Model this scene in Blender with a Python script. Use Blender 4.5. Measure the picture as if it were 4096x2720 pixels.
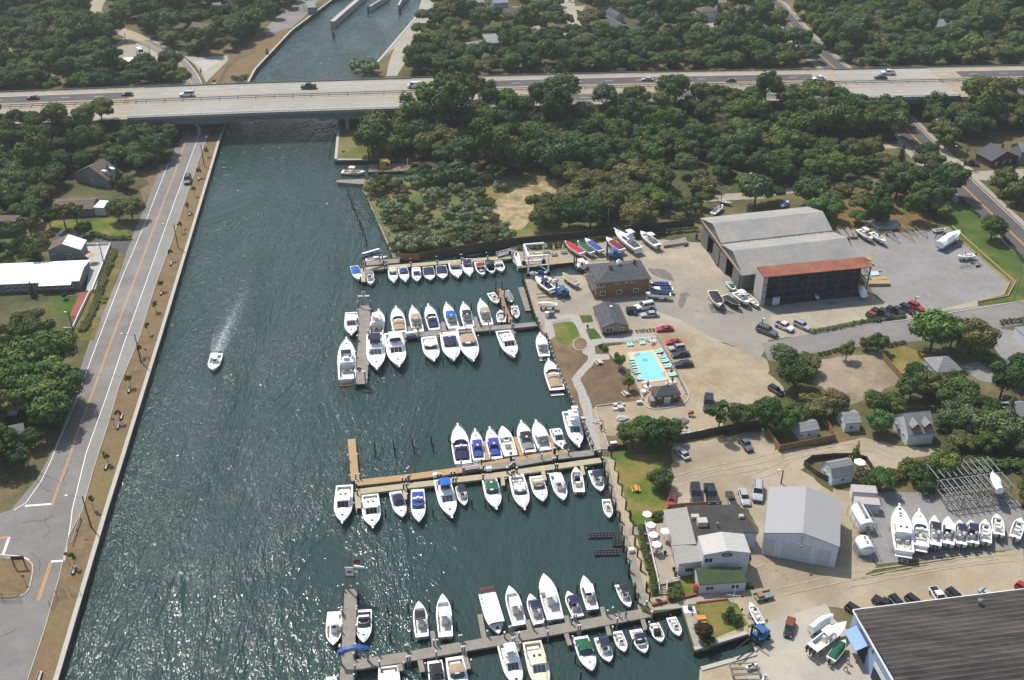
import bpy,bmesh,math,random
from mathutils import Vector,Matrix
from mathutils.geometry import tessellate_polygon
for o in list(bpy.data.objects):bpy.data.objects.remove(o)
SC=bpy.context.scene;COL=SC.collection
RND=random.Random(7)
FPX,PITCH,CH=4200.0,math.radians(32.7),143.0
cd=bpy.data.cameras.new('camera');cam=bpy.data.objects.new('camera',cd);COL.objects.link(cam)
cd.sensor_width=36.0;cd.lens=FPX/4096*36.0;cd.clip_start=1;cd.clip_end=6000
cam.location=(0,0,CH);cam.rotation_euler=(math.pi/2-PITCH,0,0);SC.camera=cam
SUN_EL,SUN_AZ=math.radians(57),math.radians(-41)
w=bpy.data.worlds.new('World');SC.world=w;w.use_nodes=True
nt=w.node_tree;bg=nt.nodes['Background']
sky=nt.nodes.new('ShaderNodeTexSky');sky.sky_type='NISHITA';sky.sun_disc=False
sky.sun_elevation=SUN_EL;sky.sun_rotation=SUN_AZ;sky.air_density=1.3;sky.dust_density=2.0
nt.links.new(sky.outputs[0],bg.inputs[0]);bg.inputs[1].default_value=0.125
sl=bpy.data.lights.new('sun','SUN');sl.energy=4.2;sl.angle=math.radians(0.5);sl.color=(1,.95,.87)
so=bpy.data.objects.new('sun',sl);COL.objects.link(so)
sd=Vector((math.sin(SUN_AZ)*math.cos(SUN_EL),math.cos(SUN_AZ)*math.cos(SUN_EL),math.sin(SUN_EL)))
so.rotation_euler=sd.to_track_quat('Z','Y').to_euler();so.location=sd*400
SC.view_settings.view_transform='Standard';SC.view_settings.look='None'
SC.view_settings.exposure=0.28;SC.view_settings.gamma=1.0
try:SC.view_settings.use_curve_mapping=False
except Exception:pass
KZ=2361/1024
CP,SP=math.cos(PITCH),math.sin(PITCH)
def G(p,z=0.0):
 a=p[0]-2048.0;b=1360.0-p[1]
 d=(a,CP*FPX+SP*b,-SP*FPX+CP*b)
 t=(z-CH)/d[2]
 return Vector((d[0]*t,d[1]*t,z))
def dep(v):return v.y*CP-(v.z-CH)*SP
def pp(s):
 out=[];c=r=0
 for tk in s.split():
  if ',' in tk:
   a,b=tk.split(',');out.append((1024*c+float(a)/KZ,680*r+float(b)/KZ))
  elif tk=='F':c,r=-1,0;continue
  else:c,r=int(tk[0]),int(tk[1])
 return out
def gp(s,z=0.0):return[G(p,z)for p in pp(s)]
def zat(base,top):
 B=G(base);lo=0.;best=(1e9,0)
 for i in range(300):
  z=i*.1;P=Vector((B.x,B.y,z));D=dep(P)
  x=2048+FPX*P.x/D;y=1360-FPX*(P.y*SP+(z-CH)*CP)/D
  e=(x-top[0])**2+(y-top[1])**2
  if e<best[0]:best=(e,z)
 return best[1]
ALB=0.60
def lin(c):
 c=c/255.0
 return c/12.92 if c<=.04045 else((c+.055)/1.055)**2.4
def C3(rgb,k=None):
 k=ALB if k is None else k
 return tuple(min(.86,lin(x)*k)for x in rgb)
MATS={}
def mat(name,rgb,rough=.6,k=None,var=0.0,vs=1.0,metal=0.0,spec=.4,bump=0.0,bs=4.0,coat=0,rgb2=None,rgb3=None,vs2=None,island=0.0,obj=0.0,aniso=None,dk=0.0):
 """principled surface; colour varies by noise between rgb and rgb2 (and rgb3 in larger patches)"""
 if name in MATS:return MATS[name]
 m=bpy.data.materials.new(name);m.use_nodes=True;MATS[name]=m
 n=m.node_tree.nodes;L=m.node_tree.links;b=n['Principled BSDF']
 c=C3(rgb,k);b.inputs['Roughness'].default_value=rough;b.inputs['Metallic'].default_value=metal
 b.inputs['Specular IOR Level'].default_value=spec
 if coat:b.inputs['Coat Weight'].default_value=coat;b.inputs['Coat Roughness'].default_value=.06
 b.inputs['Base Color'].default_value=(*c,1)
 if var or rgb2 or rgb3 or bump or island or obj or dk:
  tc=n.new('ShaderNodeTexCoord');geo=n.new('ShaderNodeNewGeometry')
  src=geo.outputs['Position']
  if aniso:
   mp=n.new('ShaderNodeMapping');mp.inputs['Scale'].default_value=aniso[:3];mp.inputs['Rotation'].default_value=(0,0,aniso[3])
   L.new(src,mp.inputs[0]);src=mp.outputs[0]
  def noise(s,det=5,ro=.6):
   t=n.new('ShaderNodeTexNoise');t.inputs['Scale'].default_value=s;t.inputs['Detail'].default_value=det;t.inputs['Roughness'].default_value=ro
   L.new(src,t.inputs['Vector']);return t.outputs['Fac']
  def ramp(f,a=.35,bb=.65):
   r=n.new('ShaderNodeMapRange');r.inputs[1].default_value=a;r.inputs[2].default_value=bb;L.new(f,r.inputs[0]);return r.outputs[0]
  def mix(f,A,B,t='MIX'):
   x=n.new('ShaderNodeMix');x.data_type='RGBA';x.blend_type=t
   if isinstance(f,float):x.inputs[0].default_value=f
   else:L.new(f,x.inputs[0])
   for i,q in((6,A),(7,B)):
    if isinstance(q,tuple):x.inputs[i].default_value=(*q,1)
    else:L.new(q,x.inputs[i])
   return x.outputs[2]
  cur=c
  if rgb2:cur=mix(ramp(noise(vs)),cur,C3(rgb2,k))
  if rgb3:cur=mix(ramp(noise(vs2 or vs*.15,3),.45,.62),cur,C3(rgb3,k))
  if var:cur=mix(1.0,cur,(1.,1.,1.),'MULTIPLY')if isinstance(cur,tuple)else cur
  if var:
   f=ramp(noise(vs*3.1,6,.7),.25,.75);mr=n.new('ShaderNodeMapRange');L.new(f,mr.inputs[0])
   mr.inputs[3].default_value=1-var;mr.inputs[4].default_value=1+var
   vv=mr.outputs[0]
   if vs<.5:
    m2=n.new('ShaderNodeMapRange');L.new(noise(2.6,4,.7),m2.inputs[0]);m2.inputs[1].default_value=.3;m2.inputs[2].default_value=.7;m2.inputs[3].default_value=1-var*.9;m2.inputs[4].default_value=1+var*.9
    mm=n.new('ShaderNodeMath');mm.operation='MULTIPLY';L.new(vv,mm.inputs[0]);L.new(m2.outputs[0],mm.inputs[1]);vv=mm.outputs[0]
   hs=n.new('ShaderNodeHueSaturation');L.new(vv,hs.inputs['Value']);L.new(cur,hs.inputs['Color']);cur=hs.outputs[0]
  if island or obj:
   hs=n.new('ShaderNodeHueSaturation')
   if isinstance(cur,tuple):hs.inputs['Color'].default_value=(*cur,1)
   else:L.new(cur,hs.inputs['Color'])
   oi=n.new('ShaderNodeObjectInfo')
   a1=n.new('ShaderNodeMath');a1.operation='MULTIPLY_ADD';L.new(geo.outputs['Random Per Island'],a1.inputs[0]);a1.inputs[1].default_value=2*island;a1.inputs[2].default_value=1-island
   a2=n.new('ShaderNodeMath');a2.operation='MULTIPLY_ADD';L.new(oi.outputs['Random'],a2.inputs[0]);a2.inputs[1].default_value=2*obj;a2.inputs[2].default_value=1-obj
   a3=n.new('ShaderNodeMath');a3.operation='MULTIPLY';L.new(a1.outputs[0],a3.inputs[0]);L.new(a2.outputs[0],a3.inputs[1]);L.new(a3.outputs[0],hs.inputs['Value'])
   if obj:
    a4=n.new('ShaderNodeMath');a4.operation='MULTIPLY_ADD';L.new(oi.outputs['Random'],a4.inputs[0]);a4.inputs[1].default_value=-.07;a4.inputs[2].default_value=.535;L.new(a4.outputs[0],hs.inputs['Hue'])
   cur=hs.outputs[0]
  if not isinstance(cur,tuple):L.new(cur,b.inputs['Base Color'])
  if bump:
   bp=n.new('ShaderNodeBump');bp.inputs['Strength'].default_value=bump;bp.inputs['Distance'].default_value=.1
   L.new(noise(bs,4),bp.inputs['Height']);L.new(bp.outputs[0],b.inputs['Normal'])
 return m
def striped(name,rgb,rgb2,period,ang=0.,rough=.6,frac=.12,k=None,var=.12,vs=.5,rgb3=None,obj=True,axis='X',spec=.3):
 """boards / corrugation: thin lines of rgb2 across rgb, in the object's own coordinates"""
 if name in MATS:return MATS[name]
 m=mat(name,rgb,rough,k,var=var,vs=vs,rgb2=rgb3,spec=spec);n=m.node_tree.nodes;L=m.node_tree.links;b=n['Principled BSDF']
 tc=n.new('ShaderNodeTexCoord');mp=n.new('ShaderNodeMapping');mp.inputs['Rotation'].default_value=(0,0,ang)
 L.new(tc.outputs['Object' if obj else 'Generated'],mp.inputs[0])
 sx=n.new('ShaderNodeSeparateXYZ');L.new(mp.outputs[0],sx.inputs[0])
 d=n.new('ShaderNodeMath');d.operation='DIVIDE';L.new(sx.outputs[axis],d.inputs[0]);d.inputs[1].default_value=period
 fr=n.new('ShaderNodeMath');fr.operation='FRACT';L.new(d.outputs[0],fr.inputs[0])
 lt=n.new('ShaderNodeMath');lt.operation='LESS_THAN';L.new(fr.outputs[0],lt.inputs[0]);lt.inputs[1].default_value=frac
 x=n.new('ShaderNodeMix');x.data_type='RGBA';L.new(lt.outputs[0],x.inputs[0])
 pl=b.inputs['Base Color'].links
 if pl:L.new(pl[0].from_socket,x.inputs[6])
 else:x.inputs[6].default_value=(*C3(rgb,k),1)
 x.inputs[7].default_value=(*C3(rgb2,k),1)
 L.new(x.outputs[2],b.inputs['Base Color']);return m
class MB:
 def __init__(s):s.v=[];s.f=[];s.m=[]
 def add(s,vs,fs,m=0):
  o=len(s.v);s.v+=[tuple(v)for v in vs];s.f+=[tuple(i+o for i in f)for f in fs];s.m+=[m]*len(fs);return s
 def box(s,x0,x1,y0,y1,z0,z1,m=0,t=0.0,ty=None):
  ty=t if ty is None else ty
  return s.add([(x0,y0,z0),(x1,y0,z0),(x1,y1,z0),(x0,y1,z0),(x0+t,y0+ty,z1),(x1-t,y0+ty,z1),(x1-t,y1-ty,z1),(x0+t,y1-ty,z1)],[(3,2,1,0),(4,5,6,7),(0,1,5,4),(1,2,6,5),(2,3,7,6),(3,0,4,7)],m)
 def prism(s,poly,z0,z1,m=0,bottom=True):
  poly=[(p[0],p[1])for p in poly];n=len(poly)
  if sum(poly[i][0]*poly[(i+1)%n][1]-poly[(i+1)%n][0]*poly[i][1]for i in range(n))<0:poly.reverse()
  tri=tessellate_polygon([[Vector((p[0],p[1],0))for p in poly]])
  def up(t):
   a,b,c=(poly[i]for i in t)
   return t if(b[0]-a[0])*(c[1]-a[1])-(b[1]-a[1])*(c[0]-a[0])>0 else(t[0],t[2],t[1])
  T=[up(t)for t in tri]
  vs=[(p[0],p[1],z1)for p in poly];fs=list(T)
  if z0 is not None:
   vs+=[(p[0],p[1],z0)for p in poly]
   fs+=[(i+n,(i+1)%n+n,(i+1)%n,i)for i in range(n)]
   if bottom:fs+=[(t[2]+n,t[1]+n,t[0]+n)for t in T]
  return s.add(vs,fs,m)
 def loft(s,rings,m=0,cap0=True,cap1=True,closed=True):
  k=len(rings[0]);vs=[p for r in rings for p in r];fs=[]
  for a in range(len(rings)-1):
   for i in range(k if closed else k-1):
    j=(i+1)%k;fs.append((a*k+i,a*k+j,(a+1)*k+j,(a+1)*k+i))
  if cap0:fs.append(tuple(range(k))[::-1])
  if cap1:fs.append(tuple((len(rings)-1)*k+i for i in range(k)))
  return s.add(vs,fs,m)
 def tube(s,p,q,r,m=0,n=6,r2=None):
  p=Vector(p);q=Vector(q);d=(q-p);r2=r if r2 is None else r2
  if d.length<1e-6:return s
  d.normalize();a=d.orthogonal().normalized();b=d.cross(a)
  R=lambda c,rr:[c+a*(rr*math.cos(2*math.pi*i/n))+b*(rr*math.sin(2*math.pi*i/n))for i in range(n)]
  return s.loft([R(p,r),R(q,r2)],m)
 def beam(s,p,q,w_,h_,m=0):
  p=Vector(p);q=Vector(q);d=(q-p).normalized()
  a=Vector((0,0,1)).cross(d)
  if a.length<1e-4:a=Vector((1,0,0))
  a.normalize();b=d.cross(a)
  R=lambda c:[c+a*(w_/2*i)+b*(h_/2*j)for i,j in((-1,-1),(1,-1),(1,1),(-1,1))]
  return s.loft([R(p),R(q)],m)
 def sph(s,c,rx,ry,rz,m=0,n=8,k=5):
  rings=[[(c[0]+rx*math.sin(math.pi*j/k)*math.cos(2*math.pi*i/n),c[1]+ry*math.sin(math.pi*j/k)*math.sin(2*math.pi*i/n),c[2]-rz*math.cos(math.pi*j/k))for i in range(n)]for j in range(1,k)]
  return s.loft(rings,m)
 def build(s,name,mats,parent=None,smooth=False):
  me=bpy.data.meshes.new(name);me.from_pydata([tuple(v)for v in s.v],[],s.f)
  if not isinstance(mats,(list,tuple)):mats=[mats]
  for q in mats:me.materials.append(q)
  if len(mats)>1:me.polygons.foreach_set('material_index',s.m)
  if smooth:me.polygons.foreach_set('use_smooth',[True]*len(me.polygons))
  me.update();o=bpy.data.objects.new(name,me);COL.objects.link(o)
  if parent is not None:o.parent=parent
  return o
def tag(o,label,cat,group=None,kind=None):
 if label:o['label']=label
 if cat:o['category']=cat
 if group:o['group']=group
 if kind:o['kind']=kind
 return o
def thing(name,label,cat,loc=(0,0,0),rz=0.,group=None):
 o=bpy.data.objects.new(name,None);COL.objects.link(o);o.location=loc;o.rotation_euler=(0,0,rz);o.empty_display_size=.5
 return tag(o,label,cat,group)
KIDS={}
def dup(root,loc,rz,label=None,group=None,scale=None):
 if root.name not in KIDS:
  KIDS[root.name]=[(c,[d for d in c.children])for c in root.children]
 r=root.copy();COL.objects.link(r);r.location=loc;r.rotation_euler=(0,0,rz)
 if scale:r.scale=(scale,)*3 if not isinstance(scale,tuple)else scale
 if label:r['label']=label
 if group:r['group']=group
 for c,ds in KIDS[root.name]:
  c2=c.copy();COL.objects.link(c2);c2.parent=r
  for d in ds:d2=d.copy();COL.objects.link(d2);d2.parent=c2
 return r
SHEETS=[]
NATURAL={'sandy_dirt':.9,'sandy_lane':.9,'dry_grass':.5,'bare_soil':.35,'lawn_grass':.35,'meadow_grass':1.2,'meadow_sand':1.6,'leaf_litter':1.5,'roughg':1.2,'vacant_m':.9,'backg':.8,'garden_bed_m':.4,'pale_road':.5,'grass_point_m':.15,'yard_paving':.4}
def ragged(poly,amt=.7,st=1.3):
 out=[];rr=random.Random(len(poly)*7+1);n=len(poly);ph=0.
 for i in range(n):
  a=Vector(poly[i]);b=Vector(poly[(i+1)%n]);L_=(b-a).length;k=max(1,min(60,int(L_/st)))
  d=(b-a)/max(L_,1e-6);nn=Vector((-d.y,d.x))
  for j in range(k):
   ph=.6*ph+rr.uniform(-1,1)*.8;out.append(tuple(a+(b-a)*(j/k)+nn*(ph*amt*.55 if j else 0)))
 return out
def sheet(name,poly,z,m,kind='structure',label=None,cat=None):
 SHEETS.append((name,[tuple(p[:2])for p in poly]));z+=.0003*len(SHEETS)if name!='water' else 0
 if m.name in NATURAL:poly=ragged([tuple(p[:2])for p in poly],NATURAL[m.name])
 o=MB().prism(poly,None,z).build(name,m)
 if kind:o['kind']=kind
 if label:tag(o,label,cat)
 return o
def ang(a,b):return math.atan2(b[1]-a[1],b[0]-a[0])
def strip_poly(pts,o0,o1):
 """offset band along a world polyline, offsets to the left of travel"""
 n=len(pts);A=[];B=[]
 for i,p in enumerate(pts):
  d=Vector(((pts[min(i+1,n-1)]-pts[max(i-1,0)])[:2])).normalized();nn=Vector((-d.y,d.x))
  A.append((p.x+nn.x*o0,p.y+nn.y*o0));B.append((p.x+nn.x*o1,p.y+nn.y*o1))
 return A+B[::-1],A,B
def band(mb,pts,o0,o1,z,m=0,z0=None):
 _,A,B=strip_poly(pts,o0,o1);zf=z if callable(z)else(lambda i:z)
 n=len(pts)
 if z0 is None:
  mb.add([(a[0],a[1],zf(i))for i,a in enumerate(A)]+[(b[0],b[1],zf(i))for i,b in enumerate(B)],[((i,i+1,n+i+1,n+i)if o1>o0 else(n+i,n+i+1,i+1,i))for i in range(n-1)],m)
 else:
  if o0>o1:A,B=B,A
  mb.loft([[(A[i][0],A[i][1],z0),(A[i][0],A[i][1],zf(i)),(B[i][0],B[i][1],zf(i)),(B[i][0],B[i][1],z0)]for i in range(n)],m)
 return mb
def resample(pts,step):
 out=[pts[0].copy()]
 for a,b in zip(pts,pts[1:]):
  k=max(1,int(round((b-a).length/step)))
  out+=[a.lerp(b,j/k)for j in range(1,k+1)]
 return out
def smooth_line(pts,it=2):
 for _ in range(it):
  q=[pts[0]]
  for a,b in zip(pts,pts[1:]):q+=[a.lerp(b,.25),a.lerp(b,.75)]
  pts=q+[pts[-1]]
 return pts
def text_mesh(body,size,m,parent,name='lettering',extrude=.01):
 c=bpy.data.curves.new(name,'FONT');c.body=body;c.size=size;c.align_x='CENTER';c.align_y='CENTER';c.extrude=extrude;c.resolution_u=2
 t=bpy.data.objects.new(name+'_c',c);COL.objects.link(t);bpy.context.view_layer.update()
 me=bpy.data.meshes.new_from_object(t.evaluated_get(bpy.context.evaluated_depsgraph_get()));me.name=name
 bpy.data.objects.remove(t);me.materials.clear();me.materials.append(m)
 o=bpy.data.objects.new(name,me);COL.objects.link(o);o.parent=parent;return o
WZ=-1.35
M_dirtgrass=mat('scrub_ground',(104,104,70),.95,rgb2=(80,90,56),rgb3=(136,122,90),vs=.12,vs2=.03,var=.3,bump=.6,bs=1.5,spec=.1)
M_asph=mat('asphalt',(150,146,142),.9,rgb2=(136,132,128),rgb3=(160,156,150),vs2=.03,vs=.11,var=.13,bump=.3,bs=6,spec=.2)
M_shoulder=mat('shoulder',(166,164,158),.9,rgb2=(156,154,148),vs=.1,var=.08,spec=.2)
M_asphd=mat('dark_asphalt',(98,96,97),.9,rgb2=(112,109,108),vs=.1,var=.10,spec=.2)
M_conc=mat('concrete',(196,189,174),.9,rgb2=(182,175,162),vs=.15,var=.10,spec=.2)
M_concroad=mat('pale_road',(192,180,160),.9,rgb2=(178,168,150),vs=.08,var=.10,spec=.2)
M_yard=mat('yard_paving',(200,188,168),.9,rgb2=(184,171,150),rgb3=(172,163,148),vs=.13,vs2=.035,var=.14,spec=.15)
M_sand=mat('sandy_dirt',(196,181,154),.95,rgb2=(172,152,120),rgb3=(190,176,150),vs=.10,vs2=.045,var=.2,bump=.5,bs=2,spec=.1)
M_sandroad=mat('sandy_lane',(198,187,166),.95,rgb2=(188,170,142),rgb3=(170,156,132),vs=.09,vs2=.05,var=.12,spec=.1)
M_gravel=mat('gray_gravel',(165,162,157),.95,rgb2=(153,150,146),rgb3=(170,168,166),vs=.3,vs2=.04,var=.14,bump=.5,bs=5,spec=.1)
M_drygrass=mat('dry_grass',(152,128,98),.95,rgb2=(134,113,86),rgb3=(144,126,90),vs=.25,vs2=.05,var=.18,bump=.5,bs=3,spec=.1)
M_soil=mat('bare_soil',(138,116,92),.95,rgb2=(120,100,80),rgb3=(156,134,104),vs=.25,vs2=.07,var=.15,bump=.6,bs=3,spec=.1)
M_lawn=mat('lawn_grass',(94,122,50),.95,rgb2=(112,128,58),rgb3=(152,138,80),vs=.3,vs2=.12,var=.14,bump=.5,bs=6,spec=.1)
M_lawn2=mat('green_lawn',(74,102,48),.95,rgb2=(88,112,54),rgb3=(116,124,62),vs=.3,vs2=.1,var=.12,bump=.5,bs=6,spec=.1)
M_meadow=mat('meadow_grass',(122,132,80),.95,rgb2=(92,110,62),rgb3=(148,136,88),vs=.13,vs2=.05,var=.3,bump=.9,bs=1.3,spec=.1)
M_beach=mat('meadow_sand',(204,184,146),.95,rgb2=(182,160,122),rgb3=(150,138,96),vs2=.2,vs=.4,var=.14,spec=.1)
M_pave=mat('stone_pavers',(202,196,186),.85,rgb2=(180,176,170),vs=1.2,var=.12,spec=.2)
M_wood_floor=mat('leaf_litter',(74,72,46),.95,rgb2=(100,92,64),rgb3=(58,64,40),vs=.2,vs2=.06,var=.3,bump=.8,bs=2,spec=.1)
M_white=mat('white_line',(240,240,236),.7,k=.75,var=.08,vs=1.5)
M_yellow=mat('yellow_line',(224,160,66),.7,k=.72,var=.1,vs=1.5)
M_kerb=mat('kerb_concrete',(206,200,188),.85,var=.12,vs=.6)
M_wall=mat('bulkhead_face',(84,84,62),.9,rgb2=(60,66,50),vs=.6,var=.25,bump=.4)
west=pp('10 705,0 330,285 0,640')+[(915,479),(880,564),(846,680),(643,1360),(433,2040),(234,2720),(110,3150)]
westw=[Vector((210,1500,0)),Vector((30,720,0))]+[G(p)for p in west]
east_px=pp('10 1640,0 1490,130 1430,200 1110,575 960,720 820,900 760,1075 722,1480 1030,1478 1660,1490 11 1665,20 1400,68 1010,90 985,150 1290,806 2361,688 21 0,690 62,905 560,852 690,958 150,1008 105,1000 150,1150 265,1500 22 345,0 500,440 760,1000 830,1085 870,1240 900,1400 960,1568 23 1010,250 1100,560 1160,800 1200,930 1270,960 1560,905 1680,1300 2180,1142 2245,1300 1730,1462 1712,1568')+[(2790,2760),(2760,3150)]
eastw=[Vector((330,1500,0)),Vector((120,760,0))]+[G(p)for p in east_px]
BIG=2600
def land(name,pts):
 mb=MB().prism([(p.x,p.y)for p in pts],WZ-3,0.0,bottom=False)
 o=mb.build(name,[M_dirtgrass,M_wall]);o['kind']='structure'
 me=o.data
 for p in me.polygons:p.material_index=0 if p.normal.z>.5 else 1
 return o
wl=westw[:];el=eastw[:]
land('ground',[Vector((-BIG,BIG,0)),Vector((210,BIG,0))]+wl+[Vector((wl[-1].x,-400,0)),Vector((-BIG,-400,0))])
land('ground',[Vector((BIG,BIG,0)),Vector((330,BIG,0))]+el+[Vector((el[-1].x,-400,0)),Vector((BIG,-400,0))])
m=bpy.data.materials.new('canal_water');m.use_nodes=True;n=m.node_tree.nodes;L=m.node_tree.links;b=n['Principled BSDF']
b.inputs['Base Color'].default_value=(.012,.037,.032,1);b.inputs['Roughness'].default_value=.105;b.inputs['IOR'].default_value=1.33
geo=n.new('ShaderNodeNewGeometry')
def wnoise(scale,rot,sx,sy,det,dist=.0,rough=.55):
 mp=n.new('ShaderNodeMapping');mp.inputs['Rotation'].default_value=(0,0,rot);mp.inputs['Scale'].default_value=(sx,sy,1);L.new(geo.outputs['Position'],mp.inputs[0])
 t=n.new('ShaderNodeTexNoise');t.inputs['Scale'].default_value=scale;t.inputs['Detail'].default_value=det;t.inputs['Roughness'].default_value=rough;t.inputs['Distortion'].default_value=dist
 L.new(mp.outputs[0],t.inputs['Vector']);return t.outputs['Fac']
def mth(op,a,b_,c=None):
 x=n.new('ShaderNodeMath');x.operation=op
 for i,q in enumerate((a,b_,c)):
  if q is None:continue
  if isinstance(q,(int,float)):x.inputs[i].default_value=q
  else:L.new(q,x.inputs[i])
 return x.outputs[0]
h1=wnoise(1.05,.5,1,.5,2,.4,.5);h2=wnoise(2.8,.75,1,.6,2,.3,.5);h3=wnoise(.16,.35,1,.3,2)
amp=mth('MULTIPLY_ADD',wnoise(.05,.5,1,.32,5,.6,.7),4.2,-1.25)
amp=mth('MAXIMUM',amp,.12)
sx=n.new('ShaderNodeSeparateXYZ');L.new(geo.outputs['Position'],sx.inputs[0])
mr=n.new('ShaderNodeMapRange');L.new(sx.outputs[0],mr.inputs[0]);mr.inputs[1].default_value=-45;mr.inputs[2].default_value=0;mr.inputs[3].default_value=1;mr.inputs[4].default_value=.26
hh=mth('ADD',mth('MULTIPLY',h1,.47),mth('ADD',mth('MULTIPLY',h2,.235),mth('MULTIPLY',h3,.6)))
hh=mth('MULTIPLY',mth('MULTIPLY',hh,amp),mr.outputs[0])
bp=n.new('ShaderNodeBump');bp.inputs['Strength'].default_value=1.0;bp.inputs['Distance'].default_value=1.0;L.new(hh,bp.inputs['Height']);L.new(bp.outputs[0],b.inputs['Normal'])
cr=n.new('ShaderNodeMix');cr.data_type='RGBA';L.new(wnoise(.02,0,1,.5,3),cr.inputs[0]);cr.inputs[6].default_value=(.015,.038,.038,1);cr.inputs[7].default_value=(.025,.052,.042,1);L.new(cr.outputs[2],b.inputs['Base Color'])
M_water=m
sheet('water',[(-BIG,-400),(BIG,-400),(BIG,BIG),(-BIG,BIG)],WZ,M_water)
mb=MB();band(mb,resample(westw[1:],12),0,-.85,.22,0,-.3);mb.build('seawall',M_kerb)['kind']='structure'
ecap=[G(p)for p in pp('10 1490,130 1430,200 1110,575')]
mb=MB();band(mb,ecap,0,1.1,.2,0,-.3)
band(mb,gp('10 760,1075 722,1480'),0,1.0,.2,0,-.3);band(mb,gp('10 722,1480 1030,1478'),0,1.0,.2,0,-.3)
mb.build('canal_wall',M_kerb)['kind']='structure'
ZL=.004
road_e=[(1010,500),(878,564+20),(800,680),(773,760)]
shoulder_r=gp('00 1990,1080 1905,1290 1805,1568')+gp('01 1720,250 1580,680 1440,1050 1280,1568')+gp('02 1100,430 1000,780 860,1210 765,1568')+gp('03 640,240 540,660 420,1090 260,1568')
road_l=gp('00 1700,1080 1600,1290 1470,1500')+gp('01 1350,300 1180,720 1100,960 980,1250 830,1568')+gp('02 700,380 640,620 500,1000 330,1290 100,1568')
sheet('road',[p[:2]for p in shoulder_r]+[G((40,2800))[:2],G((-400,2800))[:2],G((-300,2200))[:2],G((-60,2070))[:2]]+[p[:2]for p in road_l[::-1]],ZL,M_asph)
wl_r=gp('00 1870,1080 1810,1310 1715,1568')+gp('01 1535,500 1345,1040 1155,1568')+gp('02 985,510 795,1040 665,1568')+gp('03 655,100 610,380 590,470')
sheet('road_shoulder',[p[:2]for p in wl_r[:-1]]+[p[:2]for p in shoulder_r[::-1][3:]],ZL*2,M_shoulder)
mb=MB();band(mb,resample(wl_r,6),-.08,.08,ZL*3)
wl_l=gp('00 1650,1200 1540,1540')+gp('01 1528,0 1345,470 1130,980 905,1568')+gp('02 700,560 530,960 480,1090 380,1300 240,1500 130,1568');band(mb,resample(wl_l,6),-.08,.08,ZL*3)
band(mb,gp('02 230,1530 470,1512'),-.25,.25,ZL*3);band(mb,gp('03 470,475 590,468'),-.25,.25,ZL*3);band(mb,gp('03 85,250 30,405'),-.25,.25,ZL*3);band(mb,gp('03 0,410 180,425 270,455'),-.08,.08,ZL*3)
mb.build('white_markings',M_white)['kind']='structure'
mb=MB();yl=gp('00 1745,1180 1710,1310 1620,1568')+gp('01 1450,450 1245,1000 1028,1568')+gp('02 825,560 720,830 640,1080 475,1530')
for k in(-.15,.15):band(mb,resample(yl,6),k-.06,k+.06,ZL*3)
y2=gp('03 468,487 350,835')
for k in(-.17,.17):band(mb,y2,k-.08,k+.08,ZL*3);band(mb,gp('03 0,258 80,248'),k-.08,k+.08,ZL*3)
mb.build('yellow_markings',M_yellow)['kind']='structure'
verge=[p[:2]for p in shoulder_r]+[G((30,2800))[:2]]+[G((220,2800))[:2]]+[G(q)[:2]for q in[(228,2720),(427,2040),(637,1360),(839,680),(873,564),(905,490)]]
sheet('dry_verge',verge,ZL*2+.001,M_drygrass)
mb=MB();band(mb,resample(shoulder_r,8),-.16,.0,.13,0,-.1);mb.build('kerb',M_kerb)['kind']='structure'
isl=gp('03 -200,470 60,448 190,440 260,465 300,505 305,560 290,640 265,740 230,780 180,800 -200,840')
sheet('traffic_island',[p[:2]for p in isl],.12,M_drygrass)
mb=MB();band(mb,isl[1:-1],-.12,.12,.15,0,-.1);mb.build('kerb',M_kerb)['kind']='structure'
r1=gp('00 -400,260 0,110 400,125 700,100 760,60 900,0');r2=gp('00 1000,0 945,60 960,120 1050,215 1230,320 1400,400 1560,480 1680,560 1790,660 1850,760 1880,850 1900,950 1960,1060')
lot=gp('00 1240,390 1400,470 1560,570 1560,640 1350,600 1150,600 1000,530 1000,460 1100,380 1180,330')
sheet('dirt_lot',[p[:2]for p in lot],ZL,M_concroad)
sheet('side_road',[p[:2]for p in gp('00 760,40 850,-40 990,-40 960,20 940,90 1000,170 1130,250 1390,360 1270,385 1140,340 1000,265 900,170 830,110')],ZL*2,M_concroad)
sheet('side_road',[p[:2]for p in gp('00 -100,240 0,190 100,200 420,120 760,60 800,110 450,170 150,260 0,320 -100,330')],ZL*2,M_concroad)
sheet('ramp_road',[p[:2]for p in gp('00 1270,385 1390,360 1500,400 1680,500 1790,640 1860,760 1890,850 1960,1060 1780,1060 1740,850 1680,720 1600,600 1450,500 1330,430')],ZL*2,M_asph)
mb=MB();
for k in(-.2,.2):band(mb,smooth_line(gp('00 1130,270 1300,370 1500,470 1640,560 1730,680 1790,830')),k-.09,k+.09,ZL*4)
mb.build('yellow_markings',M_yellow)['kind']='structure'
mb=MB();band(mb,smooth_line(gp('00 1150,350 1350,440 1500,530 1640,680 1720,800')),-.1,.1,ZL*4);band(mb,smooth_line(gp('00 1400,370 1650,500 1780,620 1850,740 1880,820')),-.1,.1,ZL*4)
for i in range(11):
 a=G(pp('00 %f,%f'%(1790+i*9,560+i*10))[0]);c=G(pp('00 %f,%f'%(2060-i*16,545+i*10))[0]);band(mb,[a,c],-.12,.12,ZL*4)
mb.build('white_markings',M_white)['kind']='structure'
sheet('gore_paving',[p[:2]for p in gp('00 1700,520 1860,530 2100,510 2100,560 1980,680 1900,760 1870,700 1800,600')],ZL,M_conc)
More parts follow.
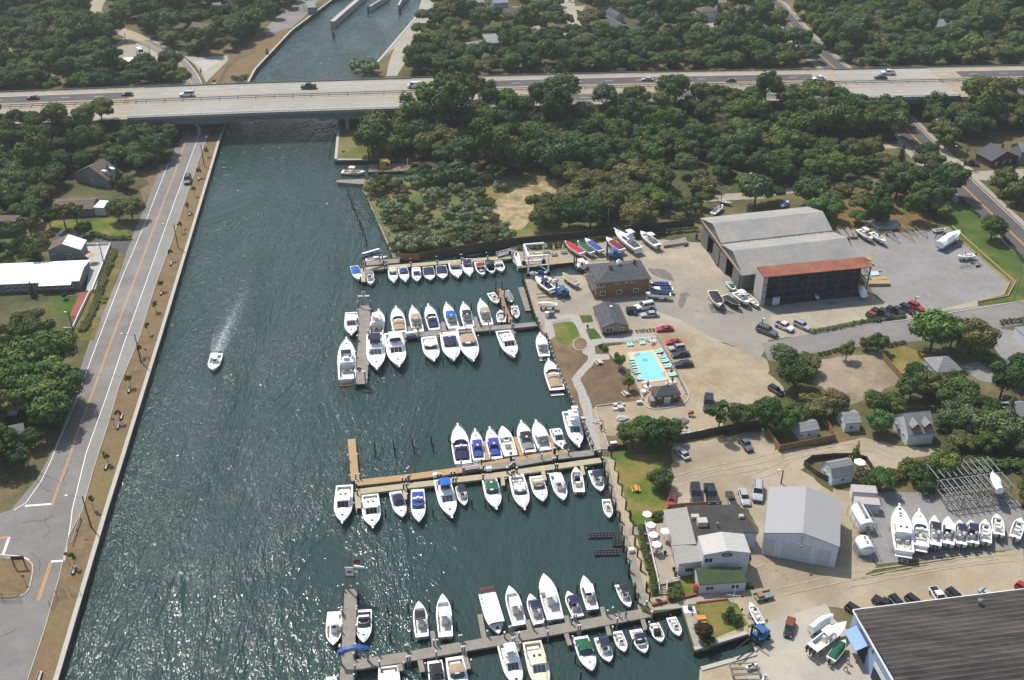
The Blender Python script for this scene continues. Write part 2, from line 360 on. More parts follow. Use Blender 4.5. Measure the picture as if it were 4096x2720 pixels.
sheet('canal_bank',[p[:2]for p in gp('00 2361,310 2240,480 2100,560 2000,690 1910,800 1960,860 2100,830 2280,690 2361,620')]+[p[:2]for p in gp('10 0,640 330,285 240,260 0,300')],ZL,M_drygrass)
sheet('canal_path',[p[:2]for p in gp('10 60,290 200,150 330,60 420,-30 600,-30 480,120 330,255 250,270 120,330')],ZL,M_asph)
sheet('dirt_lot',[p[:2]for p in gp('00 -100,400 60,400 160,540 280,620 480,640 560,700 300,680 100,580 -100,500')],ZL,M_concroad)
sheet('garden_lawn',[p[:2]for p in gp('01 460,470 860,470 1030,430 1170,560 1200,650 900,640 700,560 460,570')],ZL,M_lawn)
sheet('garden_lawn',[p[:2]for p in gp('01 60,600 250,650 400,860 0,870 -200,860 -200,650')],ZL,M_lawn2)
sheet('garden_lawn',[p[:2]for p in gp('01 440,1160 740,1160 640,1350 480,1350')],ZL,M_lawn2)
sheet('driveway',[p[:2]for p in gp('01 470,560 720,540 1220,650 1180,700 1150,790 1050,720 800,690 480,640')],ZL*2,M_asphd)
sheet('garden_bed',[p[:2]for p in gp('01 1030,700 1150,790 1090,950 1010,1120 870,1568 640,1568 840,1140')],ZL*1.5,mat('garden_bed_m',(104,110,56),.95,rgb2=(130,122,66),rgb3=(150,136,96),vs=.5,vs2=.15,var=.3,bump=.9,bs=3,spec=.1))
sheet('yard',[p[:2]for p in gp('01 1290,10 1480,0 1330,300 1290,180 1380,130')],ZL,M_drygrass)
sheet('canal_path',[p[:2]for p in gp('10 1490,130 1530,-20 1660,-20 1580,200 1430,480 1300,700 1200,700 1230,560 1280,440 1110,575 1430,200')],ZL,M_conc)
sheet('meadow',[p[:2]for p in gp('11 985,150 1010,92 1420,70 1700,-60 2000,-150 2361,-100')]+[p[:2]for p in gp('21 500,100 900,560 600,600 0,690')]+[p[:2]for p in gp('11 2361,688 1290,806')],ZL,M_meadow)
sheet('grass_point',[p[:2]for p in gp('10 770,1100 1300,1100 1250,1475 740,1470')],ZL,mat('grass_point_m',(128,132,74),.95,rgb2=(104,112,60),rgb3=(150,140,92),vs=.2,vs2=.07,var=.2,bump=.6,spec=.1))
sheet('sand_patch',[p[:2]for p in smooth_line(gp('21 -280,430 -120,250 60,170 300,95 490,85 510,190 470,300 420,370 200,370 150,500 50,570 -120,500 -280,430'),2)],ZL*2,M_beach)
sheet('yard_paving',[p[:2]for p in gp('21 -10,745 400,745 560,720 700,690 900,660 1400,640 1740,670 1900,900 2361,1100')]+[p[:2]for p in gp('31 0,1260 950,1150 1060,1225 2361,1180 2361,1240 1640,1300 1300,1370 400,1520 0,1568')]+[p[:2]for p in gp('22 2361,60 1350,-30 1000,0 300,-60')]+[p[:2]for p in gp('21 250,1440 150,1150 105,1005 140,1009 690,958 560,852 62,905 10,850')],ZL,M_yard)
sheet('stone_beach',[p[:2]for p in gp('21 10,765 350,740 540,850 60,900')],ZL*2,mat('shingle',(200,182,150),.95,rgb2=(176,158,128),vs=.8,var=.2))
sheet('asphalt_apron',[p[:2]for p in gp('21 860,1190 1260,1150 1500,1130 1900,1250 2300,1300 2361,1260')]+[p[:2]for p in gp('31 0,1260 950,1140 1060,1225 80,1335 20,1330')]+[p[:2]for p in gp('22 2361,40 2280,180 2050,60 1800,-40')]+[p[:2]for p in gp('21 1550,1380 1300,1290 1000,1260 830,1230')],ZL*2,mat('apron_m',(170,164,154),.9,rgb2=(154,149,141),vs=.1,var=.10,rgb3=(182,172,156),vs2=.05,spec=.2))
sheet('dirt_lot',[p[:2]for p in gp('22 1000,0 1100,-60 1350,-130 1640,-80 1880,20 2200,110 2361,200')]+[p[:2]for p in gp('32 0,180 0,310 150,470')]+[p[:2]for p in gp('22 2361,560 2000,640 1900,860 1500,900 1200,860 860,880 780,620 1020,575 1100,480')],ZL*1.5,M_sand)
sheet('dirt_lot',[p[:2]for p in gp('22 1500,960 1900,900 2361,830')]+[p[:2]for p in gp('32 60,1020 600,950 900,900 1200,980 1600,990 1500,1060 1200,1130 1180,1220 1000,1220 700,1060 380,1080 300,1200 560,1380 680,1500 700,1568')]+[p[:2]for p in gp('33 760,650 2361,330 2361,740 780,930 500,860 0,1050')]+[p[:2]for p in gp('23 2361,1000 2140,1080 2000,830 1700,800 1560,890 1280,940 1240,790 1850,760 2150,700 2200,560 2361,200 2361,0')]+[p[:2]for p in gp('22 1440,1560 1480,1200')],ZL,M_sandroad)
sheet('boat_yard_paving',[p[:2]for p in gp('32 640,1440 1100,1400 1600,1410 2300,1480 2361,1568')]+[p[:2]for p in gp('33 2361,350 1010,500 950,440 960,0')],ZL*2,M_gravel)
sheet('concrete_apron',[p[:2]for p in gp('33 0,1040 520,862 560,900 600,1000 760,1130 1100,1568 1100,1800 -640,1800 -631,1475 -116,1310 -181,1138 -181,1090')],ZL*3,mat('apron_conc',(196,192,180),.9,rgb2=(182,178,166),vs=.15,var=.08,rgb3=(206,196,178),vs2=.06))
sheet('gravel_yard',[p[:2]for p in gp('31 750,620 1500,545 1660,520 1780,640 2230,1050 2170,1160 1900,1210 1520,1300 1440,1290 1110,1240 960,1120 800,840')],ZL*3,M_gravel)
sheet('roadside_lawn',[p[:2]for p in gp('31 1560,480 1780,260 2361,860 2361,1205 1940,1260 1930,1215 2190,1165 2270,1040')],ZL*2,M_lawn2)
mb=MB();lw=gp('31 1760,640 2225,1045 2170,1160 1940,1210');band(mb,lw,-.15,.15,.35,0,0);band(mb,gp('31 1700,520 1830,640 2280,1040 2210,1165 1950,1215'),-.15,.15,.35,0,0)
tag(mb.build('retaining_wall',mat('timber_wall',(196,168,124),.9,var=.2)),'low tan timber retaining walls edging the gray gravel yard','wall')
M_wet=mat('wet_asphalt',(120,114,106),.5,rgb2=(136,130,120),vs=.6,var=.1);NATURAL['wet_asphalt']=.3
for s in('21 1550,1140 1600,1125 1650,1155 1610,1170 1600,1220 1560,1280 1530,1230 1545,1180','21 1680,1295 1745,1290 1700,1308','21 1810,1240 1850,1235 1900,1260 2065,1320 2000,1335 1840,1320','21 1250,905 1400,915 1460,950 1500,1030 1380,1000 1290,960','31 520,1215 600,1205 660,1230 560,1250','33 60,555 85,555 80,568','33 130,595 155,595 150,610','33 160,638 185,638 180,652'):sheet('ground_stain',[p[:2]for p in gp(s)],ZL*3.5,M_wet)
M_trk=mat('tyre_track',(208,194,168),.95,rgb2=(180,163,134),vs=.9,var=.25)
for k,s in enumerate(('22 1480,1330 1800,1230 2100,1200 2361,1150 32 120,1090 350,1040 650,985 950,985 1180,1090','22 1500,1280 1850,1190 2361,1090 32 250,1010 600,960','32 -200,1290 60,1200 200,1080 350,1030','33 700,690 1300,560 1900,470 2361,430','33 100,760 700,620 1400,520 2100,420','22 1600,300 1900,420 2100,600 2000,640','23 1900,800 2100,640 2361,520')):
 mb=MB();ln=resample(smooth_line(gp(s),2),1.5)
 for off in(-.9,.9):band(mb,ln,off-.13,off+.13,.06+.0008*k)
 mb.build('tyre_tracks',M_trk)['kind']='structure'
M_crk=mat('tar_crack',(96,92,90),.9)
mb=MB();rr_=random.Random(5)
for s in('01 1240,1200','01 1330,760','01 1120,1450','02 900,330','02 760,300','02 560,1330','02 480,1390','02 620,1180','03 400,250','03 200,120','01 1450,420','02 860,700','03 350,560','03 150,1100','01 1000,1400'):
 p=G(pp(s)[0]);a_=rr_.uniform(0,6.28);pts_=[p.copy()]
 for _ in range(14):a_+=rr_.uniform(-.45,.45);pts_.append(pts_[-1]+Vector((math.cos(a_),math.sin(a_),0))*.45)
 band(mb,pts_,-.03,.03,.075)
mb.build('road_cracks',M_crk)['kind']='structure'
for s in('23 2180,-60 2361,-60 2361,600 2150,720 2190,400 2280,210','33 640,-20 965,-20 965,470 1000,520 800,700 600,660','32 600,1370 780,1400 780,1568 640,1568','33 480,860 800,700 800,930'):sheet('dirt_lot',[p[:2]for p in gp(s)],ZL*1.2,M_sandroad)
sheet('street',[p[:2]for p in gp('22 2361,-20 32 60,-10')][:0]+[p[:2]for p in gp('32 -60,30 400,-60')]+[p[:2]for p in gp('31 800,1440 1260,1390 1520,1310 2361,1205 2361,1420 2100,1460 1500,1568')]+[p[:2]for p in gp('32 700,75 200,160 60,200 0,185')],ZL*4,M_asph)
mb=MB();band(mb,gp('31 400,1520 800,1440 1260,1385 1970,1270 2361,1207'),-.15,.15,.14,0,-.1);mb.build('kerb',M_kerb)['kind']='structure'
sheet('side_driveway',[p[:2]for p in gp('31 1960,1485 2130,1460 2361,1500')]+[p[:2]for p in gp('32 2361,160 2240,270 2090,80')],ZL*5,M_gravel)
sheet('side_driveway',[p[:2]for p in gp('32 1760,240 1950,195 2080,320 2230,325 2230,420 1960,380 1830,300')],ZL*4,M_gravel)
sheet('vacant_lot',[p[:2]for p in gp('32 420,190 1050,100 1250,370 900,540 700,640 500,430 340,360')],ZL*3,mat('vacant_m',(186,170,148),.95,rgb2=(168,152,130),rgb3=(150,138,112),vs=.2,vs2=.08,var=.16,bump=.5,spec=.1))
sheet('back_garden',[p[:2]for p in gp('32 1050,100 1250,60 1500,140 1800,220 1450,260 1260,360')],ZL*2,mat('backg',(140,132,72),.95,rgb2=(112,110,58),rgb3=(168,146,96),vs=.2,vs2=.1,var=.2,spec=.1))
sheet('back_garden',[p[:2]for p in gp('32 2200,-100 2500,300 2361,160 2240,0')],ZL*2,M_lawn)
rd=gp('30 -20,30 180,260 330,400 600,640 900,760 1200,1060 1450,1330 1700,1568');
rr=gp('30 1400,1260')
cl=gp('30 40,30 270,300 420,450');cl2=gp('30 620,630 900,840 1230,1140 1640,1568')+gp('31 1760,110 2040,380 2361,690 2800,1110')
cl_all=[Vector((-40,900,0))]+cl+cl2
rs=resample(cl_all,10)
mb=MB();band(mb,rs,-5.6,5.6,ZL*5);o=mb.build('county_road',M_asphd);o['kind']='structure'
mb=MB();band(mb,rs,-8.0,-5.6,ZL*4);band(mb,rs,5.6,7.4,ZL*4);mb.build('road_shoulder',M_concroad)['kind']='structure'
mb=MB();band(mb,rs,-.3,-.1,ZL*6);band(mb,rs,.1,.3,ZL*6);mb.build('yellow_markings',M_yellow)['kind']='structure'
mb=MB();band(mb,rs,-5.0,-4.85,ZL*6);band(mb,rs,4.85,5.0,ZL*6);mb.build('white_markings',M_white)['kind']='structure'
sheet('driveway',[p[:2]for p in gp('31 1800,20 2361,-10 2361,120 1950,90')],ZL*3,M_concroad)
sheet('driveway',[p[:2]for p in gp('30 1500,1350 1700,1430 1900,1568 1620,1568')],ZL*3,M_concroad)
sheet('dirt_track',[p[:2]for p in gp('21 1480,280 1760,230 2361,200')]+[p[:2]for p in gp('31 0,190 420,150 740,120 1150,60 1150,90 700,170 400,200 0,240')]+[p[:2]for p in gp('21 2361,260 1800,290 1540,320')],ZL*2,M_concroad)
sheet('dirt_track',[p[:2]for p in gp('30 400,1400 600,1350 1250,1330 1300,1360 700,1390 420,1430')],ZL*2,M_concroad)
sheet('rough_grass',[p[:2]for p in gp('31 500,200 950,170 1400,300 1560,500 1500,545 1160,560 820,580 640,620 520,420')],ZL,mat('roughg',(132,112,76),.95,rgb2=(112,108,62),rgb3=(152,120,84),vs=.2,vs2=.08,var=.25,bump=.7,spec=.1))
sheet('side_street',[p[:2]for p in gp('20 380,-60 560,-60 590,90 620,200 690,330 550,300 490,170 430,60')],ZL*3,M_conc)
sheet('side_street',[p[:2]for p in gp('20 200,380 560,290 700,330 300,420')],ZL*2,M_conc)
for s,mm in(('20 20,100 280,30 300,120 100,140',M_lawn),('20 650,120 900,120 900,200 650,200',M_drygrass),('20 1640,170 1980,160 1980,240 1850,290 1700,260',M_concroad),('20 560,60 680,50 640,120 600,110',M_concroad),('20 0,60 200,60 300,260 100,300',M_concroad),('30 180,10 560,0 480,60 220,110',M_drygrass),('30 2180,300 2310,310 2240,420 2160,420',M_concroad),('20 1440,60 1560,60 1540,200 1440,220',M_drygrass),('20 2140,220 2361,220 2361,300 2200,290',M_drygrass)):
 sheet('yard',[p[:2]for p in gp(s)],ZL*1.5,mm)
sheet('soil_bed',[p[:2]for p in gp('22 345,-60 680,-20 700,60 700,180 550,360 650,640 660,700 760,960 740,980 500,440')],ZL*3,M_soil)
sheet('soil_bed',[p[:2]for p in gp('22 630,350 780,200 900,180 980,240 1130,340 1200,480 1180,560 1020,575 780,610 740,640 720,560')],ZL*3,M_soil)
sheet('soil_bed',[p[:2]for p in gp('22 780,610 860,880 890,990 830,1000 740,700 740,640')],ZL*2.5,M_sand)
path=gp('22 640,-100 720,100 600,340 700,660 800,1010')
mb=MB();band(mb,smooth_line(gp('21 640,1480 22 690,80 710,150 670,230 590,340 640,480 700,680 720,760 810,1010'),2),-1.9,1.9,ZL*5)
o=mb.build('stone_path',M_pave);o['kind']='structure'
sheet('stone_terrace',[p[:2]for p in gp('21 300,1340 560,1330 650,1345 700,1420 780,1480 1310,1500 1330,1568')]+[p[:2]for p in gp('22 840,30 760,60 770,130 890,130 905,180 770,190 650,120 640,0')]+[p[:2]for p in gp('21 540,1370 370,1400 400,1530 350,1568 300,1480')],ZL*4,M_pave)
sheet('lawn',[p[:2]for p in smooth_line(gp('21 375,1420 550,1390 600,1450 660,1620 560,1640 450,1600 400,1540 375,1420'),1)],ZL*6,M_lawn)
sheet('lawn',[p[:2]for p in gp('21 620,1340 730,1340 750,1400 650,1415')],ZL*6,M_lawn2)
sheet('lawn',[p[:2]for p in gp('21 680,1470 760,1460 830,1550 720,1568')],ZL*6,M_lawn2)
ring=[G(pp('22 %f,%f'%(630+68*math.cos(a),40+58*math.sin(a)))[0])for a in[i*math.pi/10 for i in range(21)]]
sheet('soil_bed',[p[:2]for p in ring[:-1]],ZL*7,M_soil);mb=MB();band(mb,ring,-.12,.12,.15,0,0);mb.build('kerb',M_kerb)['kind']='structure'
mb=MB();band(mb,gp('22 1015,575 780,612 775,680 840,840 895,1000'),-.12,.12,.2,0,0)
band(mb,smooth_line(gp('22 1340,0 1400,110 1500,280 1610,440 1635,520 1600,590 1500,620 1340,640 1250,630 1210,590 1195,555'),1),-.12,.12,.2,0,0);mb.build('kerb',M_kerb)['kind']='structure'
sheet('lawn',[p[:2]for p in gp('22 890,1050 1480,1060 1290,1300 1430,1500 1440,1568')]+[p[:2]for p in gp('23 1380,90 1200,140 1115,130')],ZL*4,M_lawn)
sheet('shingle_strip',[p[:2]for p in gp('22 880,1095 940,1110 1070,1568')]+[p[:2]for p in gp('23 1120,170 1090,230 1150,240 1200,420 1270,620 1250,720 1300,790 1240,800 1160,500')]+[p[:2]for p in gp('22 990,1568')],ZL*5,mat('shingle2',(208,190,158),.95,rgb2=(186,168,136),vs=1.5,var=.2))
sheet('lawn',[p[:2]for p in gp('23 1430,620 1680,600 1710,780 1480,860 1420,800')],ZL*5,M_lawn)
sheet('lawn',[p[:2]for p in gp('23 1635,950 1700,860 1980,830 2080,870 2180,1060 2100,1090 1700,1260')],ZL*6,M_lawn)
sheet('concrete_walk',[p[:2]for p in gp('23 1270,930 1500,860 1700,800 1860,760 1990,830 1660,870 1560,905')],ZL*5,M_conc)
sheet('shingle_strip',[p[:2]for p in gp('23 1700,1255 2100,1090 2180,1060 2170,1130 1690,1290')],ZL*7,mat('shingle2',(208,190,158)))
mb=MB();bw=gp('23 1572,905 1690,1290');band(mb,bw,0,2.3,.05,0,-.3);o=mb.build('concrete_quay',mat('quay',(188,184,172),.9,var=.15,rgb2=(170,166,154),vs=.5));o['kind']='structure'
mb=MB();band(mb,gp('23 1690,1300 2180,1150'),0,.7,.25,0,-.3);band(mb,gp('23 1735,1455 2240,1312'),0,-.8,.25,0,-.3);band(mb,gp('23 1480,840 1700,785'),-.2,.2,.5,1,0);band(mb,gp('23 1290,885 1430,850'),-.2,.2,.5,1,0);band(mb,gp('23 1700,860 1990,826'),-.15,.15,.3,1,0)
mb.build('landing_kerbs',[M_kerb,mat('red_brick',(170,92,76),.9,var=.2,vs=2)])['kind']='structure'
sheet('shore_lot',[p[:2]for p in gp('23 1745,1470 2100,1370 2180,1568 1760,1600')],ZL*5,M_sand)
sheet('deep_wood_floor',[p[:2]for p in gp('00 -900,1060 500,1000 1500,1120 1700,1200 1560,1500 1300,1568 400,1700 -900,2200')],ZL*.5,M_wood_floor)
sheet('deep_wood_floor',[p[:2]for p in gp('10 1100,1130 1700,1000 20 0,900 2361,840 30 1000,1000 1200,1300 400,1420 20 1500,1560 600,1500 10 2361,1600 1300,1500')],ZL*.5,M_wood_floor)
HZ=8.0
M_deck=mat('bridge_deck_concrete',(190,185,174),.85,rgb2=(178,174,164),vs=.06,var=.07,spec=.2)
M_gird=mat('bridge_girder_green',(110,132,128),.6,var=.12,vs=.4)
M_pier=mat('bridge_pier',(160,164,158),.8,var=.12,vs=.5)
M_rail=mat('galvanised_rail',(150,152,150),.5,var=.1)
M_rust=mat('weathered_rail',(116,112,100),.7,var=.2)
med_px=[(-900,470),(-400,447),(0,431),(512,411),(1024,391),(1536,375),(2048,362),(2560,349),(3072,340),(3560,331),(4096,320),(4700,312)]
med=resample([G(p,HZ)for p in med_px],7)
zs=lambda i:HZ
def xr(a,b):return[p for p in med if a-.01<=p.x<=b+.01]
BW=(-138,-38);OV=(128,166)
def cutx(v):
 for i in range(len(med)-1):
  if med[i].x<v<med[i+1].x:med.insert(i+1,med[i].lerp(med[i+1],(v-med[i].x)/(med[i+1].x-med[i].x)));return
for v in(*BW,*OV,-142,-9,118,176):cutx(v)
segs=[('W',xr(-400,BW[0])),('B',xr(*BW)),('M',xr(BW[1],OV[0])),('O',xr(*OV)),('E',xr(OV[1],400))]
emb=MB()
for nm,pts in segs:
 if nm in 'WME' and len(pts)>1:
  n_=len(pts);prof=[(-31,0),(-17.2,HZ-.05),(17.2,HZ-.05),(30,0)]
  rings=[]
  for i,p in enumerate(pts):
   d=Vector((pts[min(i+1,n_-1)]-pts[max(i-1,0)])[:2]).normalized();nn=(-d.y,d.x)
   rings.append([(p.x+nn[0]*o,p.y+nn[1]*o,z)for o,z in prof])
  emb.loft(rings,0,cap0=True,cap1=True)
emb.build('embankment',M_wood_floor)['kind']='structure'
mb=MB()
for nm,pts in segs:
 if nm in 'WME':band(mb,pts,3.6,13.6,HZ+.02);band(mb,pts,-11.4,-3.6,HZ+.02)
o=MB()
far_l=xr(-400,-150)+[];
for pts in(xr(-400,-142),xr(-9,118),xr(176,400)):
 band(o,pts,4.6,11.6,HZ+.03)
 if pts[0].x>-100:band(o,pts,-14.5,-6,HZ+.03)
o.build('highway_lanes',M_asphd)['kind']='structure'
o=MB();
for nm,pts in segs:
 if nm in 'WME':band(o,pts,-17,16.6,HZ+.0)
o.build('highway',M_concroad)['kind']='structure'
del mb
o=MB();yl=MB()
def dashes(off,wdt,mbx,step=12,ln=3.2,x0=-200,x1=260):
 d=0;pts=med;acc=0
 for a,b in zip(pts,pts[1:]):
  L_=(b-a).length;t=(b-a)/L_;nn=Vector((-t.y,t.x,0))
  while acc<L_:
   p=a+t*acc+nn*off
   if x0<p.x<x1:band(mbx,[p,p+t*ln],-wdt/2,wdt/2,HZ+.05)
   acc+=step
  acc-=L_
dashes(8.2,.22,o);dashes(-9.6,.22,o);band(o,xr(-300,300),11.9,12.1,HZ+.05)
band(o,xr(-300,300),-13.4,-13.2,HZ+.05)
o.build('white_markings',M_white)['kind']='structure'
band(yl,xr(-300,300),4.3,4.5,HZ+.05);band(yl,xr(-300,300),-4.5,-4.3,HZ+.05)
for i,p in enumerate(med[1:-1]):
 if i%4==0:
  t=(med[i+2]-med[i+1]).normalized();nn=Vector((-t.y,t.x,0))
  band(yl,[p+nn*1.9,p+nn*4.2-t*2.6],-.2,.2,HZ+.06);band(yl,[p-nn*2.0+t*2,p-nn*5.4+t*5.5],-.22,.22,HZ+.06)
yl.build('yellow_markings',M_yellow)['kind']='structure'
def span(name,label,pts,piers):
 root=thing(name,label,'bridge',pts[0]-Vector((0,0,HZ)))
 o0=Vector((pts[0].x,pts[0].y,0));P=[p-o0 for p in pts]
 d=MB();band(d,P,-17,16.6,HZ,0,HZ-.5);d.build('deck',M_deck,root)
 g=MB();n_=len(P)
 for off in(-16.2,-9.7,-3.2,3.2,9.7,15.8):
  rings=[]
  for i,p in enumerate(P):
   dd=Vector((P[min(i+1,n_-1)]-P[max(i-1,0)])[:2]).normalized();nn=(-dd.y,dd.x);u=i/(n_-1)
   h=1.9
   for pr in piers:h=max(h,3.0-abs(u-pr)*7)
   rings.append([(p.x+nn[0]*(off+s),p.y+nn[1]*(off+s),z)for s,z in((-.3,HZ-.5-h),(-.3,HZ-.5),(.3,HZ-.5),(.3,HZ-.5-h))])
  q=MB();q.loft(rings);q.build('girder',M_gird,root)
 for side in(-16.9,16.4):
  q=MB();band(q,P,side-.12,side+.12,HZ+.45,0,HZ)
  for a,b in zip(P,P[1:]):
   t=(b-a).normalized();nn=Vector((-t.y,t.x,0));q.beam(a+nn*side+Vector((0,0,.9)),b+nn*side+Vector((0,0,.9)),.1,.12)
   for k in range(3):c=a.lerp(b,k/3)+nn*side;q.box(c.x-.05,c.x+.05,c.y-.05,c.y+.05,HZ+.45,HZ+.95)
  q.build('parapet',M_rail,root)
 for pr in piers:
  i=int(pr*(n_-1));p=P[i];t=(P[i+1]-p).normalized();nn=Vector((-t.y,t.x,0))
  for off in(-14.5,-5,5,14.5):
   c=p+nn*off;MB().tube((c.x,c.y,-1.5),(c.x,c.y,HZ-4.1),.75,n=12).build('pier_column',M_pier,root,True)
  q=MB();q.beam(p+nn*-16+Vector((0,0,-4.1+.45)),p+nn*15.6+Vector((0,0,-4.1+.45)),1.4,.9);q.build('pier_cap',M_pier,root)
 for e in(0,-1):
  p=P[e];t=(P[1]-P[0]).normalized();nn=Vector((-t.y,t.x,0));q=MB();q.beam(Vector((p.x,p.y,3))+nn*-17,Vector((p.x,p.y,3))+nn*16.6,1.0,8);q.build('abutment',M_pier,root)
 return root
span('highway_bridge','long concrete deck highway bridge on green girders crossing the canal',xr(*BW),(.30,.77))
span('road_overpass','short concrete highway bridge over the county road, nearly hidden by trees',xr(*OV),(.2,.8))
def guard(name,label,pts,off,z,gr=None,rails=((.62,.3),)):
 q=MB()
 for a,b in zip(pts,pts[1:]):
  t=(b-a).normalized();nn=Vector((-t.y,t.x,0));a2=a+nn*off;b2=b+nn*off
  for h,w_ in rails:q.beam((a2.x,a2.y,z+h),(b2.x,b2.y,z+h),.12,w_)
  k=max(1,int((b-a).length/3.5))
  for j in range(k):c=a2.lerp(b2,j/k);q.box(c.x-.1,c.x+.1,c.y-.1,c.y+.1,z,z+.8)
 return tag(q.build(name,M_rail),label,'guard rail',gr)
guard('guard_rail','steel guard rail along the far carriageway side of the highway median',xr(-260,330),1.0,HZ)
guard('guard_rail','steel guard rail along the near carriageway side of the highway median',xr(-260,330),-1.0,HZ)
guard('guard_rail','steel guard rail on the far edge of the highway left of the bridge',xr(-260,BW[0]),16.2,HZ)
guard('guard_rail','steel guard rail on the far edge of the highway between bridge and overpass',xr(BW[1],OV[0]),16.2,HZ)
guard('guard_rail','steel guard rail on the far edge of the highway right of the overpass',xr(OV[1],330),16.2,HZ)
guard('guard_rail','low steel guard rail beside the road near the stop sign',gp('03 745,90 710,190 665,330'),0,0)
M_glass=mat('window_glass',(58,70,84),.12,k=.8,spec=.6)
M_trim=mat('white_trim',(238,238,234),.6,k=.75)
M_door=mat('door_white',(226,228,230),.6,k=.75)
def rmat(nm,rgb,r2=None,**k):return mat(nm,rgb,.85,rgb2=r2,vs=.5,var=.12,spec=.2,**k)
R_slate=striped('gray_shingle_roof',(104,106,110),(86,88,92),.45,axis='Z',frac=.2,rgb3=(92,94,98),rough=.9)
R_brown=striped('brown_shingle_roof',(132,118,104),(112,100,88),.45,axis='Z',frac=.2,rgb3=(120,108,96),rough=.9)
R_lgray=striped('pale_shingle_roof',(168,168,168),(146,146,147),.4,axis='Z',frac=.2,rgb3=(154,154,156),rough=.9)
R_white=mat('white_roof',(250,250,248),.6,k=.85,var=.05,vs=.4)
W_shake=striped('cedar_shingle_wall',(184,138,92),(152,112,76),.22,axis='Z',frac=.25,rgb3=(168,126,84),rough=.85)
W_white=striped('white_siding',(226,228,232),(196,198,204),.3,axis='Z',frac=.15,rough=.7,k=.7)
W_gray=striped('gray_siding',(152,154,156),(128,130,134),.3,axis='Z',frac=.15,rough=.8)
W_brown=striped('brown_siding',(112,84,66),(92,68,54),.3,axis='Z',frac=.15,rough=.8)
def frame(a,b,c,z,skew=None):
 """rectangle from three surveyed corners: front left, front right, back left -> origin, angle, length, depth"""
 A,B,Cc=G(a,z),G(b,z),G(c,z)
 d=(B-A);L_=d.length;d.normalize();v=Cc-A;D=-d.y*v.x+d.x*v.y
 return A,math.atan2(d.y,d.x),L_,D
def roof_mesh(kind,L_,D,h,rh,ov=.4,th=.18,ridge='x'):
 q=MB();x0,x1,y0,y1=-ov,L_+ov,-ov,D+ov;hz=h-ov*.25
 if kind=='gable' or kind=='gambrel':
  if ridge=='x':
   ym=D/2
   prof=[(y0,hz),(ym,h+rh),(y1,hz)]if kind=='gable' else[(y0,hz),(D*.22,h+rh*.72),(ym,h+rh),(D*.78,h+rh*.72),(y1,hz)]
   q.loft([[(x,y,z)for y,z in prof]+[(x,y,z-th)for y,z in prof[::-1]]for x in(x0,x1)])
  else:
   xm=L_/2
   prof=[(x0,hz),(xm,h+rh),(x1,hz)]if kind=='gable' else[(x0,hz),(L_*.22,h+rh*.72),(xm,h+rh),(L_*.78,h+rh*.72),(x1,hz)]
   q.loft([[(x,y,z)for x,z in prof[::-1]]+[(x,y,z-th)for x,z in prof]for y in(y0,y1)])
 elif kind=='hip':
  if ridge=='x':k=min((y1-y0)/2,(x1-x0)/2-.3);r0=(x0+k,(y0+y1)/2);r1=(x1-k,(y0+y1)/2)
  else:k=min((x1-x0)/2,(y1-y0)/2-.3);r0=((x0+x1)/2,y0+k);r1=((x0+x1)/2,y1-k)
  vs=[(x0,y0,hz),(x1,y0,hz),(x1,y1,hz),(x0,y1,hz),(*r0,h+rh),(*r1,h+rh)]
  fs=[(0,1,5,4),(1,2,5),(2,3,4,5),(3,0,4)]if ridge=='x' else[(0,1,4),(1,2,5,4),(2,3,5),(3,0,4,5)]
  q.add(vs,fs);q.box(x0,x1,y0,y1,hz-th,hz-.002)
 elif kind=='flat':q.box(x0,x1,y0,y1,h,h+th)
 elif kind=='shed':q.loft([[(x,y0,h-.1),(x,y1,h+rh),(x,y1,h+rh-th),(x,y0,h-.1-th)]for x in(x0,x1)])
 elif kind=='shedx':q.loft([[(x0,y,h-.1),(x0,y,h-.1-th),(x1,y,h+rh-th),(x1,y,h+rh)]for y in(y0,y1)])
 return q
def wall_mesh(kind,L_,D,h,rh,ridge='x',z0=0.):
 q=MB();tp=h-.03 if kind!='flat' else h
 q.box(0,L_,0,D,z0,tp)
 if kind in('gable','gambrel'):
  if ridge=='x':
   pf=[(.0,h-.06),(D/2,h+rh-.22),(D,h-.06)]if kind=='gable' else[(0,h-.06),(D*.23,h+rh*.72-.22),(D/2,h+rh-.22),(D*.77,h+rh*.72-.22),(D,h-.06)]
   q.loft([[(x,y,z)for y,z in pf]for x in(.003,L_-.003)])
  else:
   pf=[(0,h-.06),(L_/2,h+rh-.22),(L_,h-.06)]if kind=='gable' else[(0,h-.06),(L_*.23,h+rh*.72-.22),(L_/2,h+rh-.22),(L_*.77,h+rh*.72-.22),(L_,h-.06)]
   q.loft([[(x,y,z)for x,z in pf[::-1]]for y in(.003,D-.003)])
 elif kind=='shed':q.loft([[(x,.003,h-.05),(x,D-.003,h-.05),(x,D-.003,h+rh-.25)]for x in(.003,L_-.003)])
 elif kind=='shedx':q.loft([[(.003,y,h-.05),(L_-.003,y,h+rh-.25),(L_-.003,y,h-.05)]for y in(.003,D-.003)])
 return q
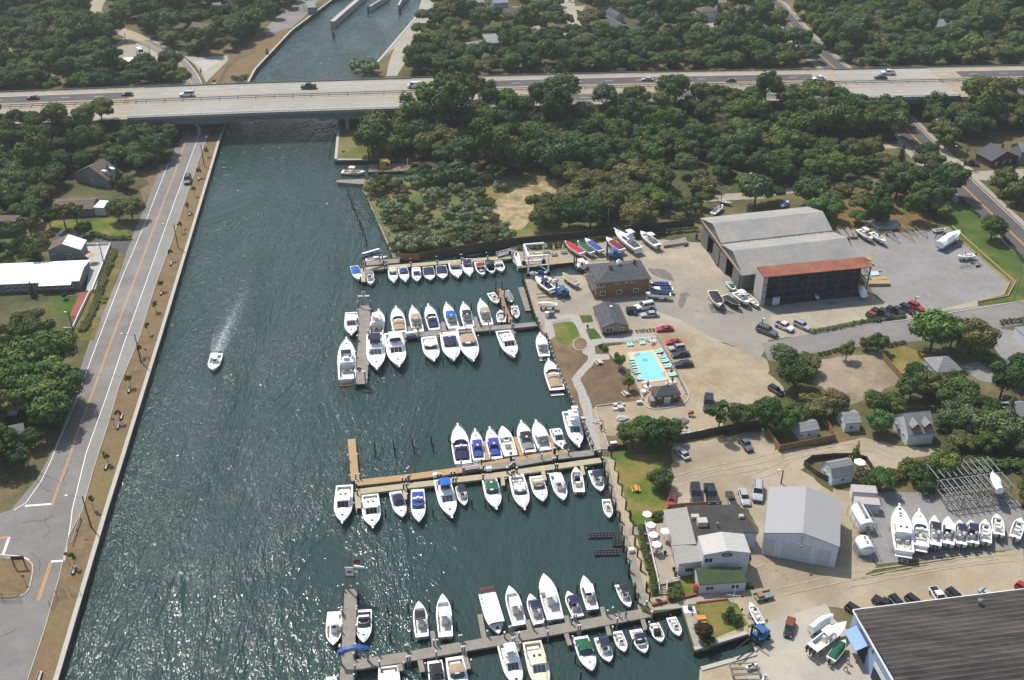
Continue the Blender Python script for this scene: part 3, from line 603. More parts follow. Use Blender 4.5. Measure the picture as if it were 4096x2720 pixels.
def opening(root,side,u,z,w_,h_,L_,D,kind='window',fm=None,gm=None,mull=True):
 """window or door u metres along a side, counted from the left as seen from outside"""
 T={'f':((0,0),(1,0),(0,-1)),'b':((L_,D),(-1,0),(0,1)),'r':((L_,0),(0,1),(1,0)),'l':((0,D),(0,-1),(-1,0))}[side]
 (ox,oy),(dx,dy),(nx,ny)=T
 def quadbox(mb,u0,u1,z0,z1,d0,d1):
  pts=[]
  for dd in(d0,d1):pts.append([(ox+dx*a+nx*dd,oy+dy*a+ny*dd,zz)for a,zz in((u0,z0),(u1,z0),(u1,z1),(u0,z1))])
  mb.loft(pts)
 fr=MB();t=.12
 quadbox(fr,u-w_/2-t,u+w_/2+t,z-t,z,-.02,.07);quadbox(fr,u-w_/2-t,u+w_/2+t,z+h_,z+h_+t,-.02,.07)
 quadbox(fr,u-w_/2-t,u-w_/2,z+.001,z+h_-.001,-.02,.07);quadbox(fr,u+w_/2,u+w_/2+t,z+.001,z+h_-.001,-.02,.07)
 if kind=='window':
  if mull:quadbox(fr,u-.04,u+.04,z+.002,z+h_-.002,-.02,.06)
  f=fr.build('window',fm or M_trim,root);g=MB();quadbox(g,u-w_/2,u+w_/2,z+.003,z+h_-.003,-.02,.03);g.build('pane',gm or M_glass,f)
 else:
  f=MB();quadbox(f,u-w_/2,u+w_/2,z,z+h_-.003,-.02,.04);d=f.build('door',gm or M_door,root);fr.build('frame',fm or M_trim,d)
 return root
def house(name,label,cat,a,b,c,h,kind,rh,wm,rm,ridge='x',wins=(),doors=(),ov=.4,chim=(),inset=None,hm=None,Lx=None,Dx=None):
 A,an,L_,D=frame(a,b,c,h)
 if Dx:D=Dx
 root=thing(name,label,cat,(A.x,A.y,0),an)
 ins=ov if inset is None else inset
 off=Vector((ins*math.cos(an)-ins*math.sin(an),ins*math.sin(an)+ins*math.cos(an),0));root.location=Vector((A.x,A.y,0))+off
 L_-=2*ins;D-=2*ins
 wall_mesh(kind,L_,D,h,rh,ridge).build('wall',wm,root)
 rf=roof_mesh(kind,L_,D,h,rh,ov,ridge=ridge).build('roof',rm,root)
 for(x,y,zt)in chim:
  q=MB();q.box(x*L_-.35,x*L_+.35,y*D-.3,y*D+.3,h-.5,h+zt);q.build('chimney',mat('chimney_brick',(150,96,76),.9,var=.2),rf)
 for s,u,z,w_,hh in wins:opening(root,s,u*(L_ if s in 'fb' else D),z,w_,hh,L_,D)
 for s,u,z,w_,hh in doors:opening(root,s,u*(L_ if s in 'fb' else D),z,w_,hh,L_,D,'door')
 return root,L_,D
def px(s):return pp(s)
H=lambda nm,lab,cat,s,*a,**k:house(nm,lab,cat,*pp(s),*a,**k)
of,Lo,Do=H('marina_office','two-storey cedar shingle office with gray hip roof by the forklifts','building','21 783,1045 1288,1000 697,865',5.0,'hip',2.0,W_shake,R_slate,ov=.45,wins=[('f',.10,.9,1.2,1.1),('f',.42,.9,1.2,1.1),('f',.75,.9,1.2,1.1),('f',.07,3.5,1.2,1.0),('f',.38,4.0,.8,.6),('f',.55,4.1,.6,.45),('f',.68,4.0,.8,.6),('l',.25,3.4,1.0,1.0),('l',.6,3.4,1.0,1.0),('l',.3,.9,1.0,1.1),('r',.5,1.0,1.0,1.1)],doors=[('l',.78,0,1.0,2.1)],chim=[(.30,.42,2.6),(.82,.62,2.4)])
q=MB();q.box(Lo*.5-.55,Lo*.5+.55,Do*.55-.55,Do*.55+.55,6.4,7.6);q.box(Lo*.5-.7,Lo*.5+.7,Do*.55-.7,Do*.55+.7,7.6,8.5,t=.68);q.build('cupola',M_trim,of)
q=MB();q.loft([[(-1.5,y,2.3),(0.0,y,2.9),(0.0,y,2.75),(-1.5,y,2.15)]for y in(.3,Do*.9)]);q.build('awning',R_slate,of)
so_,Ls,Ds=H('dockmaster_office','small one-storey office with gray shingle gable roof beside the stone terrace','building','21 825,1455 1078,1435 720,1260',2.4,'gable',1.3,mat('tan_shingle',(190,164,130),.85,var=.15,vs=2),R_slate,ridge='y',ov=.35,wins=[('f',.28,.8,1.7,1.1),('f',.78,.9,.7,.9),('l',.3,.8,1.2,1.1),('l',.7,.8,1.0,1.1)],doors=[('l',.5,0,.9,2)])
MB().box(Ls*.55,Ls*.55+.6,Ds*.7,Ds*.7+.6,3.0,4.0).build('roof_vent',M_trim,so_);MB().tube((Ls*.45,Ds*.25,3.2),(Ls*.45,Ds*.25,4.5),.1).build('flue',M_rail,so_)
ph,Lp,Dp=H('pool_house','small cedar pool house with dark hip roof at the end of the pool','building','22 1320,522 1562,496 1280,428',2.6,'hip',1.3,mat('brown_shingle_wall',(150,106,76),.85,var=.15,vs=2),R_slate,ov=.3,wins=[('f',.16,1.75,.8,.25),('f',.84,1.75,.8,.25)],doors=[('f',.5,0,1.3,1.8)])
q=MB().box(Lp*.55-.25,Lp*.55+.25,Dp*.6-.25,Dp*.6+.25,3.5,4.2);q.box(Lp*.55-.32,Lp*.55+.32,Dp*.6-.32,Dp*.6+.32,4.2,4.6,t=.3);q.build('cupola',M_trim,ph)
MB().box(-1.3,-.2,-.4,1.6,0,1.5).build('utility_box',M_gravel,ph)
M_shroof=striped('sheet_metal_roof',(194,187,174),(178,172,161),1.0,axis='Y',frac=.08,rgb3=(172,172,170),rough=.6,var=.14,vs=.15)
M_shwall=striped('weathered_metal_wall',(150,148,142),(126,124,120),.8,axis='Y',frac=.2,rgb3=(132,130,126),rough=.7,var=.2)
A=G(pp('21 1740,682')[0]);B=G(pp('21 2095,1110')[0]);d=(B-A).normalized();an=math.atan2(d.y,d.x)+math.pi/2
Lsh=33.0;shed=thing('boat_shed','large twin-bay gray metal boat storage shed with open doorways facing the yard','building',(A.x,A.y,0),an)
prof=[(1.2,7.9),(-7.5,10.4),(-14.4,7.7),(-15.4,7.6),(-22.1,9.2),(-29.8,5.7)]
q=MB()
for pr in(prof[:3],prof[3:]):q.loft([[(x,y,z)for y,z in pr]+[(x,y,z-.25)for y,z in pr[::-1]]for x in(-.5,Lsh+.5)])
q.build('roof',M_shroof,shed)
q=MB();q.loft([[(x,-14.3,7.5),(x,-14.9,7.3),(x,-15.5,7.5),(x,-15.5,7.1),(x,-14.3,7.1)]for x in(-.5,Lsh+.5)]);q.build('roof_gutter',mat('gutter_white',(214,214,208),.7,rgb2=(150,140,120),vs=1.2,var=.2),shed)
q=MB()
for y0,y1 in((0,-4.5),(-9.2,-18.0),(-22.7,-28.6)):
 def zt(y):
  for(a,za),(b_,zb)in zip(prof,prof[1:]):
   if b_<=y<=a:return za+(zb-za)*(y-a)/(b_-a)-.3
  return 5.4
 ys=[y0]+[v[0]for v in prof if y1<v[0]<y0]+[y1]
 q.loft([[(0,y,0),(0,y,zt(y)),(.2,y,zt(y)),(.2,y,0)]for y in ys])
for y0,y1 in((-4.5,-9.2),(-18.0,-22.7)):
 ys=[y0]+[v[0]for v in prof if y1<v[0]<y0]+[y1]
 q.loft([[(0,y,5.2),(0,y,zt(y)),(.2,y,zt(y)),(.2,y,5.2)]for y in ys])
q.loft([[(x,0,0),(x,0,7.4),(x,-.2,7.4),(x,-.2,0)]for x in(.2,Lsh)]);q.loft([[(x,-28.6,0),(x,-28.6,5.5),(x,-28.4,5.5),(x,-28.4,0)]for x in(.2,Lsh)])
ys=[0]+[v[0]for v in prof if-28.6<v[0]<0]+[-28.6];q.loft([[(Lsh,y,0),(Lsh,y,zt(y)),(Lsh-.2,y,zt(y)),(Lsh-.2,y,0)]for y in ys])
q.build('wall',M_shwall,shed)
q=MB();q.beam((-.35,.8,7.6),(-.35,-29.2,5.3),.3,.5);q.build('door_track',mat('track_rust',(196,172,150),.7,var=.2),shed)
for y in(-11.5,-16.6,-25.5):MB().box(-.32,-.12,y-2.2,y+2.2,.1,5.0).build('sliding_door',M_shwall,shed)
MB().box(.3,Lsh-.3,-28.3,-.3,.02,.05).build('shed_floor',M_asphd,shed)
A,an,Lr,Dr=frame(*pp('21 2325,985 31 960,890 21 2250,900'),9.0)
rk=thing('rack_shed','tall open-fronted boat rack shed with a rusty red corrugated roof','building',(A.x,A.y,0),an)
M_rustroof=striped('rusty_corrugated_roof',(158,92,70),(130,70,52),.6,axis='X',frac=.3,rgb3=(184,124,98),rough=.8,var=.22,vs=.25)
MB().loft([[(x,0,8.9),(x,Dr,9.2),(x,Dr,9.0),(x,0,8.7)]for x in(0,Lr)]).build('roof',M_rustroof,rk)
MB().box(0,.15,.1,Dr,0,8.65).box(0,1.2,0,.1,0,8.6).build('side_wall',mat('panel_wall',(206,200,196),.7,var=.08),rk)
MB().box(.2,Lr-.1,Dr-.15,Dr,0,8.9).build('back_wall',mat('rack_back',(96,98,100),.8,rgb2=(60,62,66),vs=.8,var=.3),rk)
MB().box(1.2,3.2,.02,.12,0,2.2).box(.16,Lr-.2,.15,Dr-.2,.02,.05).build('floor',M_asphd,rk)
MB().box(3.4,5.4,-.08,.1,0.1,2.4).build('panel_door',M_door,rk)
M_rack=mat('rack_steel',(96,106,118),.5,metal=.3)
for k in range(8):
 x=.2+(Lr-.4)*k/7;q=MB();q.box(x-.1,x+.1,.12,.32,0,8.6).box(x-.1,x+.1,Dr-.5,Dr-.3,0,8.6)
 for z in(2.3,4.5,6.6):q.box(x-.06,x+.06,-.1,Dr-.5,z,z+.14)
 q.build('upright',M_rack,rk)
for z in(2.2,4.4,6.5):MB().box(.3,Lr-.2,-.12,.1,z-.14,z-.001).build('rack_beam',M_rack,rk)
q=MB()
for k in range(9):q.beam((Lr,.2+(Dr-.4)*k/8,.1),(Lr,.2+(Dr-.4)*k/8,8.7),.05,.05)
for z in(2,4,6,8):q.beam((Lr,.2,z),(Lr,Dr-.2,z),.05,.05)
q.build('mesh_screen',M_rack,rk)
ws,Lw,Dw=house('service_shed','white metal service shed with light gray gable roof near the restaurant','building',(3056,2131),(3360,2187),(3078,1947),5.6,'gable',1.7,striped('white_metal_wall',(232,235,242),(208,212,222),1.2,axis='X',frac=.06,k=.7),striped('light_metal_roof',(182,182,182),(172,172,172),.9,axis='Y',frac=.08,rough=.55,var=.06),ridge='y',ov=.15)
for u,w_ in((.09,2.0),(.83,2.6)):
 opening(ws,'f',u*Lw,0,w_,4.2,Lw,Dw,'door',gm=mat('pale_door',(214,217,224),.6,var=.05,k=.66))
opening(ws,'f',.46*Lw,0,5.4,4.4,Lw,Dw,'door',gm=mat('pale_door2',(220,223,230),.6,var=.05,k=.66))
MB().box(-.02,-.005,0,Dw,.1,5.3).build('side_cladding',mat('pale_blue',(150,184,222),.6),ws)
MB().tube((Lw/2,-1.2,5.0),(Lw/2,-.1,6.6),.07).sph((Lw/2,-1.3,4.9),.3,.3,.3).build('lamp',M_rail,ws)
A,an,Lb,Db=frame((3412,2443),(4096,2359),(3549,2720),6.2)
A2,an2,Lb2,Db2=frame((3549,2720),(4096+80,2640),(3412,2443),6.2)
bb=thing('boat_dealer_building','big blue building with dark streaked corrugated roof in the lower right corner','building',(A.x,A.y,0),an)
Db=26.;Lb=48.
M_blackroof=mat('dark_streaked_roof',(98,93,90),.95,rgb2=(74,70,68),vs=.5,rgb3=(108,103,99),vs2=.2,var=.3,aniso=(.35,2.2,1,.0),spec=.1)
q=MB();q.loft([[(x,0,6.2),(x,-Db/2,8.2),(x,-Db,6.2),(x,-Db,6.0),(x,-Db/2,8.0),(x,0,6.0)]for x in(0,Lb)][::-1])
q=MB()
nr=52;ring0=[]
for k in range(nr+1):
 y=-Db*k/nr;z=6.3+.9*(1-abs(k/nr-.5)*2)+(.16 if k%2 else-.04);ring0.append((y,z))
q.loft([[(x,y,z)for y,z in ring0]for x in(0,Lb)][::-1],cap0=False,cap1=False,closed=False)
q.build('roof',M_blackroof,bb)
for k in range(1,nr,2):
 y,z=ring0[k];q=MB();q.box(0,Lb,y-.035,y+.035,z-.02,z+.02);q.build('roof_ridge',mat('roof_crest',(108,103,99),.95,rgb2=(80,76,73),vs=.9,var=.3),bb)
MB().box(.15,Lb-.2,-Db+.2,-.15,0,6.0).build('wall',mat('blue_siding',(166,194,230),.6,var=.04,vs=.3),bb)
MB().box(-.12,.12,-Db,.0,6.05,6.4).box(0,Lb,-.02,.15,6.05,6.42).build('roof_trim',M_trim,bb)
opening(bb,'l',8.5,0.1,2.6,4.2,Lb,-0.0,'door',gm=mat('door_dark',(60,64,72),.6))if 0 else None
def wface(mbx,y0,y1,z0,z1,x0=.10,x1=.16):mbx.box(x0,x1,y1,y0,z0,z1)
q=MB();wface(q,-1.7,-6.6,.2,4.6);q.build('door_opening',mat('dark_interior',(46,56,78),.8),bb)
q=MB().box(-3.2,.1,-2.0,-6.2,4.3,4.42);q=MB();q.loft([[(.1,y,4.7),(-2.0,y,3.6),(-2.0,y,3.45),(.1,y,4.55)]for y in(-6.4,-1.9)]);q.build('bay_door',mat('sky_blue_door',(120,168,214),.5),bb)
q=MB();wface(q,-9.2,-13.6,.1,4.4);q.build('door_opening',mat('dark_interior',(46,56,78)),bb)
q=MB();wface(q,-9.2,-13.6,3.1,4.3,.02,.09);q.build('roller_door',M_door,bb)
q=MB();wface(q,-2.1,-8.1,4.9,5.9,0,.09);sg=q.build('sign_board',mat('pale_blue_sign',(176,196,232),.6),bb)
q=MB();wface(q,-2.1,-8.1,5.83,5.9,-.03,-.001);wface(q,-2.1,-8.1,4.9,4.97,-.03,-.001);wface(q,-8.0,-8.1,4.97,5.83,-.03,-.001);wface(q,-2.1,-2.2,4.97,5.83,-.03,-.001);wface(q,-2.5,-7.6,5.38,5.62,-.03,-.001);wface(q,-3,-7.2,5.1,5.2,-.03,-.001);q.build('lettering',mat('navy_letters',(40,48,84),.6),sg)
q=MB().sph((22,-2.2,7.4),.45,.45,.45);q.tube((22,-2.2,6.3),(22,-2.2,7.2),.25);q.build('roof_ventilator',mat('galv',(200,204,206),.3,metal=.7),bb)
A,an,Lq,Dq=frame(*pp('23 1770,410 2197,390 1705,243'),6.0)
rs_=thing('restaurant','white waterfront restaurant with black flat roof, gray wings and a green lean-to roof','building',(A.x,A.y,0),an)
ca,sa=math.cos(an),math.sin(an)
def loc(p,z):
 v=G(p,z)-Vector((A.x,A.y,0));return(v.x*ca+v.y*sa,-v.x*sa+v.y*ca)
def locs(s,z):return[loc(p,z)for p in pp(s)]
wall_mesh('gable',Lq,Dq,6.0,.8,'y').build('upper_wall',W_white,rs_);roof_mesh('gable',Lq,Dq,6.0,.8,.1,ridge='y').build('upper_roof',striped('membrane_roof',(214,212,206),(200,198,194),3.1,axis='X',frac=.03),rs_)
fl=locs('23 1605,-40 2095,-50 2260,212 2130,208 2130,260 1720,260 1695,300',3.9)
MB().prism(locs('23 1497,322 1705,308 1620,-28 1405,0',3.3),0,3.18).build('wall',W_white,rs_)
MB().prism(fl,0,3.75).build('wall',W_white,rs_);MB().prism(fl,3.76,3.95).build('flat_roof',mat('tar_roof',(66,64,64),.9,rgb2=(82,80,79),vs=.4,var=.2),rs_)
def slope(s,zs_,name,m):
 P=pp(s);v=[(*loc(p,z),z)for p,z in zip(P,zs_)];q=MB();q.add(v+[(a,b,c-.15)for a,b,c in v],[(0,1,2,3),(7,6,5,4)]+[(i,i+4,(i+1)%4+4,(i+1)%4)for i in range(4)]);return q.build(name,m,rs_)
M_wing=striped('wing_metal_roof',(176,172,166),(160,156,151),.45,axis='X',frac=.15,rough=.7)
slope('23 1487,325 1700,312 1612,-30 1395,0',(3.3,4.25,4.25,3.3),'wing_roof',M_wing)
slope('23 1535,500 1755,470 1712,312 1490,330',(3.4,3.9,3.95,3.5),'wing_roof',M_wing)
MB().prism(locs('23 1540,497 1772,470 1740,300 1500,330',3.3),0,3.22).build('wall',W_white,rs_)
slope('23 1725,690 2168,660 2118,522 1690,532',(2.5,2.5,3.7,3.7),'lean_to_roof',mat('green_shingle',(88,104,72),.9,rgb2=(78,94,64),vs=.5,var=.12))
l0=locs('23 1728,685 2163,658',2.45);MB().prism([l0[0],l0[1],(l0[1][0],-.02),(l0[0][0],-.02)],0,2.3).build('lean_to_wall',W_white,rs_)
MB().box(l0[0][0]+.02,l0[1][0]-.02,-1.2,-.02,2.3,3.2).build('lean_to_gable',W_white,rs_)if 0 else None
y0=l0[0][1];y1=l0[1][1]
def rwin(x,y,z,w_,h_,n_=2):
 f=MB().box(x-w_/2-.1,x+w_/2+.1,y-.06,y+.02,z-.1,z+h_+.1).build('window',M_trim,rs_)
 for k in range(n_):
  a=x-w_/2+k*w_/n_;MB().box(a+.05,a+w_/n_-.05,y-.08,y-.05,z,z+h_).build('pane',M_glass,f)
rwin(l0[0][0]+2.0,y0,.95,1.5,.8,2);rwin(l0[1][0]-2.0,y0+(y1-y0)*.8,.95,1.5,.8,2);rwin(1.0,0,4.0,1.5,1.0,2);rwin(-2.4,-1.75,1.2,1.6,.7,1)if 0 else None
w0=locs('23 1640,600',1.6)[0];rwin(w0[0]+.1,locs('23 1540,497 1772,470',3.3)[0][1]-.02,1.3,1.7,.9,1)
so2=thing('oval_sign','dark red oval sign with white border on the restaurant gable','sign',(0,0,0));c0=Vector((A.x,A.y,0))+Vector((ca*Lq*.5+sa*.09,sa*Lq*.5-ca*.09,5.75));so2.location=c0;so2.rotation_euler=(0,0,an)
elip=lambda rx,rz,y,n_=28:[(rx*math.cos(2*math.pi*i/n_),y,rz*math.sin(2*math.pi*i/n_))for i in range(n_)]
MB().loft([elip(1.12,.58,.0),elip(1.12,.58,-.06)]).build('sign_border',M_trim,so2);MB().loft([elip(1.05,.5,-.06),elip(1.05,.5,-.09)]).build('sign_face',mat('maroon',(96,20,34),.5),so2)
q=MB();q.add([(-.65,-.1,-.14),(.3,-.1,-.14),(.42,-.1,.2),(-.6,-.1,.2)],[(0,1,2,3)]);q.beam((-.75,-.1,-.27),(.4,-.1,-.27),.03,.05);q.beam((.4,-.1,-.27),(.8,-.1,.2),.03,.05);q.beam((.8,-.1,.2),(.5,-.1,.2),.03,.05);q.build('sign_mark',mat('sign_gray',(196,198,196),.5),so2)
for s,sz in(('23 1700,90',(1.9,1.5,1.1)),('23 1650,40',(1.5,.9,.6)),('23 2090,40',(.9,.7,.6))):
 v=locs(s,4.5)[0];q=MB().box(v[0],v[0]+sz[0],v[1]-sz[1],v[1],3.96,4.0+sz[2]);o=q.build('air_conditioner',mat('ac_cream',(214,206,190),.6),None);o.parent=None
 o.location=(A.x,A.y,0);o.rotation_euler=(0,0,an);tag(o,{'23 1700,90':'big cream air conditioning unit on the black restaurant roof','23 1650,40':'low pale duct unit behind the cream unit on the black restaurant roof','23 2090,40':'small gray vent box near the right edge of the black restaurant roof'}[s],'air conditioner','roof units on the restaurant')
v=locs('23 1893,150',4.0)[0];MB().tube((v[0],v[1],3.9),(v[0],v[1],4.9),.22,n=10).build('flue',M_rail,rs_)
dk=[G(p,1.0)for p in pp('23 1225,130 1400,120 1545,650 1350,690')]
dt=thing('restaurant_deck','raised timber dining deck beside the restaurant with steps down','deck',(dk[0].x,dk[0].y,0));dl=[(p.x-dk[0].x,p.y-dk[0].y)for p in dk]
M_plank=striped('weathered_planks',(196,182,162),(160,146,128),.3,axis='X',frac=.16,rgb3=(182,168,148),rough=.85)
MB().prism(dl,0.0,1.0).build('deck_floor',M_plank,dt)
def railing(parent,pts,z,h=.95,m=None,name='railing'):
 q=MB()
 for a,b in zip(pts,pts[1:]):
  a=Vector((a[0],a[1],z));b=Vector((b[0],b[1],z));q.beam(a+Vector((0,0,h)),b+Vector((0,0,h)),.1,.06);q.beam(a+Vector((0,0,h*.5)),b+Vector((0,0,h*.5)),.05,.05)
  k=max(1,int((b-a).length/1.2))
  for j in range(k+1):c=a.lerp(b,j/k);q.box(c.x-.05,c.x+.05,c.y-.05,c.y+.05,z,z+h)
 return q.build(name,m or M_trim,parent)
railing(dt,[dl[0],dl[3]],1.0);railing(dt,[((dl[2][0]*.62+dl[3][0]*.38),(dl[2][1]*.62+dl[3][1]*.38)),dl[2]],1.0)
sa_,sb_=gp('23 1355,690 1425,690');sd_=(G(pp('23 1390,780')[0])-G(pp('23 1390,690')[0]))
for k in range(6):
 a=sa_+sd_*(k/6);b=sb_+sd_*(k/6);c=sd_/6*.92;P=[(p.x-dk[0].x,p.y-dk[0].y)for p in(a,b,b+c,a+c)];MB().prism(P,0,.9-.15*k).build('step',M_plank,dt)
railing(dt,[(p.x-dk[0].x,p.y-dk[0].y)for p in(sa_,sa_+sd_)],.3);railing(dt,[(p.x-dk[0].x,p.y-dk[0].y)for p in(sb_,sb_+sd_)],.3)
W2=lambda*a:a
H('storage_shed','small white flat-topped storage shed behind the round fuel tanks','shed','32 775,1490 1012,1475 745,1340',2.3,'flat',0,W_white,mat('pinkish_roof',(206,196,192),.8,var=.06),ov=.05)if 0 else None
H('storage_container','white box storage container farther from the fuel tanks','container','32 780,1405 1012,1420 750,1335',2.2,'flat',0,W_white,mat('pinkish_roof',(206,196,192),.8,var=.06),ov=.05)
H('storage_container','white box storage container right behind the long fuel tank','container','32 808,1512 1040,1530 780,1445',2.2,'flat',0,W_white,mat('pinkish_roof',(206,196,192)),ov=.05)
H('cottage','white cottage with gambrel roof inside an oval fenced garden','house','32 595,1275 805,1235 510,1140',2.3,'gambrel',2.2,mat('pale_blue_wall',(206,216,232),.7,k=.7),R_lgray,ov=.2,wins=[('l',.3,.8,.7,.8),('l',.6,.8,.7,.8),('l',.5,2.6,.6,.7),('f',.5,.8,.8,.8)])
H('cottage','small white cottage with gray roof inside a tan board fence','house','32 300,850 482,820 345,730',2.5,'gable',.9,W_white,R_lgray,ov=.2,wins=[('f',.1,.9,.6,.9),('f',.5,.9,.6,.8)],doors=[('f',.25,0,.7,1.9)])
H('cottage','low white cottage with tree shadow across its roof, between fence and trees','house','32 715,770 870,760 690,640',2.6,'gable',.9,W_white,R_lgray,ridge='x',ov=.2,wins=[('f',.4,.9,.8,.8),('l',.5,.9,.7,.8)])
g,Lg,Dg=H('garage_house','gray two-dormer garage house with twin white garage doors','house','32 1295,880 1545,855 1165,690',3.0,'gable',3.2,W_white,R_lgray,ov=.15,wins=[('l',.25,1.2,.6,.8),('l',.5,1.2,.6,.8),('l',.75,1.2,.6,.8),('r',.5,1.2,.8,.8)],doors=[('f',.27,0,2.6,2.1),('f',.74,0,2.6,2.1)])
for u in(.28,.75):
 q=MB();x=u*Lg;q.box(x-.85,x+.85,.5,Dg*.48,3.0,4.7);dm=q.build('dormer',mat('osb_sheathing',(196,128,64),.8,var=.2),g)
 MB().loft([[(x+1.1,y,4.6),(x,y,5.6),(x-1.1,y,4.6),(x-1.1,y,4.45),(x,y,5.45),(x+1.1,y,4.45)]for y in(.2,Dg*.5)]).build('dormer_roof',R_lgray,dm)
H('house','square white house with gray pyramid hip roof beside a paved drive','house','32 1690,300 1800,285 1495,160',3.0,'hip',1.9,W_white,R_lgray,ov=.3,Dx=8.2,wins=[('f',.3,1,.8,1),('l',.3,1,.7,1),('l',.7,1,.7,1)])if 0 else None
H('house','square white house with gray pyramid hip roof beside a paved drive','house','32 1560,300 1795,275 1495,155',3.0,'hip',1.9,W_white,R_lgray,ov=.3,wins=[('f',.7,1,.8,1),('l',.3,1,.7,1),('l',.7,1,.7,1)])
H('house','long gray-roofed house with red chimney at the right edge','house','32 2280,715 2700,650 2090,580',2.6,'gable',1.8,W_brown,R_lgray,ov=.3,chim=[(.35,.6,2.6)],wins=[('f',.2,1,.8,.9),('l',.5,1,.7,.9)])
H('trailer_office','white box trailer partly hidden behind the round leafy tree','trailer','31 2400,1570 2700,1540 2310,1450',2.6,'flat',0,W_white,R_lgray,ov=.05)
H('house','dark brown house with gray gable roof and blue pool behind, right of the county road','house','30 2065,1485 2320,1440 1965,1395',2.8,'gable',2.6,W_brown,R_slate,ridge='y',ov=.4,wins=[('f',.2,.8,.7,1),('f',.5,.8,.7,1),('f',.75,.8,.7,1)],chim=[(.7,.6,3.2)])
H('house','tall gray house cut by the right edge behind the dark brown house','house','30 2340,1400 2600,1380 2250,1330',5.0,'gable',2.0,W_gray,R_lgray,ov=.3,wins=[('f',.3,3,.8,1)])
H('house','white gray-roofed house showing through the treetops at upper right','house','30 1520,250 1660,240 1470,195',3.5,'gable',2.0,W_white,R_lgray,ov=.3)
nb=[('20 40,180 200,170 0,140',3.2,'gable',2,W_white,R_lgray,'x','white house with gray roof and a small boat beside it, top centre'),('20 -60,120 120,105 -90,90',3.0,'gable',1.5,W_white,R_brown,'x','house with dull brown roof behind the white house, top centre'),('20 975,290 1110,275 880,200',2.6,'gable',2.4,W_brown,R_slate,'y','dark bungalow with steep slate roof among trees above the highway'),('20 960,160 1040,150 940,95',2.8,'gable',1.8,W_white,R_slate,'y','narrow white house behind the hedge, left of the dark bungalow'),('20 1745,115 1905,100 1695,75',4.6,'hip',1.6,W_white,R_brown,'x','white two-storey house with taupe hip roof and balcony'),('20 2095,105 2240,100 2020,60',4.6,'hip',2.0,W_brown,R_brown,'x','brown two-storey house with hip roof right of the white balcony house'),('20 1490,20 1640,15 1470,-10',3.2,'gable',1.2,W_white,R_white,'x','white-roofed building at the very top edge, right of centre'),('20 1340,35 1420,30 1325,5',2.4,'gable',.8,W_gray,R_lgray,'x','small gray shed with pale roof at the top edge'),('20 1890,30 1990,20 1880,0',3,'gable',1.2,W_white,R_lgray,'x','pale-roofed house at the top edge beyond the two hip-roofed houses'),('10 2110,125 2290,110 2080,75',3.0,'gable',1.6,W_white,R_slate,'x','white bungalow with dark roof between trees right of the locks'),('10 2190,30 2330,20 2170,-20',3.4,'gable',1.6,mat('blue_wall',(150,176,200),.7),R_lgray,'x','pale blue house at the top edge right of the locks'),('10 1980,25 2110,20 1960,-15',3.0,'gable',1.4,W_gray,R_lgray,'x','gray house at the top edge left of the pale blue house'),('10 2135,400 2265,390 2070,335',4.4,'shed',.9,W_gray,R_lgray,'x','boxy gray house with tilted pale roof above the highway trees'),('10 1945,420 2100,400 1935,390',2.8,'gable',.8,W_gray,R_lgray,'x','low pale wing left of the boxy gray house'),('00 1730,260 1890,280 1790,205',3.4,'gable',1.8,W_white,R_brown,'x','cream-roofed house deep in the trees left of the canal, top left'),('00 1960,70 2050,60 1940,40',3.0,'gable',1.4,W_gray,R_lgray,'x','gray roof almost swallowed by trees near the canal path'),('00 1130,575 1330,560 1090,540',2.6,'flat',0,W_white,R_white,'x','white flat-roofed building half hidden by trees at the dirt lot')]
for s,h,kind,rh,wm,rm,rd_,lab in nb:
 H('house',lab,'house',s,h,kind,rh,wm,rm,ridge=rd_,ov=.3,wins=[('f',.25,.9,.9,.9),('f',.7,.9,.9,.9),('l',.5,.9,.8,.9)])
H('house','steep brown-roofed house with dormers beside the riverside road','house','00 1000,1640 1130,1500 860,1530',3.6,'gable',4.2,W_gray,R_brown,ridge='x',ov=.3,wins=[('f',.3,1,.8,.9),('r',.5,1,.8,.9)])if 0 else None
h1,L1,D1=H('house','steep brown-roofed house with dormers beside the riverside road','house','01 1000,95 1135,20 790,-30',3.0,'gable',3.6,W_gray,R_brown,ridge='x',ov=.3,wins=[('f',.5,1,.8,.9),('l',.5,1,.8,.9)])
for u in(.3,.7):q=MB();q.box(u*L1-.6,u*L1+.6,.6,D1*.4,3.5,5.0);q.build('dormer',W_white,h1)
H('house','long low brown-roofed ranch house behind tall pines on the left bank','house','01 470,375 860,355 490,270',2.6,'gable',1.2,W_gray,R_brown,ov=.3,wins=[('f',.2,.9,1,.9),('f',.6,.9,1,.9)])
H('porch_extension','white flat porch roof at the right end of the ranch house','porch','01 860,348 955,352 865,282',2.6,'flat',0,W_white,R_white,ov=.05)
H('house','gray two-storey flat-topped house cut by the left edge','house','01 -150,480 140,480 -120,420',4.4,'flat',0,W_gray,R_brown,ov=.2,wins=[('f',.75,.9,.7,.9),('f',.75,3,.7,.9),('r',.5,2.8,.8,1)])
h2,L2,D2=H('house','white and gray gabled house beside the walled parking terrace','house','01 425,740 620,712 440,640',3.4,'gable',1.9,W_gray,R_brown,ridge='y',ov=.3,wins=[('f',.2,1.5,.8,.8)],Dx=7)if 0 else(0,0,0)
gh=H('house','gray house with brown gable roof, sun glare painted on left slope, beside the walled terrace','house','01 430,745 745,735 430,655',3.6,'gable',2.0,W_gray,R_brown,ridge='y',ov=.25,wins=[('f',.15,1.5,.8,.8),('f',.65,.8,.9,1.2)])
rf=[c for c in gh[0].children if c.name.startswith('roof')][0].data;rf.materials.append(R_white)
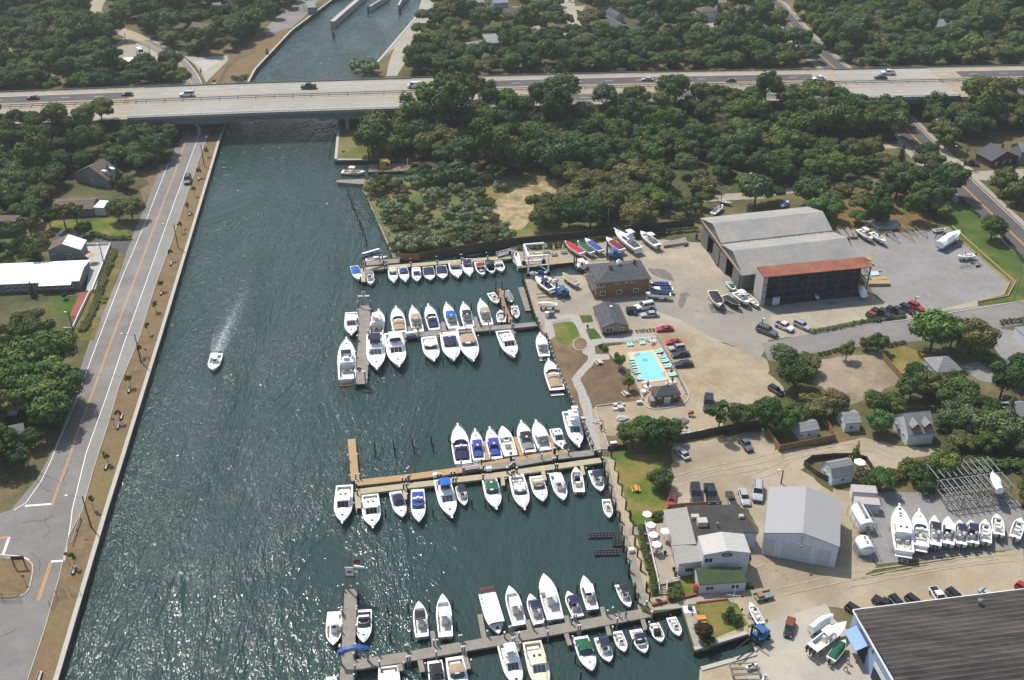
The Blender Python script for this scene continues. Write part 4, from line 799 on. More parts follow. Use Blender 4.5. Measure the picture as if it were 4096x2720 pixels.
for f in rf.polygons:
 if f.normal.x<-.2:f.material_index=1  # left slope of the brown roof whitened: sun glare put into its colour
mh,Lm,Dm=H('motel','long low motel building with bright white roof on the left bank','building','01 -500,1075 730,1020 -420,880',2.9,'gable',.9,mat('stone_gray_wall',(142,146,144),.8,var=.15),R_white,ov=.3,wins=[('f',.45+.06*k,.8,1.1,1.0)for k in range(9)])
MB().loft([[(x,-.4,2.75),(x,-1.6,2.45),(x,-1.6,2.35),(x,-.4,2.65)]for x in(Lm*.70,Lm*.95)]).build('canopy',R_white,mh)
H('house','dark gray roof below the big road-side trees, left edge','house','02 -150,620 130,600 -120,540',3.0,'gable',1.2,W_white,R_lgray,ov=.3)
H('house','white-walled house in deep tree shade near the road junction, left edge','house','02 40,900 230,860 30,800',3.0,'gable',1.4,W_white,R_lgray,ov=.3)
H('lock_house','small gray lock keeper cabin on the canal quay, top','building','10 475,75 555,70 470,10',3.2,'flat',0,W_gray,mat('cabin_roof',(150,150,146),.8),ov=.2,wins=[('f',.3,1.2,.8,.8),('f',.7,1.2,.8,.8)])
tp=gp('01 760,715 1015,700 940,900 880,1120 800,1120 830,860');o=MB().prism([p[:2]for p in tp],-.1,.3).build('walled_terrace',[mat('terrace_stone',(212,210,204),.8,rgb2=(188,186,180),vs=.6,var=.1)]);o['kind']='structure'
tw=MB();band(tw,gp('01 800,700 1020,697 955,870 850,1130'),-.12,.12,.9,0,0);band(tw,gp('01 835,1130 720,1370 670,1480 590,1480'),-.1,.1,.9,0,0);tag(tw.build('terrace_wall',M_trim),'low white wall round the terrace above the riverside road','wall')
o=MB().prism([p[:2]for p in gp('01 740,1130 835,1130 730,1350 640,1350')],-.1,.1).build('brick_patio',mat('brick_patio_m',(168,96,80),.9,var=.15));o['kind']='structure'
def fence(name,label,cat,s,h,m,w_=.1,z0=0.):
 pts=gp(s)if isinstance(s,str)else s;q=MB()
 for a,b in zip(pts,pts[1:]):
  d=(b-a);L_=d.length;d.normalize();nn=Vector((-d.y,d.x,0))*w_/2
  q.loft([[a-nn+Vector((0,0,z0)),a+nn+Vector((0,0,z0)),a+nn+Vector((0,0,h)),a-nn+Vector((0,0,h))],[b-nn+Vector((0,0,z0)),b+nn+Vector((0,0,z0)),b+nn+Vector((0,0,h)),b-nn+Vector((0,0,h))]])
  for j in range(int(L_/2.5)+1):c=a+d*(j*2.5);q.box(c.x-.08,c.x+.08,c.y-.08,c.y+.08,z0,h+.1)
 return tag(q.build(name,m),label,cat)
M_fence=striped('brown_board_fence',(104,92,78),(78,68,58),.25,axis='X',frac=.2,rgb3=(92,80,68),rough=.9)
M_fence2=striped('tan_board_fence',(176,142,100),(140,110,76),.25,axis='X',frac=.2,rgb3=(164,130,90),rough=.9)
fence('board_fence','long dark brown board fence between the meadow and the top dock','fence','11 1515,828 1900,760 2361,690 21 300,660 850,605 1400,540 1680,510',2.2,M_fence,z0=-.4)
fence('board_fence','short bright tan board fence panel at the meadow corner','fence','11 1318,815 1370,832 1512,828',1.9,mat('new_fence',(170,126,80),.85,var=.12))
fence('board_fence','tan board fence surrounding the small cottage yard','fence','32 -10,870 100,1030 610,930 560,830 500,760',1.8,M_fence2)
fence('board_fence','tan board fence between the vacant lot and the back garden','fence','32 1050,175 1225,370 1270,350',1.8,M_fence2)
fence('board_fence','gray-brown board fence between the rubble yard and the car park','fence','22 1510,940 1830,870 2100,820 2361,780',1.7,M_fence)
fence('board_fence','curved dark fence around the gambrel cottage garden','fence','32 590,1330 440,1250 330,1160 400,1110 600,1090 760,1090 900,1120 980,1240 880,1260',1.4,M_fence)
fence('board_fence','dark fence at the top of the lawn by the boardwalk','fence','22 885,1020 990,1005 1060,1000',1.2,M_fence)
fence('board_fence','low wooden fence behind the restaurant car park','fence','22 1440,1560 1700,1540 1930,1530',1.3,M_fence2)
M_hedge=mat('hedge_leaves',(66,88,42),.9,rgb2=(46,66,32),vs=2.5,var=.3,bump=1,bs=6,spec=.1)
M_bush_floor=None
def chain(name,label,s,h,n_=None):
 pts=gp(s);q=MB()
 for a,b in zip(pts,pts[1:]):
  k=max(1,int((b-a).length/2.2))
  for z in(h,h*.5,.05):q.tube(a+Vector((0,0,z)),b+Vector((0,0,z)),.03,n=4)
  for j in range(k+1):c=a.lerp(b,j/k);q.tube((c.x,c.y,0),(c.x,c.y,h),.04,n=4)
  kk=int((b-a).length/.35)
  for j in range(kk):c=a.lerp(b,j/kk);e=a.lerp(b,(j+1)/kk);q.tube((c.x,c.y,0),(e.x,e.y,h),.008,n=3);q.tube((e.x,e.y,0),(c.x,c.y,h),.008,n=3)
 return tag(q.build(name,M_rail),label,'fence')
chain('chain_link_fence','gray chain-link fence panel across the verge next to the road','03 465,900 525,800 605,790',1.8)
chain('chain_link_fence','gray chain-link fence panel across the verge next to the seawall','03 655,780 745,780',1.8)
chain('chain_link_fence','gray chain-link fence at the front of the traffic island','03 -80,830 30,830 190,828',1.8)
chain('chain_link_fence','thin fence running along the canal bank above the bridge','00 2361,480 2200,540 2100,620 2020,780',1.6)
GEL=mat('white_gelcoat',(250,250,248),.28,k=.84,coat=.3,var=.02,vs=.8)
GELS=mat('gelcoat_sole',(214,212,204),.6,k=.8,var=.05,vs=2)
BOATC=dict(white=GEL,sole=GELS,cream=mat('cream_deck',(240,226,198),.5,k=.72),tan=mat('tan_canvas',(196,172,142),.85,var=.06),teak=mat('teak_deck',(196,138,86),.7,var=.1,vs=3),navy=mat('navy_canvas',(42,44,86),.85,var=.08),black=mat('black_canvas',(38,38,44),.8,var=.08),blue=mat('royal_blue_canvas',(62,84,176),.8,var=.06),bright=mat('bright_blue_canvas',(28,112,214),.8,var=.05),green=mat('green_canvas',(22,104,72),.8,var=.06),dkgreen=mat('dark_green_hull',(24,58,46),.4,var=.05),red=mat('red_canvas',(206,40,46),.75,var=.06),maroon=mat('maroon_canvas',(150,32,44),.8,var=.06),gray=mat('gray_canvas',(150,152,154),.8,var=.06),navyhull=mat('navy_hull',(24,32,70),.3,coat=.5),blackhull=mat('black_hull',(36,38,42),.3,coat=.5),aqua=mat('aqua_canvas',(96,196,176),.8),brown=mat('brown_canvas',(92,58,50),.85),redhull=mat('red_hull',(196,50,50),.3,coat=.4),ltblue=mat('light_blue_paint',(150,190,220),.5),dkblue=mat('dark_blue_cover',(40,66,120),.8,var=.08))
M_wsh=mat('tinted_windshield',(60,76,82),.1,k=.8,spec=.7);M_dark=mat('dark_fitting',(30,30,34),.4)
M_ob=mat('outboard_black',(26,27,30),.3,coat=.4);M_obw=mat('outboard_gray',(176,178,182),.3,coat=.3);M_chr=mat('stainless',(212,214,216),.25,metal=.8);M_seat=mat('seat_vinyl',(240,236,226),.5,k=.8)
def hw(t):
 if t<.5:return .91+.09*math.sin(t*math.pi)
 u=(t-.5)/.5;return max(.015,(1-u**2.45)**.94)
def hull_parts(root,L_,B,fb,xc,hull,deck,sole,cock=.78,coaming=.0,xs=.04,crown=.10,trunk=None):
 """xc: fore end of the cockpit (0..1 of length), xs: aft end. hull with sheer, deck, recessed cockpit"""
 N=18;ts=sorted(set([i/N for i in range(N+1)]+[xs,xc,.94,.975]))
 sh=lambda t:fb*(1+.42*t*t);X=lambda t:(t-.5)*L_;W_=lambda t:hw(t)*B/2
 q=MB();rings=[]
 for t in ts:
  w_=W_(t);s=sh(t);k=.78 if t<.6 else .78*(1-(t-.6)/.4*.75);kz=-.35 if t<.8 else-.35+(t-.8)/.2*.5
  x=X(t);xb=x-(.09*L_*max(0,t-.85)/.15 if t>.85 else 0)
  rings.append([(x,-w_,s),(x,-w_*1.015-.01,s-.09),(xb,-w_*k,.12),(xb,0,kz),(xb,w_*k,.12),(x,w_*1.015+.01,s-.09),(x,w_,s)])
 q.loft(rings,0,cap0=True,cap1=True,closed=False);q.build('hull',hull,root,True)
 d=MB();ck=MB();fr=[]
 for t in ts:
  if t>=xc-1e-6:
   w_=W_(t);s=sh(t);c=crown*B*math.sin(math.pi*min(1,max(.0,(1-t)/(1-xc)*.9+.1)))*(.6 if t>.9 else 1);x=X(t)
   fr.append([(x,-w_,s),(x,-w_*.78,s+.015),(x,-w_*.58,s+c*.8),(x,0,s+c),(x,w_*.58,s+c*.8),(x,w_*.78,s+.015),(x,w_,s)])
 d.loft(fr,0,cap0=False,cap1=False,closed=False)
 n0=len(fr[0]);d.add(fr[0]+[(X(xc),W_(xc)*cock,fb*.35),(X(xc),-W_(xc)*cock,fb*.35)],[(0,1,2,3,4,5,6,7,8)][:0]+[tuple(range(7))[::-1]+(8,7)][:0])
 d.add([(X(xc),-W_(xc)*cock,fb*.3),(X(xc),W_(xc)*cock,fb*.3),(X(xc),W_(xc)*.78,sh(xc)+.015),(X(xc),W_(xc)*.58,fr[0][4][2]),(X(xc),0,fr[0][3][2]),(X(xc),-W_(xc)*.58,fr[0][2][2]),(X(xc),-W_(xc)*.78,sh(xc)+.015)],[(0,6,5,4,3,2,1)])
 tc=[t for t in ts if xs-1e-6<=t<=xc+1e-6]
 for sg in(-1,1):
  rg=[[(X(t),sg*W_(t),sh(t)),(X(t),sg*W_(t)*cock,sh(t)+coaming)]for t in tc]
  if sg>0:rg=[r[::-1]for r in rg]
  d.loft(rg,0,False,False,False)
 ta=[t for t in ts if t<=xs+1e-6];d.loft([[(X(t),-W_(t),sh(t)),(X(t),W_(t),sh(t))]for t in ta],0,False,False,False)
 d.build('deck',deck,root,False)
 fz=fb*.28
 ck.loft([[(X(t),-W_(t)*cock,sh(t)+coaming),(X(t),-W_(t)*cock*.97,fz),(X(t),W_(t)*cock*.97,fz),(X(t),W_(t)*cock,sh(t)+coaming)]for t in tc],0,False,False,False)
 t=tc[0];ck.add([(X(t),-W_(t)*cock,sh(t)),(X(t),W_(t)*cock,sh(t)),(X(t),W_(t)*cock,fz),(X(t),-W_(t)*cock,fz)],[(0,1,2,3)])
 ck.build('cockpit',sole,root)
 return X,W_,sh
def dome(name,parent,m,X,W_,sh,t0,t1,f=.98,h=.25,dz=.02,n=6,z0=None):
 """cloth cover stretched over part of the hull"""
 q=MB();rg=[]
 for i in range(n+1):
  t=t0+(t1-t0)*i/n;w_=W_(t)*f;s=(sh(t)if z0 is None else z0)+dz;hh=h*(math.sin(math.pi*(i/n*.8+.1)))
  rg.append([(X(t),-w_,s-.1),(X(t),-w_*.98,s),(X(t),-w_*.5,s+hh*.85),(X(t),0,s+hh),(X(t),w_*.5,s+hh*.85),(X(t),w_*.98,s),(X(t),w_,s-.1)])
 q.loft(rg,0,True,True,False);return q.build(name,m,parent,False)
def arc_shield(root,x,w_,z,h,m,rake=.45,sweep=1.3,name='windshield',n=8):
 q=MB();lo=[];hi=[]
 for i in range(n+1):
  a=math.pi*(i/n)-math.pi/2;cx=math.cos(a)**.75 if math.cos(a)>0 else 0
  lo.append((x+sweep*cx,w_*math.sin(a),z));hi.append((x-rake+(sweep)*cx*.82,w_*.9*math.sin(a),z+h))
 q.add(lo+hi,[(i,i+1,n+2+i,n+1+i)for i in range(n)]+[(n+1+i,n+2+i,i+1,i)for i in range(n)])
 o=q.build(name,m,root);r=MB()
 for a,b in zip(hi,hi[1:]):r.tube(a,b,.035,n=4)
 r.build('frame',M_chr,o);return o
def canopy(root,x0,x1,w_,z,m,legs=None,name='canopy',arch=.16,n=4,lm=None,th=.06):
 q=MB();rg=[]
 for i in range(n+1):
  x=x0+(x1-x0)*i/n;dz=-.10*(abs(i/n-.5)*2)**2
  top=[(x,w_*s,z+dz+arch*(1-s*s))for s in(-1,-.6,0,.6,1)]
  rg.append(top+[(a,b,c-th)for a,b,c in top[::-1]])
 q.loft(rg);o=q.build(name,m,root)
 if legs is not None:
  l=MB()
  for sx in(x0+.1*(x1-x0),x1-.1*(x1-x0)):
   for sy in(-1,1):l.tube((sx*.5+(x0+x1)/4,sy*w_*.92,legs),(sx,sy*w_*.92,z),.03,n=4)
   l.tube((sx,-w_*.92,z),(sx,w_*.92,z),.03,n=4)
  l.build('canopy_frame',lm or M_chr,o)
 return o
def outboards(root,L_,fb,n,m):
 for k in range(n):
  y=(k-(n-1)/2)*.72;q=MB();x=-L_/2
  q.box(x-.75,x-.12,y-.22,y+.22,fb*.55,fb*.55+.62,t=.06);q.box(x-.5,x-.25,y-.12,y+.12,-.4,fb*.55);q.box(x-.2,x+.05,y-.15,y+.15,fb*.3,fb*.6)
  q.build('outboard_engine',m,root)
def rail(root,X,W_,sh,t0,t1=.985,h=.55):
 q=MB();n=8
 for sg in(-1,1):
  pts=[Vector((X(t0+(t1-t0)*i/n),sg*W_(t0+(t1-t0)*i/n)*.93,sh(t0+(t1-t0)*i/n)+h*min(1,i/1.5)))for i in range(n+1)]
  for a,b in zip(pts,pts[1:]):q.tube(a,b,.025,n=4)
  for p in pts[1:]:q.tube(p,(p.x,p.y,p.z-h),.02,n=4)
 q.build('bow_rail',M_chr,root)
def hatches(root,X,W_,sh,B,ts,m=None,crown=.1):
 for t in ts:
  x=X(t);z=sh(t)+crown*B*.8+.02;MB().box(x-.24,x+.24,-.24,.24,z-.06,z+.05).build('hatch',m or M_dark,root)
def pulpit(root,L_,X,sh):
 x=X(1.0);z=sh(1.0);MB().box(x-.5,x+.55,-.18,.18,z-.02,z+.07).box(x+.35,x+.5,-.1,.1,z-.2,z).build('bow_pulpit',GEL,root)
def seats(root,x,w_,z,m=M_seat,aft=None):
 for sg in(-1,1):q=MB();q.box(x-.35,x+.25,sg*w_*.55-.32,sg*w_*.55+.32,z,z+.45);q.box(x-.45,x-.3,sg*w_*.55-.32,sg*w_*.55+.32,z+.45,z+.95);q.build('seat',m,root)
 if aft is not None:MB().box(aft,aft+.55,-w_*.75,w_*.75,z,z+.42).build('bench_seat',m,root)
def make_boat(style,L_,B,label,loc,rz,o):
 g=BOATC.get
 hull=g(o.get('hull','white'));deck=g(o.get('deck','white'));sole=g(o.get('sole','sole'))
 cat={'sail':'sailboat','pwc':'jet ski','skiff':'dinghy'}.get(style,'boat')
 nm={'exp':'cabin_cruiser','sedan':'cabin_cruiser','fly':'sport_fishing_boat','cc':'center_console_boat','run':'runabout','cov':'covered_boat','wrap':'wrapped_boat','sail':'sailboat','trawler':'trawler','skiff':'skiff','pwc':'jet_ski'}[style]
 root=thing(nm,label,cat,loc,rz,o.get('group'))
 fb=o.get('fb',.42+.075*L_)*.92
 can=o.get('can');cov=o.get('cov');nob=o.get('ob',0)
 if style=='pwc':
  q=MB();q.loft([[(x*L_,-w_*B,.15),(x*L_,-w_*B,.5*h),(x*L_,-w_*B*.5,.75*h),(x*L_,w_*B*.5,.75*h),(x*L_,w_*B,.5*h),(x*L_,w_*B,.15)]for x,w_,h in((-.5,.4,.7),(-.2,.5,.8),(.2,.45,1.),(.42,.2,.95),(.5,.04,.8))]);q.build('hull',GEL,root)
  MB().box(-.4*L_,.05*L_,-.14*B,.14*B,.5,.85,t=.05).build('seat',M_dark,root);MB().box(.02*L_,.12*L_,-.3*B,.3*B,.75,1.0,t=.08).build('handlebar',M_dark,root);return root
 if style=='exp':
  xc=o.get('xc',.50);X,W_,sh=hull_parts(root,L_,B,fb,xc,hull,deck,sole,.8,.12,.07,.115)
  zc=sh(xc)+.115*B*.6;w_=W_(xc)*.76
  arc_shield(root,X(xc)-.1,w_,sh(xc)+.05,.6+.02*L_,M_wsh,sweep=.10*L_)
  MB().box(-L_/2-.07*L_,-L_/2+.02,-W_(.02)*.85,W_(.02)*.85,.12,.26).build('swim_platform',GEL,root)
  q=MB();zt=sh(.3)+1.25
  for sg in(-1,1):q.beam((X(xc)-.22*L_,sg*w_*1.02,sh(.3)),(X(xc)-.16*L_,sg*w_*.85,zt),.12,.3)
  q.beam((X(xc)-.16*L_,-w_*.87,zt),(X(xc)-.16*L_,w_*.87,zt),.42,.1);
  ar=q.build('radar_arch',GEL,root)
  if L_>9:MB().sph((X(xc)-.16*L_,0,zt+.2),.3,.3,.16).build('radar_dome',GEL,ar)
  if cov:dome('cockpit_cover',root,g(cov),X,W_,sh,.1,xc+.04,.86,.45,.14)
  else:seats(root,X(xc)-.10*L_,w_,fb*.28,aft=X(.1))
  if can:canopy(root,X(xc)-.19*L_,X(xc)+.03*L_,w_*.98,sh(xc)+1.35,g(can),sh(xc)+.2)
  hatches(root,X,W_,sh,B,o.get('hs',(.80,)),crown=.11)
  if L_>7.5:rail(root,X,W_,sh,xc+.02)
  if L_>8.5 and o.get('pul',1):pulpit(root,L_,X,sh)
  if nob:outboards(root,L_,fb,nob,M_ob)
 elif style in('sedan','fly'):
  xc=o.get('xc',.34);X,W_,sh=hull_parts(root,L_,B,fb,xc,hull,deck,sole,.82,.05,.04,.08)
  MB().box(-L_/2-.05*L_,-L_/2+.02,-W_(.02)*.85,W_(.02)*.85,.12,.26).build('swim_platform',g(o.get('plat','white')),root)
  x0,x1=X(xc),X(o.get('xf',.66));wb=W_(.5)*.76;z0=sh(.5)-.05;hc=1.35
  q=MB();q.loft([[(x0,-wb,z0),(x0,-wb*.92,z0+hc),(x0,wb*.92,z0+hc),(x0,wb,z0)],[(x1-.06*L_,-wb,z0),(x1-.14*L_,-wb*.88,z0+hc),(x1-.14*L_,wb*.88,z0+hc),(x1-.06*L_,wb,z0)],[(x1+.02*L_,-wb*.8,z0),(x1-.12*L_,-wb*.8,z0+hc*.98),(x1-.12*L_,wb*.8,z0+hc*.98),(x1+.02*L_,wb*.8,z0)]]);cb=q.build('cabin',GEL,root)
  f=lambda u,v:(x1+.02*L_-(.14*L_)*v+.03,u*wb*.78,z0+hc*v+.03)
  for a,b in((-.97,-.36),(-.31,.31),(.36,.97)):MB().add([f(a,.22),f(b,.22),f(b,.86),f(a,.86)],[(0,1,2,3)]).build('window',M_wsh if not o.get('dark')else M_dark,cb)
  for sg in(-1,1):
   s=[(x0+.3,sg*(wb*.985),z0+hc*.38),(x1-.12*L_,sg*(wb*.975),z0+hc*.38),(x1-.17*L_,sg*(wb*.925),z0+hc*.82),(x0+.3,sg*(wb*.94),z0+hc*.82)]
   MB().add([(a,b+sg*.03,c)for a,b,c in s],[(0,1,2,3)if sg<0 else(3,2,1,0)]).build('window',M_wsh,cb)
  canopy(root,x0-.05*L_,x1-.11*L_,wb*.98,z0+hc+.04,g(o.get('roof','white')),None,'cabin_roof',.12,th=.09)
  if style=='fly':
   zr=z0+hc+.12;xf=x1-.17*L_
   q=MB();wf=wb*.8
   q.loft([[(x0+.02*L_,-wf,zr),(x0+.02*L_,-wf,zr+.55),(x0+.02*L_,-wf+.12,zr+.55),(x0+.02*L_,-wf+.12,zr+.08),(x0+.02*L_,wf-.12,zr+.08),(x0+.02*L_,wf-.12,zr+.55),(x0+.02*L_,wf,zr+.55),(x0+.02*L_,wf,zr)],[(xf-.03*L_,-wf,zr),(xf-.05*L_,-wf,zr+.6),(xf-.05*L_,-wf+.12,zr+.6),(xf-.05*L_,-wf+.12,zr+.08),(xf-.05*L_,wf-.12,zr+.08),(xf-.05*L_,wf-.12,zr+.6),(xf-.05*L_,wf,zr+.6),(xf-.03*L_,wf,zr)],[(xf+.03*L_,-wf*.6,zr),(xf,-wf*.6,zr+.62),(xf-.1,-wf*.55,zr+.62),(xf-.1,-wf*.55,zr+.3),(xf-.1,wf*.55,zr+.3),(xf-.1,wf*.55,zr+.62),(xf,wf*.6,zr+.62),(xf+.03*L_,wf*.6,zr)]]);fy=q.build('flybridge',GEL,root)
   MB().box(xf-.16*L_,xf-.11*L_,-.6,.6,zr+.1,zr+.75).build('helm_seat',M_seat,fy)
   if can:canopy(root,xf-.20*L_,xf-.01*L_,wf,zr+1.75,g(can),zr+.5,arch=.12)
   if o.get('enc'):
    q=MB();q.loft([[(xf-.01*L_,-wf*.9,zr+.6),(xf-.03*L_,-wf*.9,zr+1.7),(xf-.03*L_,wf*.9,zr+1.7),(xf-.01*L_,wf*.9,zr+.6)],[(xf-.05*L_,-wf*.92,zr+.6),(xf-.05*L_,-wf*.92,zr+1.7),(xf-.05*L_,wf*.92,zr+1.7),(xf-.05*L_,wf*.92,zr+.6)]]);q.build('bridge_enclosure',M_wsh,fy)
  else:
   zr=z0+hc+.14
   for t in o.get('rh',((.35,-.35),(.35,.35))):x=x0+(x1-.15*L_-x0)*t[0];MB().box(x-.25,x+.25,t[1]*wb-.22,t[1]*wb+.22,zr,zr+.06).build('roof_hatch',M_dark,root)
  seats(root,x0-.07*L_,wb,fb*.28,aft=X(.07))
  hatches(root,X,W_,sh,B,o.get('hs',(.84,)),crown=.08);rail(root,X,W_,sh,.5)
  if o.get('pul',1):pulpit(root,L_,X,sh)
  if o.get('tower'):
   q=MB();zt=z0+4.6;xm=x0+.14*L_
   for sx,sy in((-1,-1),(-1,1),(1,-1),(1,1)):q.tube((xm+sx*1.0,sy*wb*.9,z0+hc),(xm+sx*.45,sy*wb*.45,zt),.05,n=5)
   for zz,k in((z0+hc+1.6,.75),(zt,.45)):q.box(xm-1.0*k-.2,xm+1.0*k+.2,-wb*k,wb*k,zz-.04,zz+.06)
   q.build('tuna_tower',GEL,root);canopy(root,xm-.6,xm+.6,wb*.5,zt+1.2,GEL,zt,'tower_canopy',.06)
  if o.get('outr',0):
   q=MB()
   for sg in(-1,1):q.tube((x0+.1*L_,sg*wb,z0+hc),(x0-.12*L_,sg*(wb+1.0),z0+6.5),.03,n=4,r2=.015)
   q.build('outrigger',M_chr,root)
  if nob:outboards(root,L_,fb,nob,M_ob)
 elif style in('cc','run'):
  xc=o.get('xc',.80 if style=='cc' else .84);X,W_,sh=hull_parts(root,L_,B,fb,xc,hull,deck,sole,.84 if style=='cc' else .80,.03,.10,.05)
  fz=fb*.28;xm=X(.46);wc=min(.55,W_(.5)*.42)
  if style=='cc':
   q=MB();q.box(xm-.1,xm+.75,-wc,wc,fz,fb+.45,t=.05,ty=.03);cs=q.build('console',GEL,root)
   MB().box(xm+.5,xm+.62,-wc*.85,wc*.85,fb+.45,fb+.95,ty=.05,t=.03).build('windshield',M_wsh,cs)
   MB().box(xm-1.1,xm-.6,-wc,wc,fz,fb+.35).build('leaning_post',M_seat,root)
   MB().box(X(.66),X(.66)+.7,-.45,.45,fz,fz+.42).build('bow_seat',M_seat,root)
   if can:canopy(root,xm-1.25,xm+.95,wc*1.7,fb+1.75,g(can),fz,'t_top',.08)
   if cov:q=MB().box(xm-.25,xm+.85,-wc-.1,wc+.1,fz,fb+.9,t=.12);q.build('console_cover',g(cov),root)
  else:
   arc_shield(root,X(.52),W_(.5)*.82,sh(.5),.5,M_wsh,sweep=.5,rake=.35);seats(root,X(.42),W_(.4),fz,aft=X(.12));MB().box(X(.14),X(.24),-.5,.5,fz,fb*.9).build('engine_box',M_seat,root)
   if can:canopy(root,X(.36),X(.58),W_(.5)*.86,fb+1.35,g(can),fb,'canopy')
  if cov and style=='run':dome('cockpit_cover',root,g(cov),X,W_,sh,.08,o.get('ct',.6),.9,.3,.1)
  if nob:outboards(root,L_,fb,nob,M_obw if o.get('obw')else M_ob)
  if o.get('tower'):
   q=MB();zt=fb+1.5
   for sg in(-1,1):q.tube((X(.5),sg*W_(.5)*.9,sh(.5)),(X(.42),sg*W_(.5)*.7,zt),.06,n=5)
   q.tube((X(.42),-W_(.5)*.7,zt),(X(.42),W_(.5)*.7,zt),.06,n=5);q.build('wakeboard_tower',M_dark,root)
 elif style=='cov':
  X,W_,sh=hull_parts(root,L_,B,fb,.5,hull,deck,sole,.8,0,.06,.06)
  c1=o.get('c1',.72)
  cv=dome('boat_cover',root,g(cov),X,W_,sh,.06,c1,.96,.5,.03,8)
  if o.get('stripe'):dome('cover_stripe',cv,g(o['stripe']),X,lambda t:W_(t)*.16,lambda t:sh(t)+.42,.12,c1-.08,1,.1,.02,4)
  if o.get('stripe2'):MB().box(X(.76),X(.9),-.16,.16,sh(.8)+.02,sh(.8)+.13).build('deck_panel',g(o['stripe2']),root)
  if nob:outboards(root,L_,fb,nob,M_ob)
 elif style=='wrap':
  q=MB();ts=[i/12 for i in range(13)];X=lambda t:(t-.5)*L_
  def hh(t):return fb*(1+.4*t*t)+(1.15 if .2<t<.5 else .75 if t<=.2 else max(.05,1.15*(1-(t-.5)/.42)))*.9
  q.loft([[(X(t),-hw(t)*B*.38,.0),(X(t),-hw(t)*B*.51,fb*(1+.4*t*t)),(X(t),-hw(t)*B*.26,hh(t)),(X(t),0,hh(t)+.15),(X(t),hw(t)*B*.26,hh(t)),(X(t),hw(t)*B*.51,fb*(1+.4*t*t)),(X(t),hw(t)*B*.38,.0)]for t in ts]);q.build('shrink_wrap',mat('shrink_wrap_film',(250,250,252),.35,k=.85,bump=.8,bs=2.5),root)
  q=MB();q.loft([[(X(t)-.02,-hw(t)*B*.37,.05),(X(t)-.02,0,-.35 if t<.8 else .0),(X(t)-.02,hw(t)*B*.37,.05)]for t in ts]);q.build('hull',g(o.get('bottom','ltblue')),root)
 elif style=='sail':
  X,W_,sh=hull_parts(root,L_,B,fb,.36,g('cream'),g('cream'),sole,.6,.1,.08,.1)
  q=MB();q.loft([[(X(.36),-B*.3,fb),(X(.36),-B*.26,fb+.55),(X(.36),B*.26,fb+.55),(X(.36),B*.3,fb)],[(X(.72),-B*.18,fb*1.1),(X(.70),-B*.15,fb+.4),(X(.70),B*.15,fb+.4),(X(.72),B*.18,fb*1.1)]]);cb=q.build('cabin',GEL,root)
  for k in(.45,.55):MB().box(X(k),X(k)+.5,-B*.29,B*.29,fb+.25,fb+.4).build('window',M_dark,cb)
  MB().tube((X(.6),0,fb),(X(.6),0,fb+9.0),.07,r2=.04).build('mast',M_chr,root);MB().tube((X(.6),0,fb+1.3),(X(.15),0,fb+1.4),.06).build('boom',M_chr,root)
  q=MB();
  for a in((X(.99),0,sh(1)),(X(.02),0,fb),(X(.58),B*.45,fb),(X(.58),-B*.45,fb)):q.tube(a,(X(.6),0,fb+8.9),.012,n=3)
  q.build('rigging',M_chr,root)
 elif style=='trawler':
  X,W_,sh=hull_parts(root,L_,B,fb,.3,hull,deck,sole,.84,.05,.04,.05)
  z0=fb;x0,x1=X(.26),X(.80);wb=B*.40;cb=MB().box(x0,x1,-wb,wb,z0,z0+1.55,t=.05).build('cabin',GEL,root)
  for k in range(5):MB().box(x0+.4+k*(x1-x0-.6)/5,x0+.1+(k+1)*(x1-x0-.6)/5,-wb-.01,wb+.01,z0+.8,z0+1.3).build('window',M_wsh,cb)
  MB().box(x1-.06,x1+.015,-wb*.8,wb*.8,z0+.75,z0+1.3).build('window',M_dark,cb)
  canopy(root,X(.17),x1+.5,wb*1.12,z0+1.75,GEL,None,'cabin_roof',.1,th=.1);canopy(root,X(.02),X(.165),wb*1.12,z0+1.7,g('brown'),fb,'stern_awning',.1)
  hatches(root,X,W_,sh,B,(.88,));rail(root,X,W_,sh,.6)
 elif style=='skiff':
  X,W_,sh=hull_parts(root,L_,B,fb*.8,.9,hull,deck,sole,.86,0,.06,.03)
  for t in(.15,.4,.62):MB().box(X(t),X(t)+.3,-W_(t)*.84,W_(t)*.84,fb*.45,fb*.52).build('thwart',g(o.get('seat','white')),root)
  if nob:outboards(root,L_,fb*.8,nob,M_ob)
 return root
STANDM=mat('blue_steel_stand',(70,86,110),.6)
